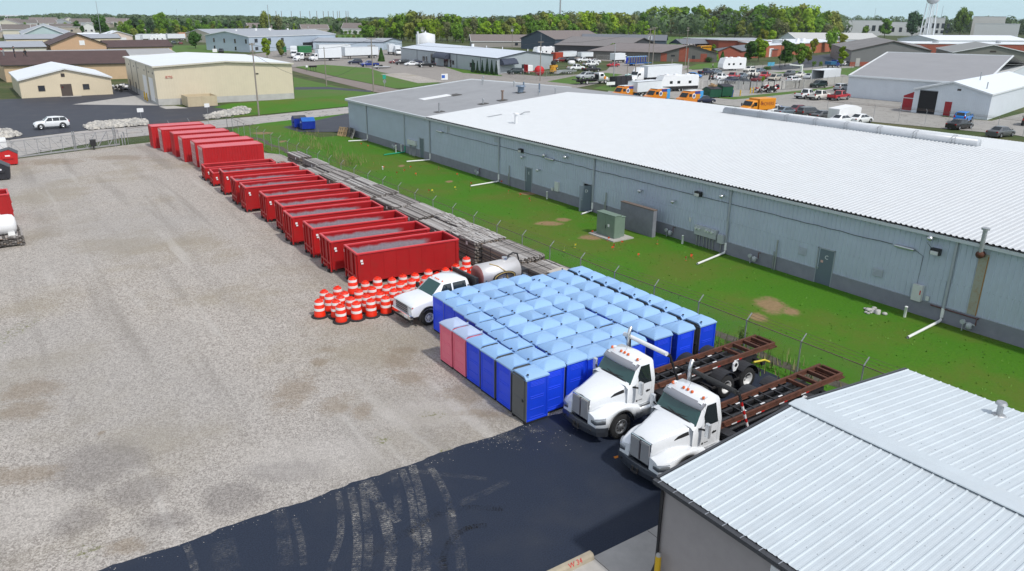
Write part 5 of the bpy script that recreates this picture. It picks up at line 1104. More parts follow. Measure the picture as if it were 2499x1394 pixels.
def car(kind, L_, W, H, label, cat, pm, group=None, rim=RIMS, name=None, two=None, lights=True, gm=GLASS):
 t = thing(name or {'sedan': 'sedan', 'suv': 'suv', 'pickup': 'pickup_truck', 'van': 'minivan', 'hatch': 'hatchback', 'cab': 'service_truck', 'retro': 'retro_wagon'}[kind], label, cat, (0, 0, 0), 0, group)
 w = W/2; zb = .24 if kind in ('sedan', 'hatch') else .34
 if kind in ('pickup', 'cab'): zb = .45
 P = {'sedan': [(-.5, .52, .56, .86), (-.47, .60, .66, .86), (-.34, .63, .68, .84), (-.19, .64, .97, .70), (.02, .63, 1., .70), (.10, .63, .98, .70), (.26, .61, .66, .84), (.42, .54, .58, .86), (.49, .44, .48, .80), (.5, .38, .40, .78)],
         'hatch': [(-.5, .50, .58, .84), (-.47, .60, .68, .82), (-.40, .62, .94, .72), (-.1, .60, 1., .72), (.06, .59, .99, .72), (.28, .58, .64, .84), (.43, .52, .56, .84), (.49, .42, .46, .78), (.5, .36, .38, .76)],
         'suv': [(-.5, .54, .60, .86), (-.48, .62, .68, .84), (-.43, .63, .95, .76), (-.2, .62, 1., .76), (.06, .61, .99, .76), (.24, .60, .66, .88), (.43, .57, .60, .88), (.49, .48, .52, .84), (.5, .40, .44, .82)],
         'van': [(-.5, .52, .58, .88), (-.49, .58, .70, .86), (-.46, .60, .96, .78), (-.1, .56, 1., .78), (.14, .54, .98, .78), (.33, .52, .58, .86), (.46, .45, .49, .84), (.5, .36, .38, .80)],
         'retro': [(-.5, .50, .56, .80), (-.48, .62, .70, .80), (-.40, .64, .93, .70), (-.15, .63, 1., .72), (.08, .62, .98, .70), (.22, .61, .66, .76), (.40, .58, .62, .66), (.48, .48, .52, .58), (.5, .34, .38, .55)],
         'pickup': [(-.5, .57, .575, .96), (-.485, .60, .605, .96), (-.10, .60, .605, .96), (-.095, .60, .62, .9), (-.07, .61, .96, .78), (.02, .61, 1., .78), (.12, .61, .99, .78), (.22, .61, .66, .90), (.43, .59, .62, .88), (.49, .54, .57, .86), (.5, .42, .45, .84)]}
 st = P['pickup' if kind == 'cab' else kind]
 def ring(x, zs, zt, wt):
  X = x*L_; s_ = 1-.06*abs(2*x)**4; zl = zb
  return [(X, -w*s_*.93, zl), (X, -w*s_, zl+.14), (X, -w*s_, zs*H*.86), (X, -w*s_*.97, zs*H), (X, -w*wt*s_, zt*H-.03), (X, -w*wt*.8*s_, zt*H), (X, w*wt*.8*s_, zt*H), (X, w*wt*s_, zt*H-.03), (X, w*s_*.97, zs*H), (X, w*s_, zs*H*.86), (X, w*s_, zl+.14), (X, w*s_*.93, zl)]
 rings = [ring(*q) for q in st]; n = len(rings)
 cab = [i for i in range(n-1) if (st[i][2]-st[i][1] > .2 or st[i+1][2]-st[i+1][1] > .2)]
 mb = MB(); skip = set()
 for i in cab[:1]+cab[-1:]: skip |= {(i, 5)}
 mb.loft(rings, closed=False, cap=True, skip=skip)
 if kind in ('pickup', 'cab'):
  pass
 body = mb.build('body', pm, t)
 if two:
  k = MB()
  for sg in (-1, 1): k.box(-L_*.42, L_*.44, *sorted((sg*w*.99, sg*w*1.006)), zb+.03, zb+.22)
  k.box(-L_*.503, -L_*.49, -w*.9, w*.9, zb, zb+.2); k.build('lower_trim', two, t)
 for nm, i in (('rear_window', cab[0]), ('windshield', cab[-1])):
  a, b = rings[i], rings[i+1]; g = MB(); up_ = .012
  g.add([(a[5][0], a[5][1], a[5][2]+up_*0), a[6], b[6], b[5]], [(0, 1, 2, 3)]); g.build(nm, gm, t)
 mid = cab[1:-1] if len(cab) > 2 else cab
 X0, X1 = rings[cab[0]][0][0], rings[cab[-1]+1][0][0]; xr0, xr1 = rings[cab[0]+1][0][0], rings[cab[-1]][0][0]
 zs = st[mid[0]][1]*H; zt = H-.10; wtop = w*st[mid[0]+1][3]
 def wpt(x, f, sg):   # on the tumblehome plane, f = 0 sill .. 1 head
  z_ = zs+.03+(zt-zs-.03)*f; y = w*.97+(wtop-w*.97)*((z_-zs)/(H-.03-zs)); return (x, sg*(y+.008), z_)
 e0 = xr0+(X0-xr0)*.62 if kind not in ('pickup', 'cab') else xr0+.06; e1 = xr1+(X1-xr1)*.72
 cuts = [0, .5, 1] if kind in ('sedan', 'hatch', 'pickup') else ([0, .34, .66, 1] if kind != 'cab' else [0, 1])
 for sg in (-1, 1):
  for a, b in zip(cuts[:-1], cuts[1:]):
   xa, xb = e0+(e1-e0)*a+.03, e0+(e1-e0)*b-.03; ta = max(xa, xr0+.02) if a == 0 else xa; tb_ = min(xb, xr1-.02) if b == 1 else xb
   if tb_ <= ta: tb_ = ta+.05
   g = MB(); g.add([wpt(xa, 0, sg), wpt(xb, 0, sg), wpt(tb_, 1, sg), wpt(ta, 1, sg)], [(0, 1, 2, 3)]); g.build('side_window', gm, t)
  m = MB(); m.box(e1-.1, e1+.02, *sorted((sg*(w*.98), sg*(w+.16))), zs+.04, zs+.19); m.build('wing_mirror', pm, t, bevel=.02)
  if lights:
   m = MB(); q = st[-2]; m.box(L_*.462, L_*.488, *sorted((sg*w*.55, sg*w*.90)), H*q[1]*.86, H*q[1]*1.06); m.build('headlight', LENS, t)
   m = MB(); zz = .5*H if kind not in ('pickup', 'cab') else .48*H; m.box(-L_*.502, -L_*.485, *sorted((sg*w*.66, sg*w*.93)), zz, zz+.17*H*(1 if kind != 'sedan' else .6)); m.build('taillight', REDL, t)
 r = .33 if kind in ('sedan', 'hatch') else (.37 if kind not in ('pickup', 'cab') else .41)
 for x in (-.30 if kind not in ('pickup',) else -.29, .325):
  for sg in (-1, 1):
   wheel(t, x*L_, sg*(w-.10), r, .22, sg, rim, 14)
 for x in (-.30 if kind not in ('pickup',) else -.29, .325):
  for sg in (-1, 1):
   a = MB(); a.loft([[(q[0], sg*(w-.05), q[1]), (q[0], sg*(w+.012), q[1]), (q2[0], sg*(w+.012), q2[1]), (q2[0], sg*(w-.05), q2[1])] for q, q2 in zip(arc(x*L_, r, r*1.02, -8, 188, 12), arc(x*L_, r, r*1.22, -8, 188, 12))], sm=False); a.build('wheel_arch', BLACK, t)
 b = MB(); b.box(-L_*.505, -L_*.47, -w*.9, w*.9, zb-.02, zb+.2); b.box(L_*.475, L_*.503, -w*.82, w*.82, zb-.02, zb+.22); b.box(-L_*.4, L_*.4, -w*.86, w*.86, zb-.05, zb+.06); b.build('bumper', BLACK if kind != 'sedan' else pm, t)
 if kind == 'pickup':
  b = MB(); b.box(-L_*.485, -L_*.11, -w*.80, w*.80, H*.606+.004, H*.606+.012); b.build('bed_liner', BLACK, t)
 return t
def boxbody(t, name, x0, x1, w, z0, z1, m, bev=.03):
 mb = MB(); mb.box(x0, x1, -w, w, z0, z1); return mb.build(name, m, t, bevel=bev)
def axle(t, xs, r=.5, w=1.0, rim=RIMW):
 for x in xs:
  for sg in (-1, 1): wheel(t, x, sg*w, r, .3, sg, rim, 14)
TRW = mat('trailer_white', (.74, .77, .80), .45, var=.04, vs=.5, dirt=(.6, .6, .58), ds=.5, da=.3)
def trailer(label, L_=14, H=4.0, m=TRW, group=None, axles=2, txt=None, landing=True):
 t = thing('semi_trailer', label, 'trailer', (0, 0, 0), 0, group)
 boxbody(t, 'box', -L_/2, L_/2, 1.27, 1.15, H, m)
 f = MB(); f.box(-L_/2+.3, L_/2-.4, -.5, .5, .9, 1.14); f.box(-L_/2, -L_/2+.12, -1.2, 1.2, .6, .75)
 if landing: f.box(L_/2-2.6, L_/2-2.4, -.9, -.7, 0, 1.1); f.box(L_/2-2.6, L_/2-2.4, .7, .9, 0, 1.1)
 f.build('chassis', DARK, t); r = MB(); r.box(-L_/2-.02, L_/2+.02, -1.29, 1.29, 1.15, 1.3); [r.box(-L_/2-.02, L_/2+.02, *q, H-.12, H+.012) for q in ((-1.29, -1.2), (1.2, 1.29))]; [r.box(*q, -1.2, 1.2, H-.12, H+.012) for q in ((-L_/2-.02, -L_/2+.07), (L_/2-.07, L_/2+.02))]; r.build('edge_rail', ALU, t, bevel=.02)
 axle(t, [-L_/2+1.6+1.3*i for i in range(axles)]); return t
def tractor(label, pm, sleeper=True, group=None, roof=True):
 "front towards +X, cab-over nose at x=0"
 t = thing('semi_tractor', label, 'truck', (0, 0, 0), 0, group)
 mb = MB(); mb.loft([[(x, -w, .55), (x, -w, zt*.8), (x, -w*.85, zt), (x, w*.85, zt), (x, w, zt*.8), (x, w, .55)] for x, w, zt in ((0, .8, 1.1), (-.1, .95, 1.35), (-1.1, 1.05, 1.75), (-1.7, 1.1, 1.95))]); mb.build('hood', pm, t, bevel=.03)
 e = -4.2 if sleeper else -3.3; zt = 3.75 if roof else 2.9
 mb = MB(); mb.loft([[(x, -1.2, .8), (x, -1.2, z_*.72), (x, -1.08, z_), (x, 1.08, z_), (x, 1.2, z_*.72), (x, 1.2, .8)] for x, z_ in ((-1.6, 2.0), (-2.15, 2.8), (-2.6, 3.0 if roof else 2.9), (-3.2, zt), (e, zt))]); mb.build('cab', pm, t, bevel=.03)
 g = MB(); g.add([(-1.62, -1.0, 2.02), (-1.62, 1.0, 2.02), (-2.12, .98, 2.76), (-2.12, -.98, 2.76)], [(0, 1, 2, 3)]); g.v = [(x+.03, y, z_+.02) for x, y, z_ in g.v]; g.build('windshield', GLASS, t)
 for sg in (-1, 1):
  g = MB(); g.box(-2.9, -2.15, *sorted((sg*1.19, sg*1.215)), 1.95, 2.45); g.build('side_window', GLASS, t)
  g = MB(); g.box(-1.75, -1.6, *sorted((sg*1.3, sg*1.5)), 1.7, 2.4); g.build('mirror', BLACK, t, bevel=.03)
  g = MB(); g.box(-.12, -.02, *sorted((sg*.6, sg*1.0)), .85, 1.1); g.build('headlight', LENS, t)
 b = MB(); b.box(.0, .15, -1.2, 1.2, .35, .75); b.build('bumper', pm, t, bevel=.04); b = MB(); b.box(.0, .03, -.5, .5, .8, 1.15); b.build('grille', DARK, t)
 f = MB(); f.box(-7.6, -.3, -.45, .45, .7, 1.0); f.box(-4.0, -2.2, -1.15, 1.15, .5, .8); f.build('chassis', DARK, t); axle(t, [-1.15, -5.6, -6.9], .51, 1.0); return t
def boxtruck(label, L_=7, pm=WHITEP, bm=TRW, group=None, H=3.7, cm=None):
 "nose towards +X at x=0; box behind"
 t = thing('box_truck', label, 'truck', (0, 0, 0), 0, group)
 mb = MB(); mb.loft([[(x, -w, .6), (x, -w, zt*.82), (x, -w*.86, zt), (x, w*.86, zt), (x, w, zt*.82), (x, w, .6)] for x, w, zt in ((0, .85, 1.2), (-.1, .95, 1.4), (-1.0, 1.05, 1.65), (-1.15, 1.1, 1.75), (-1.6, 1.08, 2.5), (-1.9, 1.05, 2.62), (-2.6, 1.05, 2.62))]); mb.build('cab', cm or pm, t, bevel=.02)
 g = MB(); g.add([(-1.15, -.95, 1.8), (-1.15, .95, 1.8), (-1.56, .9, 2.46), (-1.56, -.9, 2.46)], [(0, 1, 2, 3)]); g.v = [(x+.05, y, z_+.03) for x, y, z_ in g.v]; g.build('windshield', GLASS, t)
 for sg in (-1, 1):
  g = MB(); g.box(-2.4, -1.65, *sorted((sg*1.06, sg*1.10)), 1.75, 2.35); g.build('side_window', GLASS, t)
  g = MB(); g.box(-.1, .01, *sorted((sg*.6, sg*.95)), .85, 1.1); g.build('headlight', LENS, t)
  g = MB(); g.box(-1.3, -1.2, *sorted((sg*1.15, sg*1.35)), 1.6, 2.1); g.build('mirror', BLACK, t)
 b = MB(); b.box(0, .12, -1.1, 1.1, .4, .72); b.build('bumper', DARK, t); boxbody(t, 'box', -2.8-L_, -2.8, 1.2, 1.05, H, bm, .04)
 f = MB(); f.box(-2.5-L_, -.3, -.45, .45, .6, 1.0); f.build('chassis', DARK, t); axle(t, [-1.05, -1.8-L_*.72], .46, .98); return t
def rv(label, L_=9, H=3.5, m=WHITEP, low=None, group=None, nose=True, slide=True):
 t = thing('travel_trailer', label, 'camper', (0, 0, 0), 0, group)
 mb = MB(); pf = [(-L_/2, .55), (L_/2-.5, .55), (L_/2, 1.0), (L_/2-(.2 if not nose else .05), 2.2), (L_/2-.7, H-.1), (-L_/2+.2, H), (-L_/2, H-.3)]; mb.prism(pf, -1.22, 1.22, 'Y'); mb.build('body', m, t, bevel=.06)
 mb = MB(); mb.box(-L_/2+.1, L_/2-1, -1.0, 1.0, H-.06, H+.03)
 for x in (-L_*.3, .2, L_*.25): mb.box(x, x+.7, -.4, .4, H, H+.28)
 mb.build('roof_unit', WHT, t, bevel=.04)
 for sg in (-1, 1):
  if slide and sg < 0:
   q = MB(); q.box(-L_*.1, L_*.3, sg*1.22-.35, sg*1.2, 1.0, H-.5); sl2 = q.build('slide_out', mat('rv_grey', (.30, .31, .33), .5) if low else m, t, bevel=.03)
   for x in (-L_*.02, L_*.16): q = MB(); q.box(x, x+.8, sg*1.22-.365, sg*1.22-.345, 1.7, 2.4); q.build('side_window', GLASS, sl2)
  else:
   for x in (-L_*.3, .0, L_*.2): q = MB(); q.box(x, x+.8, *sorted((sg*1.215, sg*1.235)), 1.7, 2.3); q.build('side_window', GLASS, t)
  if low:
   q = MB(); q.box(-L_/2+.05, L_/2-.5, *sorted((sg*1.2, sg*1.232)), .56, 1.15); q.build('lower_stripe', low, t)
 q = MB(); q.box(-L_/2-.01, -L_/2+.03, -.6, .2, 1.9, 2.5); q.build('rear_window', GLASS, t)
 f = MB(); f.box(L_/2-.6, L_/2+1.0, -.1, .1, .5, .6); f.box(-L_/2, L_/2-.6, -.9, .9, .42, .55); f.build('chassis', DARK, t); axle(t, [-.9, .0], .35, 1.0, RIMS); return t
t = thing('flatbed_truck', 'white crew flatbed truck with steel tank, nose beside the traffic drums', 'truck', (16.35, 33.72, 0), R(181.5-.0))
t.rotation_euler.z = R(180+2.2)
w = 1.0
st = [(.03, 1.0, 1.05, .84), (-.02, 1.16, 1.21, .86), (-.14, 1.25, 1.32, .86), (-.5, 1.31, 1.41, .86), (-1.36, 1.37, 1.47, .86), (-1.98, 1.38, 2.01, .75), (-2.15, 1.38, 2.09, .745), (-2.7, 1.38, 2.15, .745), (-3.3, 1.38, 2.12, .745), (-3.56, 1.38, 2.05, .74), (-3.64, 1.38, 1.9, .72)]
rg = [[(x, -w*.96, .62), (x, -w, .8), (x, -w, zs-.1), (x, -w*.97, zs), (x, -w*wt, zt-.06), (x, -w*wt*.82, zt), (x, w*wt*.82, zt), (x, w*wt, zt-.06), (x, w*.97, zs), (x, w, zs-.1), (x, w, .8), (x, w*.96, .62)] for x, zs, zt, wt in st]
mb = MB(); mb.loft(rg, closed=False, skip={(4, 5)}); mb.build('body', TW, t)
g = MB(); a, b = rg[4], rg[5]; g.add([a[5], a[6], b[6], b[5]], [(0, 1, 2, 3)]); g.build('windshield', glassy('windshield_glass'), t)
for sg in (-1, 1):
 for xa, xb, ta, tb_ in ((-2.5, -1.62, -2.5, -2.05), (-3.42, -2.6, -3.4, -2.6)):
  g = MB(); g.add([(xa, sg*.975, 1.42), (xb, sg*.975, 1.42), (tb_, sg*.785, 1.99), (ta, sg*.785, 1.99)], [(0, 1, 2, 3)]); g.build('side_window', GLASS, t)
 g = MB(); g.box(-.22, .02, *sorted((sg*.66, sg*.96)), .92, 1.2); hl = g.build('headlight', LENS, t, bevel=.03); g = MB(); g.box(-.2, .0, *sorted((sg*.962, sg*.985)), .98, 1.18); g.build('turn_signal', REDL, hl)
 g = MB(); g.loft([[(x, sg*.9, z_), (x, sg*1.07, z_), (x2, sg*1.07, z2), (x2, sg*.9, z2)] for (x, z_), (x2, z2) in zip(arc(-.98, .46, .50, -5, 185, 14), arc(-.98, .46, .61, -5, 185, 14))], sm=False); g.build('arch_moulding', BLACK, t)
 g = MB(); g.box(-1.65, -1.5, *sorted((sg*1.02, sg*1.25)), 1.38, 1.68); g.build('wing_mirror', BLACK, t, bevel=.03)
 wheel(t, -.98, sg*.92, .45, .26, sg, RIMW); wheel(t, -5.3, sg*.88, .45, .5, sg, RIMW, deep=True)
g = MB(); g.box(-.02, .06, -.66, .66, .78, 1.2); g.build('grille', mat('grille_grey', (.42, .42, .43)), t, bevel=.02); g = MB()
for z_ in (.84, .95, 1.06, 1.15): g.box(.06, .08, -.6, .6, z_, z_+.04)
g.build('grille_bar', BLACK, t)
g = MB(); g.box(-.1, .16, -.98, .98, .52, .78); g.build('bumper', CHROME, t, bevel=.05); g = MB(); g.box(.165, .175, .42, .75, .56, .72); g.build('licence_plate', WHT, t); g = MB(); g.box(-.1, .1, -.9, .9, .36, .5); g.build('air_dam', BLACK, t)
for y in (-.16, 0, .16, -.55, .55):
 g = MB(); g.lathe([(.05, 0), (.03, .05), (.001, .055)], 8, (-2.12, y, 2.08)); g.build('marker_light', AMBER, t)
g = MB(); g.box(-4.0, -3.85, -1.2, 1.2, .95, 2.1); g.box(-3.84, -3.83, -.9, -.2, 1.6, 1.85, 1); g.build('headboard', [mat('headboard_black', (.02, .02, .022), .5), mat('sign_red', (.4, .03, .02), .5)], t, bevel=.01)
g = MB(); g.box(-8.6, -4.0, -1.2, 1.2, .92, 1.02); g.box(-8.5, -3.5, -.45, .45, .6, .9); g.build('flat_bed', DARK, t)
STEEL = mat('stainless_tank', (.66, .64, .63), .35, .35, var=.06, vs=1.0); tk = MB(); tk.lathe([(.56, -7.35), (.66, -7.3), (.66, -4.75), (.56, -4.7)], 28, (0, 0, 1.72), 'X'); tk.box(-7.2, -4.8, -.62, .62, 1.0, 1.3, 1)
tko = tk.build('tank', [STEEL, mat('tank_blue', (.03, .06, .17), .5)], t)
e = MB(); e.lathe([(.001, -4.6), (.4, -4.62), (.6, -4.68), (.63, -4.74)], 24, (0, 0, 1.72), 'X'); e.build('tank_end', mat('tank_end_red', (.36, .14, .13), .4, .3, var=.25, vs=1.5), tko)
e = MB(); e.cyl((-6.6, 0, 2.36), (-6.6, 0, 2.5), .18, n=12); e.build('hatch', ALU, tko)
h = MB(); hy = mat('yellow_hose', (.36, .25, .08), .6)
for k in range(3): h.tube([(-5.4-.75*.9+math.cos(a)*(.75-k*.08), .74+.03*k, 1.62+math.sin(a)*(.30-k*.03)) for a in [i*math.pi/10 for i in range(21)]], .035, 6, m=k % 2)
h.tube([(-5.4, .2, 2.36), (-5.8, .45, 2.22), (-6.2, .66, 1.9), (-6.3, .72, 1.5)], .035, 6, m=1); h.build('hose', [BLACK, hy], t)
h = MB(); h.tube([(-7.5, .1, 1.3), (-7.5, .1, 2.3), (-7.4, .1, 2.6), (-7.1, .1, 2.7), (-6.8, .1, 2.6), (-6.7, .1, 2.4)], .05, 8); h.box(-7.9, -7.4, -.4, .5, 1.02, 1.7); h.cyl((-7.6, .5, 1.4), (-7.6, .75, 1.4), .14, n=10, m=1); h.build('pump', [DARK, ALU], t)
mb = MB(); mb.obox((0, 0, .12), (1.5, .5, .2), rz=.3); 
# ================================================================== background buildings
def bld(label, foot, eave, ridge, wm, rm, front=True, oh=.35, ops=(), name='industrial_building', cat='building', trim=None, flat=False, base=None, lean=None, vents=(), th=.16):
 """foot: FL, FR, BR, BL ground corners; ridge from the middle of FL-FR to the middle of BL-BR when front (gable faces FL-FR), else along FL-FR direction.
 ops: (wall index 0..3 starting FL-FR, from, to in metres, z0, z1, part name, material)"""
 P = [Vector((p[0], p[1], 0)) for p in foot]; o = P[0].copy(); t = thing(name, label, cat, o); P = [p-o for p in P]
 W = MB(); z = lambda p, h: (p.x, p.y, h)
 for i in range(4):
  a, b = P[i], P[(i+1) % 4]; g = (i % 2 == 0) == front and not flat and lean is None
  pts = [z(a, -.3), z(b, -.3), z(b, eave), z(a, eave)]
  if g: pts.insert(3, z((a+b)/2, ridge))
  if lean is not None: pts = [z(a, -.3), z(b, -.3), z(b, ridge if (i in (1, 2) and lean) and i == 1 or i == 2 else eave), z(a, ridge if i in (2, 3) else eave)]
  W.poly(pts)
 W.build('wall', wm, t, fix=False)
 if base:
  B = MB()
  for i in range(4):
   a, b = P[i], P[(i+1) % 4]; d = (b-a).normalized(); n_ = Vector((d.y, -d.x, 0)); a, b = a+n_*.03, b+n_*.03
   B.poly([z(a, -.3), z(b, -.3), z(b, base[0]), z(a, base[0])])
  B.build('wall_base', base[1], t, fix=False)
 Rf = MB(); c = sum(P, Vector())/4
 def out(p): d = p-c; return p+d.normalized()*oh*1.3
 Q = [out(p) for p in P]
 def slab(pts):
  lo = [(x, y, h-th) for x, y, h in pts]; n = len(pts); Rf.add(list(pts)+lo, [tuple(range(n)), tuple(range(2*n-1, n-1, -1))]+[(i, (i+1) % n, n+(i+1) % n, n+i) for i in range(n)])
 e = eave+.05
 if flat: slab([z(q, eave+.02) for q in Q])
 elif lean is not None: slab([z(Q[0], e), z(Q[1], e), z(Q[2], ridge+.05), z(Q[3], ridge+.05)])
 else:
  if not front: Q = Q[1:]+Q[:1]
  m0, m1 = (Q[0]+Q[1])/2, (Q[2]+Q[3])/2; r = ridge+.08
  slab([z(Q[0], e), z(m0, r), z(m1, r), z(Q[3], e)]); slab([z(m0, r), z(Q[1], e), z(Q[2], e), z(m1, r)])
 ro = Rf.build('roof', rm, t)
 if trim:
  T = MB()
  if flat or lean is not None:
   for i in range(4): T.beam(z(Q[i], e-.1), z(Q[(i+1) % 4], e-.1), .12, .3)
  else:
   for a, b in ((z(Q[0], e), z(m0, r)), (z(m0, r), z(Q[1], e)), (z(Q[2], e), z(m1, r)), (z(m1, r), z(Q[3], e)), (z(Q[1], e), z(Q[2], e)), (z(Q[3], e), z(Q[0], e))): T.beam((a[0], a[1], a[2]-.1), (b[0], b[1], b[2]-.1), .14, .26)
  T.build('roof_trim', trim, ro)
 for k, (f, g, h, rad, m) in enumerate(vents):      # fractions across the footprint
  q = (P[0].lerp(P[1], f)).lerp(P[3].lerp(P[2], f), g); fr = abs((f if front else g)-.5)*2; zz = (ridge*(1-fr)+eave*fr) if not flat else eave
  if lean is not None: zz = eave+(ridge-eave)*g
  V = MB(); V.cyl((q.x, q.y, zz-.1), (q.x, q.y, zz+h), rad, n=8); V.build('roof_vent', m, ro)
 for (i, a, b, z0, z1, nm, m) in ops:
  A, B_ = P[i], P[(i+1) % 4]; d = (B_-A).normalized(); n_ = Vector((d.y, -d.x, 0)); p0, p1 = A+d*a, A+d*b
  M = MB(); pts = [p0+n_*.05, p1+n_*.05, p1-n_*.02, p0-n_*.02]; M.prism([(q.x, q.y) for q in pts], z0, z1, 'Z')
  oo = M.build(nm, m, t)
  if nm == 'window':
   F_ = MB(); fr = .07
   for (u0, u1, v0, v1) in ((-fr, b-a+fr, z0-fr, z0), (-fr, b-a+fr, z1, z1+fr), (-fr, 0, z0, z1), (b-a, b-a+fr, z0, z1)):
    pp = [p0+d*u0+n_*.07, p0+d*u1+n_*.07, p0+d*u1, p0+d*u0]; F_.prism([(q.x, q.y) for q in pp], v0, v1, 'Z')
   F_.build('window_frame', mat('frame_brown', (.06, .045, .035), .5), oo)
 return t
def metalwall(name, col, pitch=.3, amt=.22):
 m = mat(name, col, .5, var=.04, vs=.5); nt = m.node_tree; b = nt.nodes['Principled BSDF']
 tc = nt.nodes.new('ShaderNodeTexCoord'); sx = nt.nodes.new('ShaderNodeSeparateXYZ'); nt.links.new(tc.outputs['Object'], sx.inputs[0])
 s_ = mth(nt, 'ADD', sx.outputs[0], sx.outputs[1]); f = mth(nt, 'FRACT', mth(nt, 'MULTIPLY', s_, 1/pitch)); h = rng(nt, mth(nt, 'ABSOLUTE', mth(nt, 'SUBTRACT', f, .5)), .1, .3)
 bp = nt.nodes.new('ShaderNodeBump'); bp.inputs['Strength'].default_value = .5; bp.inputs['Distance'].default_value = .03; nt.links.new(h, bp.inputs['Height']); nt.links.new(bp.outputs[0], b.inputs['Normal']); return m
CREAM = metalwall('cream_siding', (.68, .58, .42)); BEIGE = metalwall('beige_siding', (.64, .56, .42), .45); ROOFW = mat('white_membrane', (.76, .79, .83), .5, var=.03, vs=.3); TAN = metalwall('tan_wall', (.56, .40, .25)); BROWNR = mat('brown_roof', (.085, .05, .045), .7, var=.15, vs=.6)
ORG_W = metalwall('orange_tan_wall', (.56, .36, .22)); SEAM = metalwall('seam_roof', (.36, .355, .35), 1.2); SILV = mat('silver_roof', (.36, .38, .41), .5, .1, var=.08, vs=.4); SHING = mat('grey_shingle', (.155, .135, .125), .9, var=.15, vs=1.5); SHING2 = mat('warm_shingle', (.19, .16, .15), .9, var=.12, vs=1.5)
BRICK = mat('red_brick', (.28, .075, .045), .85, var=.12, vs=1.2); BRICKO = mat('orange_brick', (.40, .12, .06), .85, var=.1, vs=1); DKW = metalwall('dark_wall', (.045, .045, .052)); GRW = metalwall('olive_grey_wall', (.125, .12, .11)); BLW = metalwall('blue_grey_wall', (.06, .085, .12)); PALEB = metalwall('pale_blue_wall', (.45, .52, .61)); GRYO = metalwall('office_grey', (.40, .44, .47)); WHW = metalwall('white_wall', (.66, .70, .75)); TEAL = metalwall('pale_teal', (.42, .52, .52)); NAVY = mat('navy_trim', (.05, .06, .085), .5); WTRIM = mat('white_trim', (.7, .72, .73), .5); BTRIM = mat('brown_trim', (.05, .04, .035), .5)
WINB = mat('window_dark', (.03, .035, .045), .1, spec=.8); REDD = mat('red_door', (.33, .012, .02), .5); SIDW = mat('cream_house', (.62, .58, .48), .7); GARW = mat('white_garage', (.72, .73, .73), .5)
b1 = bld('small cream metal office with white gable roof beside the dark parking lot', [(6.7, 173.5), (22.4, 174.2), (22.4, 198), (6.4, 197)], 3.3, 5.2, CREAM, ROOFW, True, .3, [(0, 3.0, 4.0, 1.2, 2.1, 'window', WINB), (0, 6.7, 8.6, 0, 2.3, 'door', mat('brown_door', (.09, .07, .06), .3)), (0, 10.6, 11.6, 1.2, 2.1, 'window', WINB), (0, 7.1, 7.75, 3.65, 4.3, 'louvre', BTRIM), (0, 6.9, 7.2, 1.55, 1.85, 'notice', REDT), (0, 7.35, 7.7, 4.75, 4.87, 'lamp', BTRIM)], 'office_building', trim=WTRIM)
M = MB(); M.box(13, 16.6, 172.3, 173.5, 0, .06); tag(M.build('doorstep', CONC), 'concrete doorstep slab in front of the cream office door', 'doorstep')
b2 = bld('large beige metal warehouse with flat white roof beyond the road', [(26.1, 148.7), (50.7, 148.7), (52.5, 186), (27.2, 186)], 6.6, 7.25, BEIGE, ROOFW, True, .35, [(0, 1.6, 2.9, 4.55, 4.9, 'number_panel', BEIGE), (0, 17.6, 18.1, 4.75, 5.0, 'lamp', BTRIM), (0, 12.0, 13.2, 7.02, 7.12, 'roof_lamp', BTRIM), (3, 30, 34.5, 0.3, 4.4, 'loading_door', WHT), (3, 23, 27, .3, 4.4, 'loading_door', WHT), (3, 11.5, 12.5, 0, 2.2, 'door', BTRIM), (3, 3, 4.2, 0, 2.2, 'door', BTRIM)] + [(3, q, q+.5, 5.2, 5.5, 'lamp', BTRIM) for q in (5, 12, 18, 25.5, 30.5, 35)] + [(3, q, q+.18, 0, 6.5, 'downspout', BTRIM) for q in (8, 16, 28.5)], 'warehouse', trim=mat('cream_trim', (.60, .56, .47), .5), base=(1.05, mat('pale_block', (.46, .45, .43), .85, var=.12, vs=.8)))
text('8795', .6, mat('number_red', (.45, .03, .03), .5), 'number_text', b2, (2.3, -.09, 4.75), (R(90), 0, 0), .01)
t = thing('steel_bin', 'beige open steel box standing on the lot before the beige warehouse', 'steel bin', (29.9, 143.4, 0))
mb = MB(); mb.box(0, 5, 0, .08, 0, 1.75); mb.box(0, 5, 4.6, 4.7, 0, 1.75); mb.box(0, .08, .08, 4.6, 0, 1.75); mb.box(4.92, 5, .08, 4.6, 0, 1.75); mb.box(.08, 4.92, .08, 4.6, .05, .1)
mb.build('shell', mat('bin_beige', (.52, .43, .29), .6, var=.08, vs=1, dirt=(.4, .33, .22)), t, bevel=.02); mb = MB()
for x in (.06, .5, 2.4, 4.8): mb.box(x-.05, x+.05, -.05, 0, 0, 1.75)
mb.build('rib', mat('bin_beige', (.52, .43, .29)), t)
for i, (x, lab) in enumerate(((25.85, 'left of two yellow bollards by the beige warehouse loading doors'), (25.7, 'right of two yellow bollards by the beige warehouse loading doors'))): bollard((x, 160-i*3, 0), 1.5, .12, lab)
bld('long low tan building with dark brown roof behind the cream office', [(6.0, 216.5), (33, 215.5), (33, 236), (5, 236)], 3.7, 6.3, TAN, BROWNR, False, .5, (), trim=BTRIM)
bld('low building with grey standing-seam roof behind the brown-roofed one', [(-12, 261), (54, 267), (52, 285), (-12, 280)], 3.3, 4.7, TAN, SEAM, False, .5, (), trim=WTRIM)
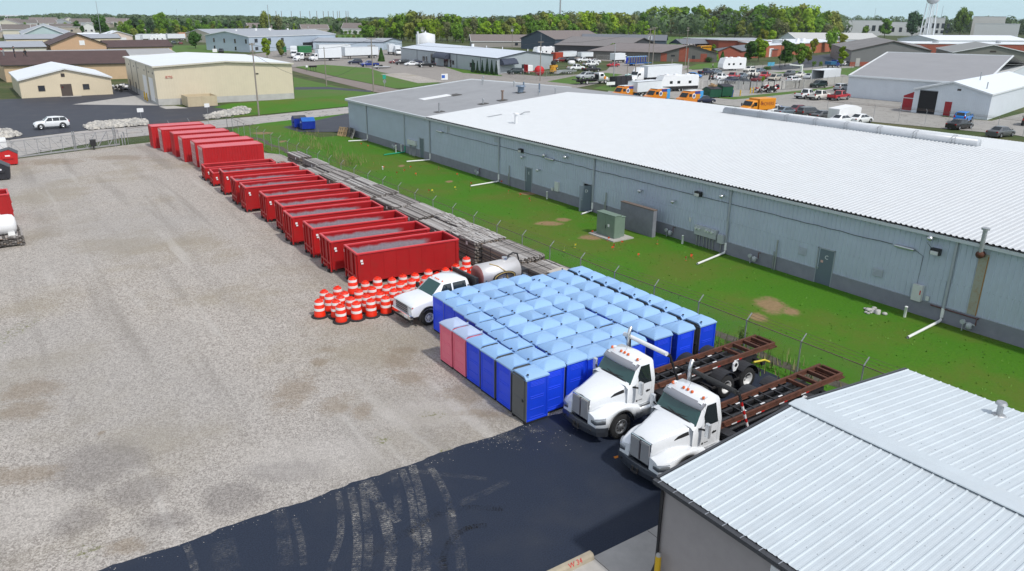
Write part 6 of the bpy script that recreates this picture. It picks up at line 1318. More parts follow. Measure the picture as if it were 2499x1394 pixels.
bld('orange tan gabled hall with brown roof behind the seam-roofed building', [(24.0, 322), (42.2, 326), (42.5, 352), (24.2, 349)], 4.6, 8.3, ORG_W, BROWNR, True, .5, [(0, 9.6, 11.4, 4.4, 6.0, 'louvre', WHT)], trim=BTRIM)
bld('long brown-roofed wing right of the orange gabled hall', [(42.6, 327), (66, 332), (66, 350), (42.6, 347)], 3.4, 5.6, TAN, BROWNR, False, .5, (), trim=BTRIM)
bld('long silver-roofed shed behind the orange gable', [(14.5, 418), (62, 428), (62, 446), (14.5, 436)], 4, 5.8, CREAM, SILV, False, .4, (), trim=BTRIM)
bld('grey metal-roofed shed left of the orange gable', [(-10, 317), (22.5, 321), (22, 347), (-10, 343)], 4, 5.6, SIDW, SILV, False, .4, (), trim=BTRIM)
bld('pale teal gabled hall with grey roof at the far left', [(23.5, 466), (43, 472), (52, 545), (26, 540)], 5, 9.2, TEAL, SILV, True, .5, (), trim=WTRIM)
bld('flat white-roofed strip building behind the silver shed', [(38, 455), (67, 461), (67, 469), (38, 464)], 3.6, 4, WHW, ROOFW, flat=True, trim=WTRIM)
bld('pink-white bungalow with white roof beside the evergreen tree', [(63, 490), (78, 494), (79, 515), (63, 512)], 3.6, 6, mat('pale_pink_wall', (.66, .54, .46), .7), ROOFW, True, .4, [(0, 9, 12, 0, 2.6, 'garage_door', GARW)], 'house', 'house', trim=WTRIM)
bld('small white-roofed shed left of the pink-white bungalow', [(50, 480), (60, 482), (60, 492), (50, 490)], 3.4, 5.2, WHW, ROOFW, False, .4, (), 'house', 'house')
bld('long cream-walled hall with grey roof behind the camper row', [(116, 470), (166, 500), (160, 530), (108, 500)], 4.6, 7.2, mat('cream_wall', (.60, .54, .44), .7), SILV, False, .4, (), trim=WTRIM)
lb = bld('two-storey pale blue metal building with grey roof behind the white trucks', [(100.5, 347), (158, 392), (148, 424), (90, 378)], 6.4, 8.4, PALEB, SILV, False, .4, [(0, 4, 6, 4.0, 5.4, 'window', WINB), (0, 14, 16, 4, 5.4, 'window', WINB), (0, 24, 26, 4, 5.4, 'window', WINB), (0, 4, 6, .8, 2, 'window', WINB), (3, 6, 7, 3.6, 5.2, 'window', WINB), (3, 14, 15, 3.6, 5.2, 'window', WINB), (3, 22, 23, 3.6, 5.2, 'window', WINB), (3, 30, 31, 3.6, 5.2, 'window', WINB), (3, 6, 7, .6, 2, 'window', WINB), (3, 22, 23, .6, 2, 'window', WINB), (0, 42, 58, .4, 3.0, 'dock_opening', DARK)], 'warehouse', trim=WTRIM, vents=[(.3, .5, 1.0, .6, WHT), (.45, .5, 1.0, .8, WHT), (.66, .5, .8, .5, WHT), (.1, .5, .6, .5, WHT)])
bld('low grey dock building behind the parked white trailers', [(136, 366), (166, 352), (186, 372), (152, 392)], 3.6, 5.0, PALEB, SILV, False, .3, (), trim=NAVY)
A, B_, C_ = G(979.4, 146), G(1212.5, 180.8), G(1348.5, 167); D_ = A+(C_-B_)
of = bld('long grey metal office with dark barrel awning and columnar evergreens', [(A.x, A.y), (B_.x, B_.y), (C_.x, C_.y), (D_.x, D_.y)], 4.3, 5.7, GRYO, mat('pale_blue_roof', (.60, .65, .72), .5, var=.04, vs=.3), False, .25, [(0, 22, 24, 0.9, 2.2, 'window', WINB), (0, 25, 26.4, 0, 2.4, 'door', WINB), (0, 29.5, 33.2, 0, 3.5, 'glass_door', WINB), (0, 41, 44.5, 0, 2.5, 'door', WINB), (0, 46, 47.3, 0, 2.3, 'door', WINB), (0, 48, 49.4, .9, 2.1, 'window', WINB), (0, 61.5, 63, .9, 2.1, 'window', WINB), (0, 64, 65.3, 0, 2.3, 'door', WINB), (0, 16.5, 16.8, 0, 4.2, 'downspout', NAVY), (0, 51.5, 51.8, 0, 4.2, 'downspout', NAVY), (0, 69, 69.3, 0, 4.2, 'downspout', NAVY), (1, 14, 15.6, .9, 2.0, 'window', WINB)], 'office_building', trim=NAVY, vents=[(.5, .3, .8, .12, WHT), (.6, .6, .8, .12, WHT), (.75, .6, .9, .12, WHT), (.9, .75, .9, .12, WHT), (.95, .85, 1.0, 1.0, WHT), (.45, .62, 1., .5, WHT)])
dx = (B_-A).normalized(); nx = Vector((dx.y, -dx.x, 0))
def awn(u, w_, z0, h, dep, barrel, wall=0):
 base = (A if wall == 0 else B_)-A; d = dx if wall == 0 else (C_-B_).normalized(); n_ = Vector((d.y, -d.x, 0)); mb = MB(); rings = []
 for s_ in (0, w_):
  p = base+d*(u+s_); pr = [(0, h)]+([(dep*math.sin(a), h*math.cos(a)) for a in [R(k*9) for k in range(1, 11)]] if barrel else [(dep*.5, h*.85), (dep, h*.2), (dep, 0)])
  rings.append([tuple(p+n_*q+Vector((0, 0, z0+hh))) for q, hh in pr]+[tuple(p+Vector((0, 0, z0)))])
 mb.loft(rings, sm=barrel); mb.build('awning', mat('navy_canvas', (.045, .055, .085), .6, var=.15), of)
awn(36, 10.5, 2.5, 1.7, 2.2, True); awn(1.5, 8, 2.4, 1.7, 1.6, False, 1)
t = thing('storage_tank', 'white cylindrical storage tank behind the office roof', 'tank', (210.9, 392.4, 0))
mb = MB(); mb.lathe([(5.3, 0), (5.3, 6.0), (0.001, 7.2)], 28); mb.build('shell', mat('tank_white', (.68, .69, .71), .5, var=.06, vs=.5), t); mb = MB(); mb.cyl((-5.6, -1.5, 0), (-5.6, -1.5, 7.6), .55, n=10); mb.build('side_pipe', TRW, t); mb = MB(); mb.cyl((0, 0, 7.1), (0, 0, 7.9), .35, n=10); mb.build('hatch', WHT, t)
bld('brown-roofed house with pale gable behind the office', [(225, 366), (262, 352), (270, 366), (232, 380)], 3.0, 6.4, mat('taupe_wall', (.30, .28, .26), .8), SHING2, False, .6, [(0, 24, 25.5, 1, 2.2, 'window', WINB)], 'house', 'house', trim=WTRIM)
bld('dark blue-grey hall with brown roof before the wood', [(239, 340), (243, 316), (281, 322), (277, 346)], 5.2, 9.2, BLW, SHING2, True, .5, [(1, 6, 8, 0, 2.4, 'window', WHT), (1, 12, 14, 0, 3.2, 'door', WHT), (1, 18, 22, 0, 4.2, 'garage_door', WHT), (1, 26, 30, 0, 4.2, 'garage_door', WHT)], trim=NAVY)
bld('charcoal-walled hall with wide grey roof behind the fenced pickup lot', [(204.5, 266), (219, 238), (250, 251), (235, 280)], 4.6, 7.8, DKW, mat('warm_grey_roof', (.20, .185, .18), .8, var=.06, vs=.5), False, .5, (), trim=BTRIM)
bld('long grey-roofed shed behind the charcoal-walled hall', [(262, 318), (292, 288), (305, 300), (275, 332)], 5, 7.6, BLW, mat('blue_grey_roof', (.15, .16, .18), .7), False, .4, (), trim=NAVY)
A7, B7 = G(1611, 150), G(1712, 152); dv = Vector((-30, 20, 0))
bld('olive grey gabled building with red brick panels beside the semi truck', [(A7.x, A7.y), (B7.x+6, B7.y-2), (B7.x+4, B7.y+32), (A7.x-16, A7.y+24)], 3.2, 6.1, GRW, mat('taupe_roof', (.21, .185, .18), .8, var=.06, vs=.5), True, .5, [(0, .1, 2.4, 0, 3.0, 'brick_panel', BRICK), (0, 7, 10.5, 0, 5.2, 'brick_panel', BRICK), (0, 12.0, 13.2, 0, 2.3, 'door', WINB), (0, 15.2, 17.6, 0, 3.0, 'brick_panel', BRICK), (0, 4, 5.4, 1.9, 2.4, 'window', WINB), (0, 10.6, 15.1, 0, 1.0, 'brick_panel', BRICK)], trim=BTRIM)
t = thing('picnic_shelter', 'open-sided shelter with grey gable roof at the school field', 'shelter', (302, 291, 0))
mb = MB(); mb.prism([(-4.8, 3.4), (0, 5.8), (4.8, 3.4), (0, 5.5)], 0, 24, 'X'); mb.build('roof', mat('blue_grey_roof', (.15, .16, .18)), t); mb = MB(); mb.prism([(-4.6, 3.4), (4.6, 3.4), (0, 5.5)], -.05, .2, 'X'); mb.build('gable', BLW, t)
for x in (.6, 6, 12, 18, 23.4):
 for y in (-4.3, 4.3): mb = MB(); mb.box(x-.15, x+.15, y-.15, y+.15, 0, 3.45); mb.build('post', BTRIM, t)
bld('low red brick school building with flat grey roof', [(G(1752, 125).x, G(1752, 125).y), (G(1880, 128).x, G(1880, 128).y), (375, 300), (330, 312)], 5.6, 6, BRICK, SILV, flat=True, trim=WTRIM)
bld('small gabled brick wing with grey roof in front of the brick school', [(G(1752, 144).x, G(1752, 144).y), (G(1808, 143).x, G(1808, 143).y), (300, 226), (274, 240)], 3.0, 5.0, BRICK, mat('blue_grey_roof', (.15, .16, .18)), True, .4, (), trim=BTRIM)
bld('long orange brick school wing with white flat roof and entrance', [(G(1868, 140).x, G(1868, 140).y), (G(2045, 124).x, G(2045, 124).y), (430, 300), (330, 275)], 5.0, 5.4, BRICKO, ROOFW, flat=True, trim=WTRIM, ops=[(0, 4, 9, 0, 3.6, 'entrance', WHT), (0, 6, 7, 0, 2.4, 'door', WINB), (0, 62, 66, 0, 3.4, 'entrance', WHT)], vents=[(.2, .2, 1.6, 2.4, ALU), (.35, .3, 1.6, .9, WHT), (.5, .3, 1.8, .9, WHT), (.6, .35, 1.6, 1.2, WHT), (.75, .3, 1.4, 1, WHT)])
bld('white-roofed gabled hall behind the school wing', [(404, 292), (452, 268), (462, 288), (414, 312)], 5, 8.5, WHW, mat('pale_grey_roof', (.50, .50, .48), .6), False, .4, ())
rd = G(2073, 162)
bld('dark grey gabled hall with weathered grey roof right of the school', [(rd.x, rd.y), (292, 153), (352, 190), (322, 214)], 5.4, 8.6, metalwall('slate_wall', (.165, .165, .165)), mat('weathered_grey_roof', (.20, .19, .185), .85, var=.18, vs=.25), True, .4, [(0, 2.3, 4.0, 0, 2.8, 'door', mat('pale_door', (.40, .39, .37), .5)), (0, 0, 2.2, 0, 1.5, 'brick_panel', BRICK), (0, 4.2, 8, 0, 1.5, 'brick_panel', BRICK)], trim=BTRIM, base=None)
bld('olive gabled hall at the right edge behind the white hall', [(296, 147), (313, 128), (350, 150), (338, 175)], 5.0, 7.8, metalwall('olive_wall', (.20, .20, .175)), mat('grey_tin_roof', (.26, .26, .25), .6), True, .4, [(0, 12, 14, 5.2, 5.8, 'louvre', BTRIM)], trim=WTRIM)
bld('brick building with wide white flat roof at the right edge', [(372, 205), (440, 165), (470, 185), (400, 230)], 5.6, 6, BRICK, ROOFW, flat=True, trim=WTRIM, vents=[(.2, .4, 1.0, 1.5, GALV), (.6, .4, 1.4, 1.2, GALV), (.8, .3, 1.0, 1.6, GALV)])
bld('white metal hall roof far behind the brick building', [(455, 235), (520, 215), (535, 245), (470, 268)], 5.5, 8, WHW, ROOFW, False, .4, ())
P4 = [G(2072, 184.6, 4.4), G(2400, 207, 4.4), G(2473, 137, 8.1), G(2166, 128, 8.1)]; e2 = P4[2]*2-P4[1]; e3 = P4[3]*2-P4[0]
t = bld('large white metal hall with plain grey roof beside the lot', [(p.x, p.y) for p in (P4[0], P4[1], e2, e3)], 4.3, 4.3, WHW, WTRIM, flat=True, th=.1)
mb = MB(); o = t.location
mb.poly([(p.x-o.x, p.y-o.y, p.z) for p in P4])
mb.poly([(P4[3].x-o.x, P4[3].y-o.y, 8.1), (P4[2].x-o.x, P4[2].y-o.y, 8.1), (e2.x-o.x, e2.y-o.y, 4.4), (e3.x-o.x, e3.y-o.y, 4.4)])
mb.build('pitched_roof', mat('plain_grey_roof', (.29, .29, .30), .75, var=.05, vs=.2), t)
mb = MB(); mb.poly([(p.x-o.x, p.y-o.y, p.z) for p in (P4[1], P4[2], e2)]); mb.poly([(p.x-o.x, p.y-o.y, p.z) for p in (P4[0], P4[3], e3)]); mb.build('gable', WHW, t, fix=False)
mb = MB()
for a, b in ((P4[0], P4[3]), (P4[3], P4[2]), (P4[1], P4[2]), (P4[0], P4[1])): mb.beam((a.x-o.x, a.y-o.y, a.z+.05), (b.x-o.x, b.y-o.y, b.z+.05), .3, .22)
mb.build('roof_trim', WTRIM, t)
mb = MB(); c_ = G(2130, 220)-o; mb.obox((c_.x-.6, c_.y, 3.3), (1.2, 1.6, 1.2)); mb.build('vent_hood', WHT, t)
A, B_ = G(2222.8, 273.7), G(2408.6, 292.5); wd = (A-B_).length
dg = (B_-A).normalized(); ng = Vector((-dg.y, dg.x, 0)); ng = ng if ng.x > 0 else -ng
t = bld('low white garage with open bay and red door before the grey-roofed hall', [(A.x, A.y), (B_.x, B_.y), (B_.x+40, B_.y+9), (A.x+40, A.y+9)], 4.1, 5.7, WHW, mat('white_tin_roof', (.74, .79, .84), .45), True, .3,
 [(0, 5.6, 6.75, 0, 2.35, 'door', REDD), (0, 1.0, 4.1, 3.9, 4.02, 'bay_header', mat('grey_trim', (.33, .36, .39))), (0, 7.2, 7.8, 4.3, 4.6, 'wall_lamp', BTRIM)], 'garage_building', trim=WTRIM, vents=[(.85, .1, 1.2, .1, GALV), (.6, .3, 1.5, .1, GALV)])
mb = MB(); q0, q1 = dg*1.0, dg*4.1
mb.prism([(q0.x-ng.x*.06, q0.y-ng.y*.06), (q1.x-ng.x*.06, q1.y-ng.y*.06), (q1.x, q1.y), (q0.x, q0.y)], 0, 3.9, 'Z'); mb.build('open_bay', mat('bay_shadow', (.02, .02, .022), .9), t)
t = thing('red_shed', 'small red lean-to shed with white trim left of the open bay', 'shed', G(2200, 270)+Vector((.4, .4, 0))); 
mb = MB(); mb.prism([(0, 0), (2.3, 0), (2.3, 3.6), (0, 2.6)], 0, 2, 'X'); t.rotation_euler.z = math.atan2(dg.y, dg.x)-math.pi/2+math.pi; mb.v = [(x, -y, z_) for x, y, z_ in mb.v]; mb.build('body', mat('shed_red', (.36, .015, .025), .6), t); mb = MB(); mb.box(-.05, .02, -2.3, 0, 0, .12); mb.box(-.05, .02, -.12, .02, 0, 2.6); mb.box(-.05, .02, -2.32, -2.2, 0, 3.5); mb.box(-.05, .02, -2.3, 0, 2.2, 2.32); mb.build('trim', WTRIM, t)
hw = [SIDW, mat('house_white', (.66, .66, .64), .7), mat('house_grey', (.34, .36, .38), .7), mat('house_taupe', (.40, .35, .29), .7)]
k = 0
def house(px, py, w_, d_, ev, rg_, front, wm, lab, rz=None):
 global k
 p = G(px, py, ev); a = math.atan2(p.y, p.x)-math.pi/2+(rz if rz is not None else U(-.4, .4)); u = Vector((math.cos(a), math.sin(a), 0)); v = Vector((-u.y, u.x, 0)); k += 1
 A_ = Vector((p.x, p.y, 0))-u*w_/2; q = [A_, A_+u*w_, A_+u*w_+v*d_, A_+v*d_]
 return bld(lab, [(s_.x, s_.y) for s_ in q], ev, rg_, wm, rnd.choice((SHING, SHING2)), front, .5, [(0, w_*.2, w_*.2+1.2, 1, 2.3, 'window', WINB), (0, w_*.65, w_*.65+1.4, 1, 2.3, 'window', WINB)], 'house', 'house', trim=WTRIM)
house(40, 73, 14, 10, 5.5, 8.5, False, hw[0], 'pale yellow two-storey apartment house left of the teal hall', 0); house(64, 71, 12, 10, 5, 7.8, False, hw[0], 'pale yellow house with dark roof behind the teal hall', 0)
house(215, 63, 9, 10, 5.5, 8.2, True, hw[1], 'white two-storey house right of the round tree at far left', 0); house(12, 76, 26, 12, 4, 7, False, hw[3], 'long low grey-roofed house at the far left edge', 0); house(160, 66, 22, 10, 4.5, 7, False, hw[3], 'taupe house with dark roof right of the teal hall', 0)
for i, (px, py) in enumerate(((15, 58), (30, 52), (62, 57), (88, 51), (118, 57), (128, 50), (150, 56), (170, 51), (200, 55), (225, 50), (246, 57), (268, 51), (285, 54), (20, 47), (55, 46.5), (100, 46.5), (140, 46), (185, 46.5), (310, 52), (338, 54), (372, 55), (402, 58), (474, 51), (510, 54), (540, 52), (563, 53), (600, 53), (420, 48), (492, 63), (345, 62), (1530, 62), (668, 62), (724, 66), (765, 66), (860, 70), (770, 71), (640, 68))):
 house(px, py, U(15, 24), 11, 4.5, U(8, 9.5), rnd.random() < .25, rnd.choice(hw), f'grey-roofed suburban house, {nth(i)} of those scattered among the far trees')
def strip(px0, px1, py, h, wm, lab, rm=ROOFW, flat=True, ops=(), depth=30, ridge=None):
 a, b = PD(px0, py), PD(px1, py); d = (b-a).normalized(); n_ = Vector((-d.y, d.x, 0)); n_ = n_ if n_.dot(a) > 0 else -n_
 return bld(lab, [(a.x, a.y), (b.x, b.y), ((b+n_*depth).x, (b+n_*depth).y), ((a+n_*depth).x, (a+n_*depth).y)], h, ridge or h+2, wm, rm, False, .2, ops, 'commercial_building', flat=flat)
strip(2062, 2150, 1000, 16.5, mat('strip_white', (.66, .66, .66), .6), 'long white commercial building left of the water tower', ops=[(0, x, x+3.6, 5, 11, 'window', WINB) for x in range(22, 46, 7)])
strip(2258, 2305, 980, 20, mat('strip_white', (.66, .66, .66)), 'white two-storey commercial building with dark windows below the water tower', ops=[(0, x, x+2.6, 9, 14, 'window', WINB) for x in (1, 6, 11, 16, 21)]+[(0, x, x+2.4, 4, 7, 'window', WINB) for x in (11, 16, 21)])
strip(2150, 2258, 1030, 15, mat('strip_white', (.66, .66, .66)), 'low white commercial building between the two far trees', ops=[(0, x, x+3, 4, 9, 'window', WINB) for x in range(4, 54, 8)])
strip(2372, 2452, 1060, 22, mat('strip_cream', (.60, .58, .54), .6), 'pale flat-roofed store at the far right horizon', rm=SILV); strip(2380, 2490, 1010, 14.5, mat('strip_white', (.66, .66, .66)), 'long white store in front of the pale one at far right')
strip(-40, 62, 1600, 11, WHW, 'long white building on the far left horizon')
def rocks(label, pts, n, yellow=False):
 P = [G(*p) for p in pts]; mb = MB(); c = sum(P, Vector())/len(P); o = c.copy()
 def inside(x, y):
  r = False; j = len(P)-1
  for i in range(len(P)):
   if (P[i].y > y) != (P[j].y > y) and x < (P[j].x-P[i].x)*(y-P[i].y)/(P[j].y-P[i].y)+P[i].x: r = not r
   j = i
  return r
 xs = [p.x for p in P]; ys = [p.y for p in P]; k = 0
 while k < n:
  x, y = U(min(xs), max(xs)), U(min(ys), max(ys))
  if not inside(x, y): continue
  k += 1; r = U(.15, .42); V = []
  for a in range(6):
   for e, zz in ((r*U(.8, 1.1), 0), (r*U(.5, .8), r*U(.5, .9))): V.append((x-o.x+e*math.cos(a*1.047), y-o.y+e*math.sin(a*1.047), zz+U(0, .15)))
  mb.add(V, [(2*i, (2*i+2) % 12, (2*i+3) % 12, 2*i+1) for i in range(6)]+[(1, 3, 5, 7, 9, 11)], rnd.randrange(2))
 return tag(mb.build('rock_bed', [mat('limestone', (.52, .49, .44), .9, var=.2, vs=2), mat('limestone_grey', (.38, .365, .34), .9, var=.2, vs=2)], loc=o), label, 'rock bed', kind='stuff')
rocks('long bed of pale rocks beside the parked white car', [(205, 309), (232, 300), (330, 294), (362, 297), (357, 306), (220, 318)], 700); rocks('bed of pale rocks at the left picture edge', [(-40, 322), (15, 318), (45, 326), (48, 332), (0, 341), (-40, 342)], 260); rocks('curved bed of pale rocks at the corner of the dark parking lot', [(500, 285), (540, 275), (590, 262), (612, 270), (606, 278), (545, 288), (505, 292)], 420)
def signpost(px, py, h, w_, hh, m, lab, rz=0., txt=None, pm=GALV, cat='sign'):
 p = G(px, py); t = thing('sign', lab, cat, p, rz); mb = MB(); mb.cyl((0, 0, 0), (0, 0, h), .04, n=6); mb.build('post', pm, t); mb = MB(); mb.box(-w_/2, w_/2, -.05, -.02, h-hh, h); mb.build('panel', m, t); return t
signpost(345, 290, 1.6, .9, .6, WHT, 'small white sign above the long rock bed'); signpost(507, 277, 1.6, .8, .6, WHT, 'small white sign beside the curved rock bed'); signpost(525, 131, 1.9, 1.8, 1.3, WHT, 'white roadside sign beside the dark car near the pale blue building'); 
t = signpost(939, 222, 3.4, .9, .9, mat('street_sign_green', (.02, .32, .22), .5), 'green street name sign above the back of a stop sign', .3); mb = MB(); mb.cyl((0, -.08, 2.0), (0, -.05, 2.0), .45, n=8); mb.build('stop_plate', ALU, t)
t = signpost(1085, 203, 2.2, 1.8, 1.4, WHT, 'blue and white yard sign behind the grey roof'); mb = MB(); mb.box(-.8, .1, -.07, -.055, 1.2, 1.9); mb.build('print', mat('print_blue', (.03, .12, .5), .5), t)
t = signpost(1490, 214, 1.3, 2.6, .7, WHT, 'row of white letters on the verge behind the grey roof')
p = G(762, 174); t = thing('mailbox_group', 'row of dark mailboxes on posts on the street verge', 'mailbox', p)
for i, x in enumerate((-1.6, -.5, .3, 1.1)):
 mb = MB(); mb.cyl((x, 0, 0), (x, 0, 1.1), .05, n=6); mb.build('post', DARK, t); mb = MB(); mb.box(x-.3, x+.3, -.35, .35, 1.1, 1.6); mb.build('mailbox', WHT if i == 0 else BLACK, t, bevel=.08)
bl = [(1788, 235, 0), (1806, 234, 0), (1831, 228, 1), (1838, 227, 1), (1851, 226, 1), (1858, 226, 1)]
for i, (px, py, w_) in enumerate(bl): bollard(tuple(G(px, py)), 1.25, .13, f'{"pale yellow" if w_ else "yellow"} bollard, {nth(i)} from the green dumpsters')
# ================================================================== trees
def leafmat(name, col, tr=.35, hv=.10, ns=5.):
 m = bpy.data.materials.new(name); m.use_nodes = True; nt = m.node_tree; N = nt.nodes; b = N['Principled BSDF']; b.inputs['Roughness'].default_value = .75; b.inputs['Specular IOR Level'].default_value = .2
 tc = N.new('ShaderNodeTexCoord'); n = noise(nt, tc.outputs['Object'], ns, 5, .7); c = mix(nt, rng(nt, n, .34, .66), tuple(q*.65 for q in col), tuple(min(1, q*1.35) for q in col))
 oi = N.new('ShaderNodeObjectInfo'); h = N.new('ShaderNodeHueSaturation'); nt.links.new(c, h.inputs['Color'])
 a = N.new('ShaderNodeMapRange'); a.inputs[3].default_value = 1-hv*2.2; a.inputs[4].default_value = 1+hv*2.2; nt.links.new(oi.outputs['Random'], a.inputs[0]); nt.links.new(a.outputs[0], h.inputs['Value'])
 q = N.new('ShaderNodeMath'); q.operation = 'FRACT'; q2 = mth(nt, 'MULTIPLY', oi.outputs['Random'], 7.31); nt.links.new(q2, q.inputs[0])
 a2 = N.new('ShaderNodeMapRange'); a2.inputs[3].default_value = .5-hv*.06; a2.inputs[4].default_value = .5+hv*.14; nt.links.new(q.outputs[0], a2.inputs[0]); nt.links.new(a2.outputs[0], h.inputs['Hue'])
 nt.links.new(h.outputs[0], b.inputs['Base Color'])
 t = N.new('ShaderNodeBsdfTranslucent'); nt.links.new(h.outputs[0], t.inputs[0]); ms = N.new('ShaderNodeMixShader'); ms.inputs[0].default_value = tr
 nt.links.new(b.outputs[0], ms.inputs[1]); nt.links.new(t.outputs[0], ms.inputs[2]); nt.links.new(ms.outputs[0], N['Material Output'].inputs[0]); return m
LEAF = {'bright': leafmat('leaf_bright', (.27, .40, .03)), 'mid': leafmat('leaf_mid', (.165, .285, .035)), 'dark': leafmat('leaf_dark', (.07, .15, .03)), 'olive': leafmat('leaf_olive', (.25, .28, .06)), 'bare': leafmat('leaf_bare', (.22, .23, .10)), 'yellow': leafmat('leaf_yellow', (.30, .33, .035)), 'conifer': leafmat('leaf_conifer', (.016, .042, .02), .15), 'blue': leafmat('leaf_far', (.085, .15, .07))}
BARK = mat('bark', (.09, .075, .06), .95, var=.3, vs=3, rand=.15)
VAR = {}
def crown_mesh(kind, seed):
 r = random.Random(seed); mb = MB()       # unit tree: height 1, crown radius about .3
 lobes = []
 if kind in ('round', 'wide', 'tall', 'open'):
  hw, zc, zr, nl, nq = {'round': (.30, .58, .40, 14, 1500), 'wide': (.42, .58, .38, 18, 1900), 'tall': (.20, .56, .43, 14, 1300), 'open': (.33, .62, .38, 18, 800)}[kind]
  for i in range(nl):
   a = r.uniform(0, 6.283); z_ = zc+zr*r.uniform(-.85, .72); k = math.sqrt(max(.05, 1-((z_-zc)/zr)**2)); d = hw*k*r.uniform(.25, .78)
   lobes.append((d*math.cos(a), d*math.sin(a), z_, hw*r.uniform(.30, .52)))
  lobes.append((0, 0, zc+zr*.62, hw*.42))
 elif kind == 'cone': nq = 1100
 elif kind == 'bush':
  nq = 900
  for i in range(14): a = r.uniform(0, 6.283); d = r.uniform(0, .42); lobes.append((d*math.cos(a), d*math.sin(a), r.uniform(.2, .75), r.uniform(.2, .32)))
 sz = .040 if kind != 'open' else .028
 for i in range(nq):
  if kind == 'cone':
   z_ = r.uniform(.03, 1)**1.15; rad = .19*(1-z_)**.85*r.uniform(.72, 1.08)+.004; a = r.uniform(0, 6.283); p = Vector((rad*math.cos(a), rad*math.sin(a), z_)); n_ = Vector((math.cos(a), math.sin(a), .5)).normalized()
  else:
   L_ = r.choice(lobes); u = Vector((r.gauss(0, 1), r.gauss(0, 1), r.gauss(0, 1))).normalized(); q = L_[3]*(r.uniform(.55, 1.1))
   p = Vector(L_[:3])+u*q; n_ = (u+Vector((r.uniform(-.6, .6), r.uniform(-.6, .6), r.uniform(-.2, .8)))).normalized()
   if p.z < .10 and kind != 'bush': continue
   p.z = max(p.z, .02)
  t1 = n_.cross(Vector((r.uniform(-1, 1), r.uniform(-1, 1), r.uniform(-1, 1)))).normalized(); t2 = n_.cross(t1); s_ = sz*r.uniform(.6, 1.4)
  mb.v += [tuple(p-t1*s_-t2*s_*.6), tuple(p+t1*s_-t2*s_*.5), tuple(p+t1*s_*.7+t2*s_*.7), tuple(p-t1*s_*.6+t2*s_*.8)]; k = len(mb.v); mb.f.append([k-4, k-3, k-2, k-1]); mb.m.append(0); mb.s.append(False)
 tk = MB()
 if kind not in ('bush',):
  top = .62 if kind != 'cone' else .9; tk.tube([(0, 0, -.02), (r.uniform(-.01, .01), r.uniform(-.01, .01), .2), (r.uniform(-.015, .015), 0, .4), (0, 0, top)], .016 if kind != 'wide' else .022, 6)
  if kind != 'cone':
   for i in range(9 if kind == 'open' else 6):
    a = r.uniform(0, 6.283); z0 = r.uniform(.2, .5); d = r.uniform(.12, .26); tk.tube([(0, 0, z0), (d*.5*math.cos(a), d*.5*math.sin(a), z0+.13), (d*math.cos(a), d*math.sin(a), z0+r.uniform(.22, .38))], .007, 4)
 return mb, tk
for kd in ('round', 'wide', 'tall', 'open', 'cone', 'bush'):
 for s_ in range(3 if kd in ('round', 'wide', 'tall', 'open') else 2):
  mb, tk = crown_mesh(kd, hash(kd) % 97+s_*13 if False else sum(map(ord, kd))+s_*17)
  o = mb.build('crown', LEAF['mid'], fix=False); me = o.data; bpy.data.objects.remove(o)
  tm_ = None
  if tk.v: o = tk.build('trunk', BARK); tm_ = o.data; bpy.data.objects.remove(o)
  VAR[kd, s_] = (me, tm_)
TREES = []
def tree(p, h, kind, tone, label, wid=1., group=None, simple=False, name=None, cat='tree'):
 s_ = rnd.randrange(3 if kind in ('round', 'wide', 'tall', 'open') else 2); me, tme = VAR[kind, s_]; rz = U(0, 6.283)
 nm = name or ('conifer' if kind == 'cone' else 'shrub' if kind == 'bush' else 'deciduous_tree')
 if cat == 'tree' and kind == 'bush': cat = 'shrub'
 def mk(n, m, par, mt):
  o = bpy.data.objects.new(n, m); COL.objects.link(o); o.parent = par
  sl = o.material_slots[0]; sl.link = 'OBJECT'; sl.material = mt; return o
 if simple or tme is None:
  o = mk(nm, me, None, LEAF[tone]); tag(o, label, cat, group)
 else:
  o = thing(nm, label, cat, p, 0, group); mk('crown', me, o, LEAF[tone]); mk('trunk', tme, o, BARK)
 o.location = p; o.rotation_euler = (0, 0, rz); o.scale = (h*wid, h*wid, h); return o
def tpx(px, yb, yt, kind, tone, label, wid=1., **k):
 p = G(px, yb); h = max(1., HT(p, px, yt)); return tree(p, h, kind, tone, label, wid, **k)
tpx(478, 118, 76, 'wide', 'dark', 'broad dark green tree alone on the grass behind the beige warehouse', 1.0)
tpx(652, 141, 90, 'round', 'bright', 'slender light green tree before the pale blue building', .8); tpx(688, 139, 95, 'round', 'olive', 'pale blossoming tree beside the slender green one', 1.1)
tpx(931, 150, 118, 'cone', 'dark', 'small dark conifer at the white semi trailer', 1.5)
for i, (px, yb, yt) in enumerate(((1153, 176.5, 146), (1165, 178, 149), (1177, 179, 148), (1189, 180, 144), (1200, 181.5, 148), (1211, 182.5, 150), (1156, 176.5, 148))):
 tpx(px, yb, yt, 'cone', 'conifer', ['slim columnar evergreen, first by the grey office doors', 'slim columnar evergreen, second along the office wall', 'slim columnar evergreen, third along the office wall', 'tallest slim columnar evergreen along the office wall', 'slim columnar evergreen, second from the office corner', 'slim columnar evergreen at the office corner by the square awning', 'short columnar evergreen pressed against the first one'][i], .75, group='columnar evergreens along the office wall')
for i, px in enumerate((1160, 1171, 1183, 1194, 1206)): tpx(px, 178.5+i*1.3, 173+i*1.3, 'bush', 'dark', f'low round shrub, {nth(i)} under the office evergreens', .9, group='low round shrubs below the office evergreens')
tpx(282, 103, 76, 'bush', 'dark', 'dense round dark green tree beside the pink-white bungalow', 1.1, name='deciduous_tree', cat='tree'); tpx(268, 100, 68, 'cone', 'dark', 'loose tall evergreen before the white-roofed shed', 1.6)
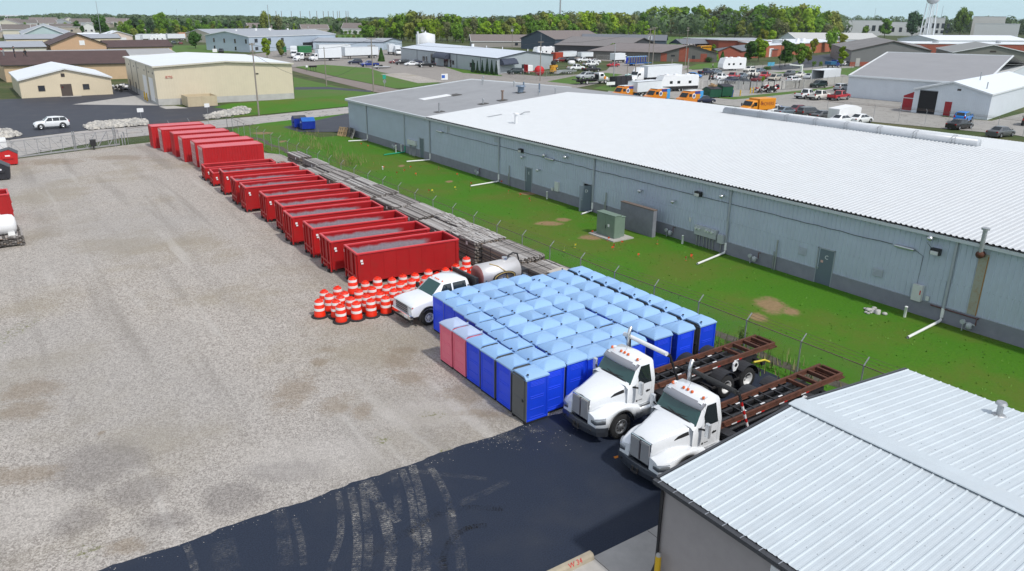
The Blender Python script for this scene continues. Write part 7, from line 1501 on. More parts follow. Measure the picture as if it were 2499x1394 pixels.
tpx(247, 88, 37, 'wide', 'dark', 'big dark green tree at far left behind the white sheds', .95); tpx(190, 80, 50, 'round', 'dark', 'round green tree left of the white two-storey house', 1.1); tpx(203, 82, 62, 'round', 'dark', 'smaller round tree before the white two-storey house', 1.2)
tpx(397, 86, 29, 'round', 'mid', 'tall full green tree behind the white trailers', 1.0); tpx(650, 84, 26, 'wide', 'olive', 'tall olive tree behind the pale blue building', .62); tpx(682, 84, 34, 'open', 'bare', 'thin half-bare tree beside the tall olive one', .9)
tpx(1496, 142, 104, 'round', 'mid', 'round leafy tree in front of the charcoal-walled hall', 1.25); tpx(1828, 152, 98, 'round', 'dark', 'dense dark round tree in front of the brick school', 1.15); tpx(1850, 150, 92, 'round', 'bright', 'lighter green tree behind the dark round one at the school', 1.1)
tpx(1915, 162, 97, 'round', 'dark', 'dark green tree, left of the pair in front of the orange brick wing', 1.1); tpx(1950, 162, 102, 'round', 'mid', 'mid green tree, right of the pair in front of the orange brick wing', 1.0); tpx(1972, 152, 118, 'round', 'yellow', 'small yellow-green tree behind the right tree of the pair', 1.2)
tpx(2052, 163, 108, 'tall', 'bright', 'slender bright green tree before the dark grey hall', 1.15); tpx(1740, 126, 106, 'tall', 'bright', 'small bright tree beside the school bus', 1.4); tpx(1747, 147, 124, 'cone', 'mid', 'small conical tree before the gabled brick wing', 1.8); tpx(1762, 150, 126, 'cone', 'dark', 'darker conical tree right of the small conical one', 1.8)
tpx(1728, 152, 138, 'bush', 'dark', 'large clipped dark shrub beside the olive grey building', 1.6); tpx(1985, 162, 148, 'bush', 'mid', 'round shrub left of a pair by the black fence', .9); tpx(2001, 162, 149, 'bush', 'mid', 'round shrub right of a pair by the black fence', .9); tpx(1873, 174, 160, 'bush', 'dark', 'wide clipped dark shrub behind the red parked pickup', 1.6)
tpx(1861, 203, 185, 'open', 'bright', 'young light green sapling growing through the lot fence', .9); tpx(1806, 848, 795, 'bush', 'mid', 'bright green wild shrub at the end of the toilets', .55)
tpx(1985, 132, 92, 'round', 'yellow', 'yellow-green tree before the orange brick wing', 1.0); tpx(2025, 128, 74, 'wide', 'mid', 'large mid green tree covering the end of the orange brick wing', .8); tpx(1880, 112, 72, 'round', 'bright', 'bright green tree behind the low brick school', 1.1); tpx(1860, 110, 70, 'round', 'yellow', 'yellow-green tree left of the bright one behind the school', 1.1)
tpx(2050, 118, 80, 'round', 'yellow', 'yellow-green tree left of the dark grey hall ridge', 1.2); tpx(2110, 100, 62, 'round', 'mid', 'green tree above the ridge of the dark grey hall', 1.15); tpx(2158, 92, 44, 'round', 'mid', 'dark leafy tree left of the blue-grey one at far right', 1.1); tpx(2225, 92, 26, 'wide', 'blue', 'big blue-green tree left of the water tower building', .75)
tpx(2273, 84, 58, 'cone', 'conifer', 'dark conifer before the white two-storey building', 1.6); tpx(2342, 86, 17, 'wide', 'mid', 'tallest full green tree on the right, below the water tower', .72); tpx(2400, 82, 38, 'round', 'olive', 'olive tree right of the tallest one at far right', 1.2); tpx(2440, 82, 52, 'wide', 'bright', 'light green tree near the right horizon', .9); tpx(2485, 82, 52, 'wide', 'mid', 'green tree at the right picture edge', .9); tpx(2370, 84, 56, 'round', 'bright', 'small bright tree at the foot of the tallest right tree', 1.2)
def prof(pts, x):
 for (a, ya), (b, yb) in zip(pts[:-1], pts[1:]):
  if a <= x <= b: return ya+(yb-ya)*(x-a)/(b-a)
 return pts[-1][1]
TOP = [(880, 38), (905, 48), (940, 40), (975, 26), (1000, 14), (1015, 14), (1040, 24), (1060, 22), (1075, 30), (1120, 30), (1160, 38), (1190, 32), (1215, 34), (1250, 36), (1300, 28), (1370, 22), (1420, 20), (1450, 27), (1530, 28), (1570, 20), (1605, 10), (1640, 9), (1690, 5), (1755, 4), (1800, 10), (1850, 4), (1880, 6), (1900, 12), (1930, 6), (1960, 5), (1985, 10), (2010, 17), (2035, 25), (2060, 32)]
BASE = [(880, 98), (1000, 103), (1130, 104), (1250, 102), (1320, 98), (1560, 92), (1600, 88), (1740, 89), (1900, 97), (2060, 98)]
tn = 0; wl = {'bright': 'bright green', 'mid': 'green', 'dark': 'dark green', 'olive': 'olive', 'bare': 'half-bare brownish', 'yellow': 'yellow-green', 'blue': 'blue-green'}
def rank(x0, x1, step, back, fade, tones, name_, kinds=('round', 'round', 'tall', 'wide', 'open'), lo=.72, hi=1.0, base=BASE, top=TOP, group=None):
 global tn
 x = x0; c = {}
 while x < x1:
  yb = prof(base, x)-back; yt = prof(top, x); p = G(x, yb); h = HT(p, x, yt)*U(lo, hi); tone = rnd.choice(tones); kd = rnd.choice(kinds); c[tone] = c.get(tone, -1)+1
  if tone == 'bare': kd = 'open'
  tree(p, h, kd, tone, f'{wl[tone]} {"shrub" if kd == "bush" else "tree"}, {nth(c[tone])} {wl[tone]} one from left, {name_}', U(.8, 1.1)*(1.25 if kd == 'tall' else 1), group=group)
  x += step*U(.7, 1.3)
WT = ('bright', 'mid', 'mid', 'olive', 'bright', 'bare')
rank(895, 1330, 15, 0, 0, WT, 'front edge of the middle wood', lo=.45, hi=.78, group='trees of the middle wood'); rank(890, 1330, 17, 4, 0, WT, 'second rank of the middle wood', lo=.85, hi=1.0, group='trees of the middle wood')
RT = ('bare', 'olive', 'mid', 'bright', 'mid', 'bright')
rank(1320, 2050, 17, 0, 0, RT+('mid', 'bright'), 'front edge of the right-hand wood', lo=.40, hi=.72, group='trees of the right-hand wood'); rank(1325, 2050, 19, 4, 0, RT, 'second rank of the right-hand wood', lo=.85, hi=1.0, kinds=('round', 'tall', 'open', 'wide'), group='trees of the right-hand wood')
rank(1330, 1620, 16, -1.5, 0, ('mid', 'bright'), 'low growth before the right-hand wood', kinds=('bush',), lo=.16, hi=.24, group='shrubs before the right-hand wood')
rank(1130, 1300, 18, -3, 0, ('olive', 'bright', 'mid'), 'low growth behind the storage tank', kinds=('bush', 'round'), lo=.2, hi=.36, group='shrubs behind the storage tank')
LB_ = [(300, 96), (420, 92), (620, 82), (760, 80), (905, 82)]; LT = [(300, 42), (330, 37), (370, 40), (420, 38), (450, 42), (500, 40), (540, 46), (580, 45), (620, 44), (700, 48), (760, 46), (820, 46), (860, 38), (905, 44)]
rank(292, 900, 17, 0, 0, ('mid', 'mid', 'bright', 'dark', 'olive'), 'front of the left tree belt', lo=.42, hi=.72, base=LB_, top=LT, group='trees of the left tree belt'); rank(296, 905, 19, 6, 0, ('mid', 'dark', 'olive', 'blue'), 'second rank of the left tree belt', lo=.8, hi=1.0, base=LB_, top=LT, group='trees of the left tree belt')
rank(610, 900, 13, -4, 0, ('dark', 'mid'), 'hedge line behind the pale blue building', kinds=('bush',), lo=.22, hi=.30, base=LB_, top=LT, group='shrubs of the hedge line'); rank(795, 1000, 14, -14, 0, ('mid', 'bright', 'olive'), 'scrub before the far field', kinds=('bush',), lo=.16, hi=.24, base=LB_, top=LT, group='scrub before the far field')
FB = [(-20, 70), (330, 66)]; FT = [(-20, 50), (330, 48)]
rank(5, 320, 26, 0, 0, ('mid', 'dark', 'olive', 'bright'), 'gardens of the far left suburb', lo=.5, hi=.8, base=FB, top=FT, group='garden trees of the far suburb'); rank(0, 330, 22, 10, 0, ('dark', 'blue', 'mid'), 'back gardens of the far left suburb', lo=.7, hi=1.0, base=FB, top=[(-20, 46), (330, 44)], group='garden trees of the far suburb')
RB = [(2040, 80), (2520, 84)]; RT2 = [(2040, 40), (2140, 60), (2300, 62), (2520, 50)]
rank(2060, 2510, 24, 0, 0, ('mid', 'bright', 'olive', 'yellow'), 'low belt before the far right stores', lo=.7, hi=1.05, base=RB, top=RT2, group='trees before the far right stores')
mb = MB(); r = random.Random(3)
def mass(x0, x1, n, d0, d1, yt, hmin=7):
 for i in range(n):
  x = r.uniform(x0, x1); d = r.uniform(d0, d1); p = PD(x, d); ht = max(hmin, min(24, CH+(ray(x, prof(yt, x)).z)*d/math.hypot(ray(x, 40).x, ray(x, 40).y)))*r.uniform(.62, 1.02); w_ = r.uniform(5, 9)
  for k in range(110):
   u = Vector((r.gauss(0, 1), r.gauss(0, 1), r.gauss(0, 1))).normalized(); q = Vector((p.x+u.x*w_, p.y+u.y*w_, ht*.55+u.z*ht*.45)); t1 = u.cross(Vector((r.uniform(-1, 1), r.uniform(-1, 1), r.uniform(-1, 1)))).normalized(); t2 = u.cross(t1); s_ = r.uniform(.5, 1.15)
   mb.v += [tuple(q-t1*s_-t2*s_), tuple(q+t1*s_-t2*s_), tuple(q+t1*s_+t2*s_), tuple(q-t1*s_+t2*s_)]; j = len(mb.v); mb.f.append([j-4, j-3, j-2, j-1]); mb.m.append(0); mb.s.append(False)
HZ = [(-60, 39), (60, 38), (100, 35), (150, 31), (230, 33), (300, 34), (420, 36), (560, 36), (700, 40), (900, 42), (1250, 38), (1350, 25), (1600, 22), (2050, 28), (2180, 26), (2300, 28), (2380, 22), (2440, 20), (2560, 25)]
mass(-60, 340, 260, 1400, 2000, HZ); mass(330, 620, 220, 800, 1700, HZ); mass(600, 1320, 420, 760, 1500, HZ); mass(1300, 2060, 260, 760, 1200, TOP); mass(2050, 2560, 240, 1150, 1600, HZ)
tag(mb.build('distant_woods', leafmat('leaf_horizon', (.12, .175, .085), .3, .0, .03), fix=False), kind='stuff')  # distance haze is mixed into this paler, greyer leaf colour
# ================================================================== poles and wires
WOODP = mat('pole_wood', (.26, .23, .20), .85, var=.15, vs=2)
def upole(px, yb, yt, label, arms=((.97, 2.4),), lean=0., tr=0, az=0., cat='utility pole', r=.15, m=WOODP, base=None):
 p = G(px, yb) if base is None else base; h = max(5, HT(p, px+lean, yt)); t = thing('utility_pole', label, cat, p, az)
 mb = MB(); mb.cyl((0, 0, -.2), (0, 0, h), r, r*.65, 8); mb.build('pole', m, t)
 for f, w_ in arms:
  mb = MB(); mb.box(-w_/2, w_/2, -.06, .06, h*f-.06, h*f+.06)
  for x in (-w_*.45, -w_*.2, w_*.2, w_*.45): mb.cyl((x, 0, h*f), (x, 0, h*f+.22), .05, n=6)
  mb.build('crossarm', m, t)
 for k in range(tr):
  a = k*2.1+.4; mb = MB(); c = (.42*math.cos(a), .42*math.sin(a)); mb.cyl((c[0], c[1], h*.76), (c[0], c[1], h*.76+1.0), .27, n=10); mb.build('transformer', mat('can_grey', (.48, .49, .50), .45), t)
 return p, h
pw = []
pw.append(upole(632, 281, 105, 'tall wooden utility pole with wires at the corner of the beige warehouse', ((.98, 2.2), (.88, 2.0)), 0, 0, .9))
pw.append(upole(912, 225, 92, 'leaning wooden utility pole beside the green street sign', ((.985, 2.8), (.85, 2.2)), 0, 0, .4)); 
upole(797, 210, 115, 'bare wooden pole standing on the street lawn', (), r=.13)
upole(753, 100, 57, 'distant pole with transformer behind the pale blue building', ((.98, 3),), 0, 1, base=G(753, 106)); upole(882, 92, 61, 'distant crossarm pole in the far field', ((.97, 3.4),)); upole(1032, 112, 66, 'pole with transformers behind the storage tank', ((.97, 3), (.9, 3)), 0, 2); upole(1250, 118, 64, 'pole with twin transformers behind the office roof', ((.97, 3.2), (.9, 2.6)), 0, 2)
pw.append(upole(1318, 198, 101, 'wooden pole with equipment box in front of the office gable', ((.98, 3.0),), -6, 1, .5)); pw.append(upole(1580, 187, 68, 'left of the paired wooden poles at the semi trailer', ((.97, 3.6), (.87, 3)), 0, 3, .3)); pw.append(upole(1590, 190, 67, 'right of the paired wooden poles at the semi trailer', ((.99, 3.0),), 0, 0, .3)); pw.append(upole(1672, 160, 67, 'wooden utility pole beside the olive grey brick-panelled building', ((.98, 3.4), (.92, 3.4)), 0, 0, .5))
upole(1497, 198, 108, 'steel pole with yellow band beside the box truck', (), r=.14, m=GALV); upole(1320, 122, 84, 'pale lamp pole before the dark blue-grey hall', (), r=.12, m=GALV); upole(1655, 125, 74, 'thin dark pole by the picnic shelter', (), r=.1, m=BTRIM); upole(1902, 165, 93, 'thin dark lamp pole before the dark green tree pair', (), r=.1, m=BTRIM)
upole(1529, 208, 148, 'short grey post at the teal portable toilet', (), r=.12, m=WOODP); upole(1549, 203, 170, 'stub wooden post left of the semi nose', (), r=.2); upole(1677, 186, 166, 'broken wooden post right of the semi trailer', (), r=.25); upole(1637, 190, 173, 'short wooden post beside the semi trailer wheels', (), r=.18); upole(28, 85, 62, 'short pole with sign at the far left', ((.8, 1.5),), r=.15, m=GALV)
upole(241, 60, 2, 'very tall slim mast over the far left trees', (), r=.2, m=GALV, base=PD(243, 620)); upole(438, 83, 22, 'tall thin mast behind the trailers', (), r=.12, m=GALV); upole(1366, 60, -12, 'lattice radio mast above the middle trees', (), r=.9, m=GALV, base=PD(1366, 700)); upole(2290, 80, 14, 'tall steel pole right of the water tower', (), r=.35, m=GALV); upole(657, 70, 12, 'thin lamp mast above the olive tree', (), r=.25, m=GALV, base=PD(657, 500)); upole(2128, 80, 20, 'thin steel pole left of the far green trees', (), r=.25, m=GALV)
for i, px in enumerate((676, 689, 713, 735, 758, 775, 791, 803, 815, 825, 830, 846, 851)): upole(px, 60, 27, f'faint power pole on the horizon, {nth(i)} from the left', (), r=.45, m=WOODP, base=PD(px, 900+U(-80, 80)))
def wire(a, b, sag, lab):
 pts = [a.lerp(b, i/16)-Vector((0, 0, sag*4*(i/16)*(1-i/16))) for i in range(17)]; o = pts[0].copy(); mb = MB(); mb.tube([p-o for p in pts], .025, 4); tag(mb.build('power_line', mat('wire', (.05, .05, .055), .6), loc=o), lab, 'cable')
tp_ = lambda q, f=.97, d=(0, 0): q[0]+Vector((d[0], d[1], q[1]*f))
wire(tp_(pw[0]), tp_(pw[1]), 1.2, 'upper power line between the beige warehouse pole and the leaning pole'); wire(tp_(pw[0], .86), tp_(pw[1], .72), 4.5, 'deep sagging cable between the beige warehouse pole and the leaning pole'); wire(tp_(pw[1]), tp_(pw[2]), 1.5, 'power line from the leaning pole to the office pole'); wire(tp_(pw[2]), tp_(pw[3]), 1.2, 'power line from the office pole to the paired poles'); wire(tp_(pw[4]), tp_(pw[5], .92), 1.0, 'power line from the paired poles to the pole by the brick panels')
p = PD(2266, 560); t = thing('water_tower', 'white water tower on slender legs at the far right horizon', 'water tower', p)
zt = CH+ray(2266, 8).z*560/math.hypot(ray(2266, 8).x, ray(2266, 8).y)
for i in range(8):
 a = i*.785; mb = MB(); mb.cyl((4.4*math.cos(a), 4.4*math.sin(a), 0), (3.2*math.cos(a), 3.2*math.sin(a), zt), .17, n=8); mb.build('leg', TRW, t)
mb = MB(); mb.cyl((0, 0, 0), (0, 0, zt), .4, n=10); mb.build('riser', TRW, t); mb = MB(); mb.lathe([(.5, zt-.6), (2.4, zt), (3.5, zt+1.4), (3.6, zt+3.5), (3, zt+5), (.001, zt+6)], 20); mb.build('bowl', mat('tower_grey', (.52, .53, .56), .5), t)
# ================================================================== vehicles in the distance
PN = {}
def P_(c):
 tb_ = {'white': (.80, .81, .82), 'black': (.012, .013, .015), 'navy': (.012, .018, .05), 'blue': (.012, .10, .42), 'red': (.42, .012, .02), 'dkred': (.15, .01, .015), 'silver': (.46, .48, .50), 'grey': (.10, .105, .11), 'beige': (.50, .45, .37), 'cyan': (.01, .20, .62), 'dkgreen': (.012, .03, .03), 'steel': (.14, .18, .22), 'royal': (.01, .03, .22), 'ivory': (.76, .74, .68)}
 return paint('car_'+c, tb_[c])
CARS = {'sedan': (4.7, 1.82, 1.46), 'hatch': (4.1, 1.75, 1.5), 'suv': (4.7, 1.9, 1.75), 'van': (5.1, 1.95, 1.75), 'pickup': (5.9, 2.0, 1.92), 'retro': (4.3, 1.72, 1.62), 'cab': (5.9, 2.0, 1.92)}
proto = {}
CATN = {'sedan': 'car', 'hatch': 'car', 'suv': 'suv', 'van': 'minivan', 'pickup': 'pickup truck', 'retro': 'car', 'cab': 'truck'}
def put(kind, color, px, py, head, label, group=None, two=None, dz=0., rim=RIMS, s_=1.0, xy=None):
 p = G(px, py) if xy is None else Vector((*xy, 0)); key = (kind, color, two is not None)
 if key in proto: o = dup(proto[key], p, R(head), label)
 else:
  o = car(kind, *CARS[kind], label, CATN[kind], P_(color), None, rim, None, two); proto[key] = o; o.location = p; o.rotation_euler.z = R(head)
 o.location.z = dz
 if 'group' in o: del o['group']
 if group: o['group'] = group
 if s_ != 1: o.scale = (s_,)*3
 return o
o = put('retro', 'white', 127, 313, 184, 'white retro-styled car driving past the long rock bed'); 
put('suv', 'navy', 867, 157, 168, 'dark blue car at the verge behind the leaning pole'); put('pickup', 'royal', 902, 163, 175, 'blue pickup parked next to the boat trailer'); put('suv', 'black', 982, 158, 172, 'black car left of the white sedan at the office'); put('sedan', 'dkred', 966, 155, 172, 'dark red and black car partly behind the black one at the office'); put('sedan', 'white', 1004, 160.5, 172, 'white sedan parked before the office'); put('pickup', 'black', 1040, 164, 172, 'dark pickup right of the white sedan at the office'); put('sedan', 'navy', 1014, 156, 172, 'dark car hidden behind the white sedan at the office')
t = thing('boat', 'small grey fishing boat on a trailer beside the blue pickup', 'boat', G(930, 168), R(-10)); mb = MB(); mb.loft([[(x, -w_, .7), (x, -w_*.6, .35), (x, w_*.6, .35), (x, w_, .7), (x, w_*.8, .75), (x, -w_*.8, .75)] for x, w_ in ((-2.4, .8), (0, .95), (1.6, .7), (2.7, .1))]); mb.build('hull', mat('hull_grey', (.45, .46, .48), .4), t); mb = MB(); mb.box(-.6, .4, -.6, .6, .75, 1.15); mb.build('console', GLASS, t); mb = MB(); mb.box(-2.0, 3.2, -.06, .06, .2, .3); mb.box(-1.2, -1.0, -.9, .9, .2, .3); mb.build('trailer_frame', DARK, t); wheel(t, -1.1, -.95, .28, .2, -1, RIMW, 10); wheel(t, -1.1, .95, .28, .2, 1, RIMW, 10)
def place(o, px, py, head, xy=None): o.location = G(px, py) if xy is None else Vector((*xy, 0)); o.rotation_euler.z = R(head); return o
place(tractor('white day-cab tractor with roof fairing before the green box', WHITEP, False, roof=False), 720, 150, 205); place(boxtruck('white box truck in the middle of the white truck line', 9.5, H=4.0), 757, 150, 190); place(trailer('long white semi trailer with refrigeration unit behind the leaning pole', 15, 4.3), 880, 143, 190); place(trailer('white semi trailer behind the box truck', 15, 4.2), 815, 134, 190); place(boxtruck('white straight truck facing the camera before the green container', 8, H=4.2), 718, 143, 250)
place(trailer('green box trailer with white logo among the white trucks', 7, 4.0, mat('box_green', (.02, .16, .05), .5), landing=False), 741, 137, 205); place(trailer('second green container behind the white straight truck', 6, 3.6, mat('box_green', (.02, .16, .05)), landing=False), 692, 135, 250); place(trailer('white trailer box standing on end side behind the conifer', 9, 4.2), 955, 133, 250); place(boxtruck('white truck with dark front left of the office', 7, H=3.8), 974, 136, 250)
place(trailer('small white trailer right of the pale blue building', 7, 3.2, landing=False), 793, 106, 190); place(trailer('another small white trailer behind the first one right of the pale blue building', 6, 3.0, landing=False), 806, 103, 190)
for px, py, L_, kind, hd, lab in ((341, 103, 8, 'T', 250, 'white trailer at the left end of the far trailer row'), (362, 100, 12, 'T', 195, 'long white trailer, second in the far trailer row'), (365, 104, 6, 'B', 215, 'pale box truck in front of the far trailer row'), (385, 104, 9, 'R', 190, 'small silver camper in the far trailer row'), (397, 98, 11, 'R', 190, 'large white and grey fifth-wheel camper in the far trailer row'), (430, 99, 11, 'T', 192, 'white trailer right of the large camper'), (449, 95, 7, 'O', 192, 'orange trailer at the right of the far trailer row'), (530, 104, 9, 'R', 186, 'white camper beside the cream-walled hall'), (552, 105, 9, 'R', 186, 'second white camper beside the cream-walled hall'), (572, 103, 10, 'R', 186, 'white camper nearest the pale blue building')):
 if kind == 'R': place(rv(lab, L_, 3.6), px, py, hd)
 elif kind == 'B': place(boxtruck(lab, L_), px, py, hd)
 else: place(trailer(lab, L_, 4.0, TRW if kind == 'T' else mat('box_orange', (.65, .22, .02), .5)), px, py, hd)
put('suv', 'dkgreen', 425, 108, 270, 'dark car on the grass edge before the far trailers'); put('sedan', 'dkred', 440, 108, 270, 'red car beside the dark one before the far trailers'); put('hatch', 'silver', 383, 105, 200, 'small silver car at the far trailer row'); put('suv', 'black', 540, 129, 250, 'black car beside the white roadside sign')
t = thing('yellow_loader', 'yellow machine at the corner of the pale blue building', 'loader', G(575, 121)); mb = MB(); mb.box(-2, 1, -1, 1, .6, 2.0); mb.box(-1, .6, -.8, .8, 2.0, 3.4); mb.prism([(1, .5), (3, .3), (3.2, 1.2), (1, 1.8)], -1.1, 1.1, 'Y'); mb.build('body', mat('machine_yellow', (.60, .30, .02), .5), t); [wheel(t, x, y, .6, .5, 1 if y > 0 else -1, RIMW, 10) for x in (-1.4, .9) for y in (-1, 1)]
put('suv', 'dkgreen', 1257, 181, 185, 'dark green car behind the mesh at the square awning'); put('suv', 'dkred', 1368, 152, 170, 'maroon car beside the office gable'); put('pickup', 'black', 1396, 152, 175, 'black pickup with red cab behind the maroon car'); put('pickup', 'white', 1424, 152, 172, 'white pickup with cap behind the black pickup'); put('sedan', 'white', 1450, 154, 165, 'white sedan at the rear fence of the pickup lot'); put('pickup', 'white', 1441, 162, 0, 'white long-bed pickup in the middle of the pickup lot'); put('pickup', 'black', 1443, 176, 0, 'black pickup right behind the tow truck'); put('sedan', 'red', 1496, 163, 185, 'red sedan behind the steel pole'); put('cab', 'white', 1405, 172, 0, 'white service truck carrying a round white tank')
t = thing('white_tank', 'round white tank on the service truck bed', 'tank', G(1394, 168)+Vector((0, 0, 1.1)), R(0)); mb = MB(); mb.lathe([(.001, -1.1), (.7, -1), (.75, .0), (.7, 1.0), (.001, 1.1)], 14, (0, 0, .75), 'X'); mb.build('vessel', WHT, t)
place(trailer('white enclosed trailer at the back of the pickup lot', 6, 2.9, landing=False), 1428, 146, 180); place(trailer('white trailer with red rear door beside the office gable', 8, 3.2, landing=False), 1385, 146, 190); mb = MB()
t = thing('red_container', 'orange-red box behind the office gable corner', 'container', G(1359, 148), R(12)); mb = MB(); mb.box(-2.2, 2.2, -1.2, 1.2, .3, 3.0); mb.box(-2.3, 2.3, -1.25, 1.25, .1, .3); mb.build('shell', mat('box_red', (.40, .05, .02), .5), t, bevel=.04)
place(rv('long white motor camper behind the office gable', 12, 3.9), 1330, 138, 186)
place(boxtruck('white box truck with dark lettering and open rear behind the steel pole', 6, H=3.4), 1530, 152, 10)
t = thing('tote_trailer', 'white liquid tote with red frame on a small trailer', 'trailer', G(1290, 180)); mb = MB(); mb.box(-.9, .9, -.9, .9, .7, 2.4); mb.build('tote', WHT, t, bevel=.08); mb = MB(); mb.box(-1.6, 1.6, -.9, .9, .5, .68); mb.box(-1.0, -.9, -.95, .95, .68, 2.6); mb.build('frame', BD, t); [wheel(t, -.6, y, .35, .2, 1 if y > 0 else -1, RIMW, 10) for y in (-.95, .95)]
t = thing('cable_reel', 'big red cable reel behind the equipment pole', 'cable reel', G(1316, 184), R(-25)); mb = MB(); mb.lathe([(.001, -.7), (1.3, -.7), (1.3, -.6), (.7, -.6), (.7, .6), (1.3, .6), (1.3, .7), (.001, .7)], 20, (0, 0, 1.3), 'Y'); mb.build('spool', mat('reel_red', (.55, .015, .02), .5), t); mb = MB(); mb.lathe([(1.0, -.59), (1.0, .59)], 20, (0, 0, 1.3), 'Y'); mb.build('cable', mat('duct_blue', (.04, .05, .30), .6), t)
t = thing('skid_machine', 'yellow trenching machine in the fenced lot behind the reel', 'machine', G(1350, 180), R(30)); mb = MB(); mb.box(-1.2, .8, -.6, .6, .5, 1.5); mb.box(-.6, .2, -.5, .5, 1.5, 2.1); mb.prism([(.8, .6), (2.0, .2), (2.2, .5), (.9, 1.3)], -.4, .4, 'Y'); mb.build('body', mat('machine_yellow', (.6, .3, .02)), t, bevel=.05); [wheel(t, x, y, .4, .25, 1 if y > 0 else -1, RIMW, 10) for x in (-.7, .6) for y in (-.65, .65)]
t = thing('skid_machine', 'second yellow machine with hose drum beside the white service truck', 'machine', G(1352, 170), R(10)); mb = MB(); mb.box(-1.4, 1.0, -.7, .7, .6, 1.4); mb.lathe([(.001, -.5), (.7, -.5), (.7, .5), (.001, .5)], 14, (-.3, 0, 2.0), 'Y', 1); mb.build('body', [mat('machine_yellow', (.6, .3, .02)), DARK], t, bevel=.03); [wheel(t, x, y, .38, .25, 1 if y > 0 else -1, RIMW, 10) for x in (-.8, .7) for y in (-.75, .75)]
t = thing('utility_trailer', 'flat utility trailer with ramp in the fenced lot', 'trailer', G(1383, 180), R(8)); mb = MB(); mb.box(-3, 3, -1.1, 1.1, .55, .7); mb.box(-3, 3, -1.15, -1.08, .7, 1.0); mb.box(-3, 3, 1.08, 1.15, .7, 1.0); mb.obox((-3.8, 0, .45), (1.7, 2, .08), ry=-.35); mb.build('deck', GALV, t); [wheel(t, x, y, .36, .22, 1 if y > 0 else -1, RIMW, 10) for x in (-.5, .4) for y in (-1.15, 1.15)]
q0, q1, q2 = G(1218, 186), G(1310, 196), G(1450, 190); fence('chain-link fence around the equipment lot beside the office', [(q0.x, q0.y), (q1.x, q1.y), (G(1400, 186).x, G(1400, 186).y)], 5, 2.0, False)
q0, q1, q2 = G(1455, 148), G(1500, 148), G(1440, 150); fence('chain-link fence before the charcoal-walled hall', [(q0.x, q0.y), (q1.x, q1.y)], 5, 2.0, False)
t = thing('tow_truck', 'white rollback tow truck carrying a silver suv on the road', 'tow truck', G(1441, 201), R(2)); t.location = G(1478, 203)
def bed(t):
 mb = MB(); mb.loft([[(x, -w_, .6), (x, -w_, zt_*.8), (x, -w_*.88, zt_), (x, w_*.88, zt_), (x, w_, zt_*.8), (x, w_, .6)] for x, w_, zt_ in ((0, .9, 1.3), (-.1, 1.0, 1.5), (-1.1, 1.1, 1.7), (-1.3, 1.15, 1.9), (-1.8, 1.12, 2.65), (-3.3, 1.12, 2.7))]); mb.build('cab', WHITEP, t)
 g = MB(); g.add([(-1.28, -.95, 1.95), (-1.28, .95, 1.95), (-1.74, .9, 2.58), (-1.74, -.9, 2.58)], [(0, 1, 2, 3)]); g.build('windshield', GLASS, t)
 for sg in (-1, 1): g = MB(); g.box(-2.9, -1.85, *sorted((sg*1.12, sg*1.15)), 1.85, 2.4); g.build('side_window', GLASS, t)
 g = MB(); g.box(-2.2, -1.0, -1.2, -1.13, 1.0, 1.0+.9); g = MB(); g.cyl((-1.4, -1.17, 1.45), (-1.4, -1.19, 1.45), .42, n=8); g.build('door_emblem', mat('emblem_orange', (.7, .25, .02), .5), t)
 g = MB(); g.box(-10.2, -3.6, -1.25, 1.25, 1.05, 1.2); g.box(-3.75, -3.6, -1.2, 1.2, 1.2, 2.3); g.build('flat_bed', DARK, t); g = MB(); g.box(-9.5, -.3, -.4, .4, .6, 1.05); g.build('chassis', DARK, t); axle(t, [-1.1, -7.2], .5, 1.0); b = MB(); b.box(0, .15, -1.15, 1.15, .4, .8); b.build('bumper', CHROME, t)
bed(t); tl = t.location; a_ = t.rotation_euler.z
put('suv', 'silver', 1428, 196, 182, 'silver boxy suv riding on the tow truck bed', dz=1.21, xy=(tl.x-6.9, tl.y-.2))
t = tractor('white sleeper semi tractor on the road behind the lot', WHITEP, True); t.location = G(1505, 206)+Vector((0, 0, 0)); sm = R(9); t.rotation_euler.z = sm+math.pi
u = Vector((math.cos(sm), math.sin(sm), 0)); s0 = G(1536, 204); t.location = s0
tr = trailer('long plain white semi trailer coupled to the sleeper tractor', 15, 4.1); tr.location = s0+u*(5.6+7.5); tr.rotation_euler.z = sm+math.pi
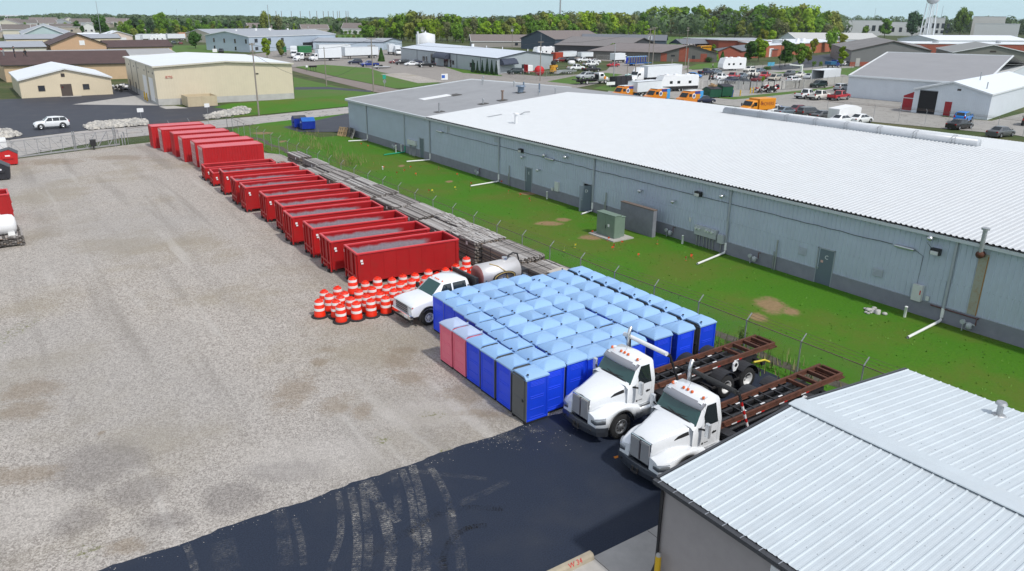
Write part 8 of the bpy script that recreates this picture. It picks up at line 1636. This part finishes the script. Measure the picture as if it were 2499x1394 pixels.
CL = [('sedan', 'white', 1570, 200, 5, 'white sedan at the left end of the car lot beyond the roof'), ('sedan', 'navy', 1596, 197.5, 15, 'navy sedan beside the grey camper'), ('hatch', 'cyan', 1694, 190, -60, 'bright blue hatchback in the car lot'), ('pickup', 'navy', 1722, 183, 10, 'navy and white pickup behind the bright blue hatchback'), ('sedan', 'steel', 1746, 180, 10, 'steel blue car left of the white fifth-wheel camper'), ('cab', 'white', 1757, 196, 8, 'white wrecker truck with black boom in the car lot'), ('cab', 'red', 1788, 194, 200, 'red tow truck beside the white wrecker'), ('sedan', 'silver', 1752, 208, 190, 'silver sedan half hidden by the slatted fence'), ('suv', 'navy', 1782, 204, 185, 'navy suv behind the slatted fence'), ('suv', 'ivory', 1828, 176, 190, 'ivory suv next to the fifth-wheel camper'), ('pickup', 'ivory', 1838, 187, 200, 'white pickup with raised hood in the car lot'), ('sedan', 'steel', 1853, 178, 190, 'teal sedan in front of the clipped shrub'), ('pickup', 'red', 1866, 192, 205, 'red pickup facing the slatted fence'), ('sedan', 'steel', 1811, 191, 200, 'dusty blue sedan right of the red tow truck'), ('sedan', 'black', 1812, 205, 185, 'black and white sedan low behind the slatted fence'), ('sedan', 'dkred', 1848, 199, 190, 'dark red sedan behind the weedy fence'), ('van', 'beige', 1890, 197, 195, 'beige minivan behind the fence'), ('suv', 'grey', 1926, 187, 195, 'dark grey suv in the back row of the car lot'), ('suv', 'white', 1936, 202, 5, 'white crossover behind the clear part of the fence'), ('sedan', 'silver', 1974, 192, 195, 'silver sedan beside the open white box'), ('sedan', 'ivory', 1953, 188, 195, 'pale green sedan left of the silver one by the open box'), ('suv', 'dkgreen', 1996, 214, 176, 'dark suv parked alone before the fence'),
      ('pickup', 'white', 1966, 240, 4, 'white pickup at the left of the three parked pickups'), ('pickup', 'ivory', 1998, 243, 4, 'white pickup between the other white and the red one'), ('suv', 'silver', 2054, 222, 4, 'silver suv behind the red pickup'), ('suv', 'white', 2092, 231, 4, 'white suv beside the wall of the white hall'), ('suv', 'cyan', 2349, 298, 12, 'bright blue suv before the white garage'), ('sedan', 'royal', 1880, 270, -20, 'royal blue sedan behind the orange truck'), ('suv', 'white', 1888, 280, -10, 'white suv peeking over the white roof'), ('sedan', 'dkred', 1948, 276, 0, 'dark red sedan behind the white roof edge'), ('suv', 'grey', 1975, 286, -10, 'dark grey suv behind the white roof edge'), ('sedan', 'grey', 2008, 291, -5, 'dark grey sedan right of the dark suv at the roof edge'), ('sedan', 'steel', 1915, 281, 0, 'grey sedan low behind the white roof edge'), ('sedan', 'white', 2098, 300, 0, 'white sedan with black roof at the roof edge'), ('sedan', 'black', 2340, 314, -4, 'black sedan in front of the bright blue suv'), ('sedan', 'grey', 2440, 333, -4, 'grey car roof at the right end of the white roof'), ('suv', 'black', 2510, 305, 20, 'black suv at the right picture edge by the garage'), ('sedan', 'navy', 1717, 252, -5, 'dark car beside the right orange van')]
for kd, cl, px, py, hd, lab in CL: put(kd, cl, px, py, hd, lab)
put('pickup', 'red', 2046, 244, 4, 'red pickup with silver lower trim in front of the white ones', two=mat('trim_silver', (.45, .45, .44), .4, .5))
for px, py, lab in ((1732, 200, 'black wrecker boom behind the white truck'), (1832, 199, 'black lifting frame beside the dark red sedan')):
 t = thing('tow_boom', lab, 'boom', G(px, py)); mb = MB()
 for y in (-.5, .5): mb.beam((0, y, 0), (.6, y, 2.2), .22); mb.beam((.6, y, 0), (.6, y, 1.6), .16)
 mb.build('frame', BLACK, t)
place(rv('white fifth-wheel camper with dark windows at the back of the car lot', 9.5, 3.9), 1785, 172, 172)
place(rv('grey and white travel trailer with black lower stripe in the car lot', 10.5, 3.5, WHITEP, BLACK, slide=True), 1650, 222, 172)
place(trailer('plain white box trailer left of the orange vans', 8, 3.3, landing=False), 1572, 237, 8)
def wrapvan(label, px, py, hd):
 t = thing('wrapped_van', label, 'van', G(px, py), R(hd), 'orange and blue wrapped vans'); O_ = paint('van_orange', (.72, .23, .015)); 
 pf = [(-2.8, .4), (2.6, .4), (2.8, .9), (2.7, 1.15), (1.9, 1.35), (1.25, 2.15), (.7, 2.45), (-2.7, 2.5), (-2.8, 2.2)]
 mb = MB(); mb.prism(pf, -1.0, 1.0, 'Y'); mb.build('body', O_, t, bevel=.07); mb = MB(); mb.box(-2.72, .9, -.9, .9, 2.495, 2.53); mb.build('roof_panel', WHITEP, t)
 g = MB(); g.add([(1.92, -.85, 1.38), (1.92, .85, 1.38), (1.3, .8, 2.12), (1.3, -.8, 2.12)], [(0, 1, 2, 3)]); g.v = [(x+.04, y, z_+.03) for x, y, z_ in g.v]; g.build('windshield', GLASS, t)
 for sg in (-1, 1):
  for (x0, x1, z0, z1, m, n) in ((.55, 1.35, 1.45, 2.0, GLASS, 'side_window'), (-2.82, -1.9, .5, 2.45, paint('van_sky', (.05, .35, .75)), 'wrap_panel'), (-1.9, -.3, 1.9, 2.4, paint('van_blue', (.02, .05, .28)), 'wrap_panel')):
   q = MB(); q.box(x0, x1, *sorted((sg*1.0, sg*1.012)), z0, z1); q.build(n, m, t)
  q = MB(); q.lathe([(.3, sg*1.0), (.3, sg*1.02), (.5, sg*1.02), (.5, sg*1.0)], 16, (-.1, 0, 1.55), 'Y'); q.build('logo_ring', WHITEP, t); q = MB(); q.lathe([(.16, sg*1.0), (.16, sg*1.015), (.3, sg*1.015), (.3, sg*1.0)], 16, (-.1, 0, 1.55), 'Y'); q.build('logo_ring', paint('van_blue', (.02, .05, .28)), t)
  text('Computer', .42, mat('van_yellow', (.75, .50, .02), .4), 'lettering', t, (-1.35, sg*1.015, 1.62), (R(90), R(0), 0 if sg < 0 else R(180)), .004); text('Service', .40, mat('van_yellow', (.75, .5, .02)), 'lettering', t, (-1.4, sg*1.015, 1.22), (R(90), 0, 0 if sg < 0 else R(180)), .004)
 for x in (-1.8, 1.7):
  for sg in (-1, 1): wheel(t, x, sg*.92, .36, .24, sg, RIMW, 12)
 return t
wrapvan('orange wrapped van at the left behind the grey roof', 1522, 240, 184); wrapvan('middle orange and blue wrapped van behind the white roof', 1601, 248, 184); wrapvan('right orange and blue wrapped van beside the green dumpsters', 1681, 254, 184)
t = boxtruck('orange box truck with dark lettering behind the white roof', 3.9, P_('white'), mat('box_truck_orange', (.74, .27, .01), .45), H=2.9, cm=mat('box_truck_orange', (.74, .27, .01))); place(t, 1808, 285, 176)
text('MOVERS', .8, mat('letter_brown', (.25, .04, .02), .5), 'lettering', t, (-4.8, 1.215, 2.0), (R(90), 0, R(180)), .006); text('&', .9, mat('letter_brown', (.25, .04, .02)), 'lettering', t, (-3.3, 1.215, 2.2), (R(90), 0, R(180)), .006)
t = thing('portable_toilet', 'teal portable toilet beside the short grey post', 'portable toilet', (0, 0, 0)); bpy.data.objects.remove(t)
o = dup(tb, G(1532, 206), 0, 'teal portable toilet beside the short grey post', 'teal portable toilet', swap={'toilet_blue': mat('toilet_teal', (.01, .33, .27), .45), 'toilet_roof_blue': mat('toilet_roof_teal', (.55, .72, .70), .45)}, scale=1.15); del o['group']
t = thing('dark_bin', 'black open bin beside the teal portable toilet', 'bin', G(1514, 211)); mb = MB(); mb.box(-2.6, 2.6, -1.1, -1.0, 0, 2.3); mb.box(-2.6, 2.6, 1.0, 1.1, 0, 2.3); mb.box(-2.6, -2.5, -1, 1, 0, 2.3); mb.box(2.5, 2.6, -1, 1, 0, 2.3); mb.build('shell', BK, t); mb = MB()
for x in (-2.3, -.8, .8, 2.3): mb.box(x-.07, x+.07, -1.18, -1.1, 0, 2.3)
mb.build('rib', BK, t)
GRD = mat('bin_green', (.008, .075, .04), .5, var=.12, vs=1.5)
o = frontload('front_load_dumpster', 'open green dumpster filled with cardboard by the slatted fence', GRD, BK, G(1736, 238), R(80)); o.scale = (1.55, 1.55, 1.3)
o2 = frontload('front_load_dumpster', 'green dumpster with black lid beside the open green one', GRD, BK, G(1765, 236), R(80)); o2.scale = (1.5, 1.5, 1.55)
mb = MB(); p = G(1737, 237); mb.obox((0, 0, .2), (1.8, 1.2, .3), rz=.3); mb.obox((.3, .4, .45), (1.0, .8, .25), rz=.8, rx=.2); tag(mb.build('cardboard', mat('cardboard', (.36, .24, .13), .85, var=.1), loc=(p.x, p.y, 2.15)), 'brown cardboard heaped in the open green dumpster', 'cardboard')
t = thing('blue_bin', 'small blue bin right of the green dumpsters', 'bin', G(1783, 236)); mb = MB(); mb.lathe([(.45, 0), (.55, 1.3), (.58, 1.35), (.001, 1.45)], 12); mb.build('barrel', mat('barrel_blue', (.01, .08, .40), .5), t); mb = MB(); mb.tube([(-.5, 0, 1.2), (-.65, 0, 1.3), (-.5, 0, 1.4)], .04); mb.build('handle', BK, t)
def slat_fence():
 pts = [G(1686, 217), G(1760, 217), G(1860, 222), G(1960, 216), G(2072, 204)]; f = thing('slatted_fence', 'white-slatted chain-link fence with missing slats along the car lot', 'fence', pts[0]); a = [p-pts[0] for p in pts]; s_ = MB(); ra = MB()
 wet = bpy.data.materials.new('pale_slats'); wet.use_nodes = True; b = wet.node_tree.nodes['Principled BSDF']; b.inputs['Base Color'].default_value = (.56, .55, .52, 1); b.inputs['Roughness'].default_value = .6
 for i in range(4):
  L_ = (a[i+1]-a[i]).length; n = int(L_/.22)
  for k in range(n):
   if i < 2 and rnd.random() < .33 or i == 2 and rnd.random() < .16: continue
   p, q = a[i].lerp(a[i+1], k/n), a[i].lerp(a[i+1], (k+.9)/n); h = 1.95+U(-.05, .05)
   s_.add([(p.x, p.y, .1), (q.x, q.y, .1), (q.x, q.y, h), (p.x, p.y, h), (p.x+.02, p.y+.02, .1), (q.x+.02, q.y+.02, .1), (q.x+.02, q.y+.02, h), (p.x+.02, p.y+.02, h)], [(0, 1, 2, 3), (4, 5, 6, 7), (0, 3, 7, 4), (1, 2, 6, 5)], 1 if rnd.random() < .06 and i < 3 else 0)
  net('mesh_panel', a[i], a[i+1], .05, 2.0, NET, f)
  for k in range(int(L_/4)+1):
   p = a[i].lerp(a[i+1], k*4/L_ if k*4 < L_ else 1); m = MB(); m.cyl((0, 0, 0), (0, 0, 2.05), .05, n=6); m.beam((0, 0, 2.0), (-.25, -.25, 2.35), .05, .03); o = m.build('post', GALV, f); o.location = p
  ra.tube([a[i]+Vector((0, 0, 2)), a[i+1]+Vector((0, 0, 2))], .035)
 sl2 = s_.build('slat', [wet, mat('slat_black', (.02, .02, .02), .7)], f); tag(sl2, kind='stuff'); ra.build('top_rail', GALV, f)
slat_fence()
t = thing('scrap_pile', 'heap of motorcycle parts with white and black fairings by the fence', 'scrap heap', G(1868, 226)); 
mb = MB(); r = random.Random(5)
for i in range(34): mb.obox((r.uniform(-3, 3.6), r.uniform(-1.2, 1.2), r.uniform(.2, 1.5)), (r.uniform(.5, 1.6), r.uniform(.2, .7), r.uniform(.1, .5)), rz=r.uniform(0, 3), rx=r.uniform(-.6, .6), ry=r.uniform(-.5, .5), m=r.choice((0, 1, 1, 2, 3)))
mb.build('scrap', [WHT, BLACK, BD, mat('scrap_navy', (.02, .03, .08), .5)], t, bevel=.06); tag(t.children[0], kind='stuff') if t.children else None
for i in range(6): wheel(t, r.uniform(-3, 3), r.uniform(-1, 1), .32, .15, -1, RIMS, 10)
t = thing('truck_box', 'white truck box with open dark end behind the car lot', 'truck box', G(2020, 205), R(0)); p0, p1, p2 = G(1990, 209), G(1942+49, 211), G(2065, 195)
c0 = G(1992, 208); L_ = 11.0; hd = math.atan2((G(2066, 198)-c0).y, (G(2066, 198)-c0).x); t.location = c0; t.rotation_euler.z = hd
mb = MB(); mb.box(0, L_, -1.6, -1.5, .2, 3.6); mb.box(0, L_, 1.5, 1.6, .2, 3.6); mb.box(0, L_, -1.6, 1.6, 3.6, 3.7); mb.box(0, L_, -1.6, 1.6, .1, .2); mb.box(L_-.1, L_, -1.5, 1.5, .2, 3.6); mb.build('shell', TRW, t, bevel=.03); mb = MB(); mb.box(.3, L_-.15, -1.49, 1.49, .21, .26); mb.build('floor', DARK, t)
t = place(boxtruck('blue truck with white crest behind the slender bright tree', 3.2, P_('royal'), mat('truck_teal', (.01, .10, .22), .5), H=2.2), 2044, 165, 0); put('suv', 'white', 2062, 161, 10, 'white suv with black wheel behind the slender bright tree')
t = thing('sign_beam', 'white cantilevered beam on a post beside the back fence', 'beam', G(1955, 176), R(8)); mb = MB(); mb.box(-.3, .3, -.3, .3, 0, 2.3); mb.build('post', WHT, t); mb = MB(); mb.obox((-3.6, 0, 2.2), (8.5, .25, .3), ry=.07); mb.build('beam', WHT, t)
put('sedan', 'white', 2052, 302, 0, 'white car behind the white box at the roof edge'); t = thing('white_crate', 'white slanted truck cap at the white roof edge', 'box', G(2058, 296)); mb = MB(); mb.prism([(-3, 0), (3, 0), (3, 2.1), (1.5, 2.5), (-3, 2.2)], -1, 1, 'Y'); mb.build('shell', WHT, t, bevel=.1); mb = MB(); mb.box(2.99, 3.02, -.5, .5, 1.2, 1.9); mb.build('window', GLASS, t)
q0, q1, q2 = G(2000, 280), G(2240, 306), G(2480, 335); fence('low chain-link fence with bent arms behind the white roof', [(q0.x+2, q0.y), (q1.x+2, q1.y), (q2.x+2, q2.y)], 4, 2.1, True, mesh=False)
q0, q1, q2 = G(1830, 162), G(1960, 176), G(2100, 170); fence('black chain-link fence with gate behind the car lot', [(G(1820, 166).x, G(1820, 166).y), (G(1900, 164).x, G(1900, 164).y), (q1.x, q1.y+8), (q2.x, q2.y)], 4, 1.8, False, pm=BTRIM)
mb = MB(); mb.box(-1.8, 1.8, -.05, .05, .3, 1.5); tag(mb.build('banner', mat('banner_blue', (.08, .42, .60), .5), loc=G(1881, 163)), 'small light blue banner on the black fence', 'banner')
q0, q1 = G(1602, 106), G(1745, 108); fence('dark fence on the school field', [(q0.x, q0.y), (q1.x, q1.y)], 6, 1.8, False, pm=BTRIM)
def bus(label, px, py, hd, m):
 t = thing('school_bus', label, 'bus', G(px, py), R(hd)); mb = MB(); mb.prism([(-5.5, .6), (5.6, .6), (5.6, 1.6), (4.2, 1.8), (4.0, 3.0), (-5.5, 3.1)], -1.2, 1.2, 'Y'); mb.build('body', m, t, bevel=.1)
 for sg in (-1, 1):
  for i in range(8): g = MB(); g.box(-5.2+i*1.1, -4.4+i*1.1, *sorted((sg*1.2, sg*1.22)), 1.95, 2.6); g.build('side_window', GLASS, t)
  g = MB(); g.box(-5.5, 5.5, *sorted((sg*1.2, sg*1.215)), 1.3, 1.4); g.build('stripe', BLACK, t)
 g = MB(); g.box(4.08, 4.16, -1.0, 1.0, 1.9, 2.8); g.build('windshield', GLASS, t); axle(t, [-3.2, 4.0], .5, 1.0); return t
YB = paint('bus_yellow', (.65, .30, .01)); bus('yellow school bus parked behind the olive grey building', 1716, 127, 190, YB); bus('second yellow school bus behind the first', 1712, 122, 190, YB); bus('white bus left of the yellow school buses', 1684, 121, 190, WHITEP)
t = thing('toilet_trailer', 'blue flat trailer loaded with portable toilets behind the semi', 'trailer', G(1557, 160), R(8)); mb = MB(); mb.box(-6, 6, -1.2, 1.2, .7, .9); mb.build('deck', mat('deck_blue', (.02, .12, .40), .5), t); axle(t, [-3, -2], .4, 1.0)
for i in range(8): dup(tb, t.location+Vector((-4.9+i*1.35, -.1+i*.19, .92)), R(8), f'blue portable toilet, {nth(i)} on the flat trailer behind the semi', 'blue toilets on the flat trailer')
SKIN = mat('skin', (.45, .27, .19), .6); 
def person(label, p, rz, shirt, pants, hair=(.03, .02, .015), pose='stand', h=1.75, hat=None):
 t = thing('person', label, 'person', p, rz); k = h/1.75
 J = {'pel': (0, 0, .92), 'sp': (0, .0, 1.15), 'ch': (0, 0, 1.36), 'nk': (0, 0, 1.50), 'hd': (0, .01, 1.60), 'tp': (0, .0, 1.72), 'hl': (-.10, 0, .88), 'kl': (-.11, .02, .48), 'al': (-.12, -.02, .08), 'tl': (-.13, .14, .03), 'hr': (.10, 0, .88), 'kr': (.11, .02, .48), 'ar': (.12, -.02, .08), 'tr': (.13, .14, .03), 'sl': (-.19, 0, 1.40), 'el': (-.26, .0, 1.12), 'wl': (-.27, .08, .88), 'fl': (-.27, .10, .79), 'sr': (.19, 0, 1.40), 'er': (.26, 0, 1.12), 'wr': (.27, .08, .88), 'fr': (.27, .10, .79)}
 if pose == 'bend': J.update(sp=(0, .18, 1.08), ch=(0, .36, 1.20), nk=(0, .48, 1.24), hd=(0, .57, 1.24), tp=(0, .66, 1.20), sl=(-.19, .38, 1.2), sr=(.19, .38, 1.2), el=(-.24, .45, .92), er=(.24, .45, .92), wl=(-.2, .55, .7), wr=(.2, .55, .7), fl=(-.18, .58, .62), fr=(.18, .58, .62))
 if pose == 'walk': J.update(kl=(-.11, .2, .5), al=(-.11, .28, .1), tl=(-.11, .42, .06), kr=(.11, -.06, .48), ar=(.11, -.3, .14), tr=(.11, -.2, .04), wl=(-.25, -.12, .9), fl=(-.25, -.14, .82), wr=(.25, .2, .92), fr=(.25, .24, .84))
 if pose == 'kneel':
  for q in J: J[q] = (J[q][0], J[q][1], J[q][2]-.42)
  J.update(kl=(-.12, .32, .42), al=(-.12, .3, .08), tl=(-.12, .44, .03), kr=(.12, .1, .08), ar=(.12, -.32, .08), tr=(.12, -.45, .05))
 E_ = [('pel', 'sp'), ('sp', 'ch'), ('ch', 'nk'), ('nk', 'hd'), ('hd', 'tp')]+[(a+s_, b+s_) for s_ in 'lr' for a, b in (('h', 'k'), ('k', 'a'), ('a', 't'), ('s', 'e'), ('e', 'w'), ('w', 'f'))]+[('pel', 'hl'), ('pel', 'hr'), ('ch', 'sl'), ('ch', 'sr')]
 rad = {'pel': .15, 'sp': .13, 'ch': .16, 'nk': .06, 'hd': .10, 'tp': .08, 'h': .095, 'k': .065, 'a': .045, 't': .04, 's': .07, 'e': .05, 'w': .035, 'f': .04}
 names = list(J); me = bpy.data.meshes.new('body'); me.from_pydata([Vector(J[q])*k for q in names], [(names.index(a), names.index(b)) for a, b in E_], []); o = bpy.data.objects.new('body', me); COL.objects.link(o); o.parent = t
 md = o.modifiers.new('skin', 'SKIN'); 
 b = bmesh.new(); b.from_mesh(me); ly = b.verts.layers.skin.verify()
 for v, q in zip(b.verts, names): r = rad.get(q, rad.get(q[0], .05))*k; v[ly].radius = (r, r*(.72 if q in ('pel', 'sp', 'ch') else 1)); v[ly].use_root = q == 'pel'
 b.to_mesh(me); b.free(); o.modifiers.new('sub', 'SUBSURF').levels = 1; o.modifiers['sub'].render_levels = 1
 dg = bpy.context.evaluated_depsgraph_get(); m2 = bpy.data.meshes.new_from_object(o.evaluated_get(dg)); o.modifiers.clear(); o.data = m2; m2.materials.clear()
 for m in (SKIN, mat('cloth_'+shirt[0], shirt[1], .9), mat('cloth_'+pants[0], pants[1], .9), BLACK): m2.materials.append(m)
 keys = {'skin': ('nk', 'hd', 'tp', 'wl', 'wr', 'fl', 'fr'), 'shirt': ('sp', 'ch', 'sl', 'sr', 'el', 'er'), 'pants': ('pel', 'hl', 'hr', 'kl', 'kr', 'al', 'ar'), 'shoe': ('tl', 'tr')}
 for pl in m2.polygons:
  c = pl.center/k; best = min(((c-Vector(J[q])).length-(.05 if q in ('ch', 'sp', 'pel') else 0), i) for i, kk in enumerate(keys.values()) for q in kk)[1]; pl.material_index = best; pl.use_smooth = True
 hm = MB(); c = Vector(J['tp'])*k; hm.lathe([(.095*k, -.06*k), (.115*k, 0), (.10*k, .06*k), (.05*k, .095*k), (.001, .10*k)], 12, tuple(c)); hm.build('hair' if not hat else 'hat', mat('hat_'+hat[0], hat[1], .8) if hat else mat('hair_dark', hair, .8), t); return t
person('person in grey shirt and dark trousers walking on the back lot', G(1739, 168), R(200), ('grey', (.35, .35, .36)), ('dark', (.03, .03, .04)), pose='walk', h=1.85)
za = 6.3
def roofp(px, py, z_): return G(px, py, z_)
person('person in red top and grey trousers bending on the brown roof', roofp(10, 137, 6.0), R(60), ('red', (.40, .01, .02)), ('grey2', (.25, .25, .27)), pose='bend', h=2.3); person('person in dark clothes standing on the brown roof', roofp(37, 140.5, 5.9), R(-80), ('navy', (.02, .02, .06)), ('dark', (.03, .03, .04)), h=2.3); person('person crouching by the seam roof edge in dark clothes', roofp(63, 138, 5.9), R(30), ('black', (.02, .02, .025)), ('dark', (.03, .03, .04)), pose='kneel', h=2.2)
t = thing('clutter_pile', 'heap of dark and pale junk behind the cream office corner', 'scrap heap', G(284, 222)); mb = MB(); r = random.Random(9)
for i in range(26): mb.obox((r.uniform(-1.6, 1.8), r.uniform(-3, 3), r.uniform(.2, 1.3)), (r.uniform(.4, 1.4), r.uniform(.2, .8), r.uniform(.15, .5)), rz=r.uniform(0, 3), rx=r.uniform(-.6, .6), m=r.choice((0, 1, 1, 2, 3)))
tag(mb.build('scrap', [WHT, BLACK, BD, CONC], t, bevel=.04), kind='stuff')
hz = bpy.data.materials.new('haze_air'); hz.use_nodes = True; n_ = hz.node_tree; n_.nodes.remove(n_.nodes['Principled BSDF']); pv = n_.nodes.new('ShaderNodeVolumePrincipled'); pv.inputs['Density'].default_value = .00006; pv.inputs['Color'].default_value = (.80, .90, 1, 1); pv.inputs['Anisotropy'].default_value = .2; n_.links.new(pv.outputs[0], n_.nodes['Material Output'].inputs['Volume'])
mb = MB(); mb.box(-3400, 3400, -3400, 3400, -1.5, 62); tag(mb.build('haze', hz), kind='stuff')
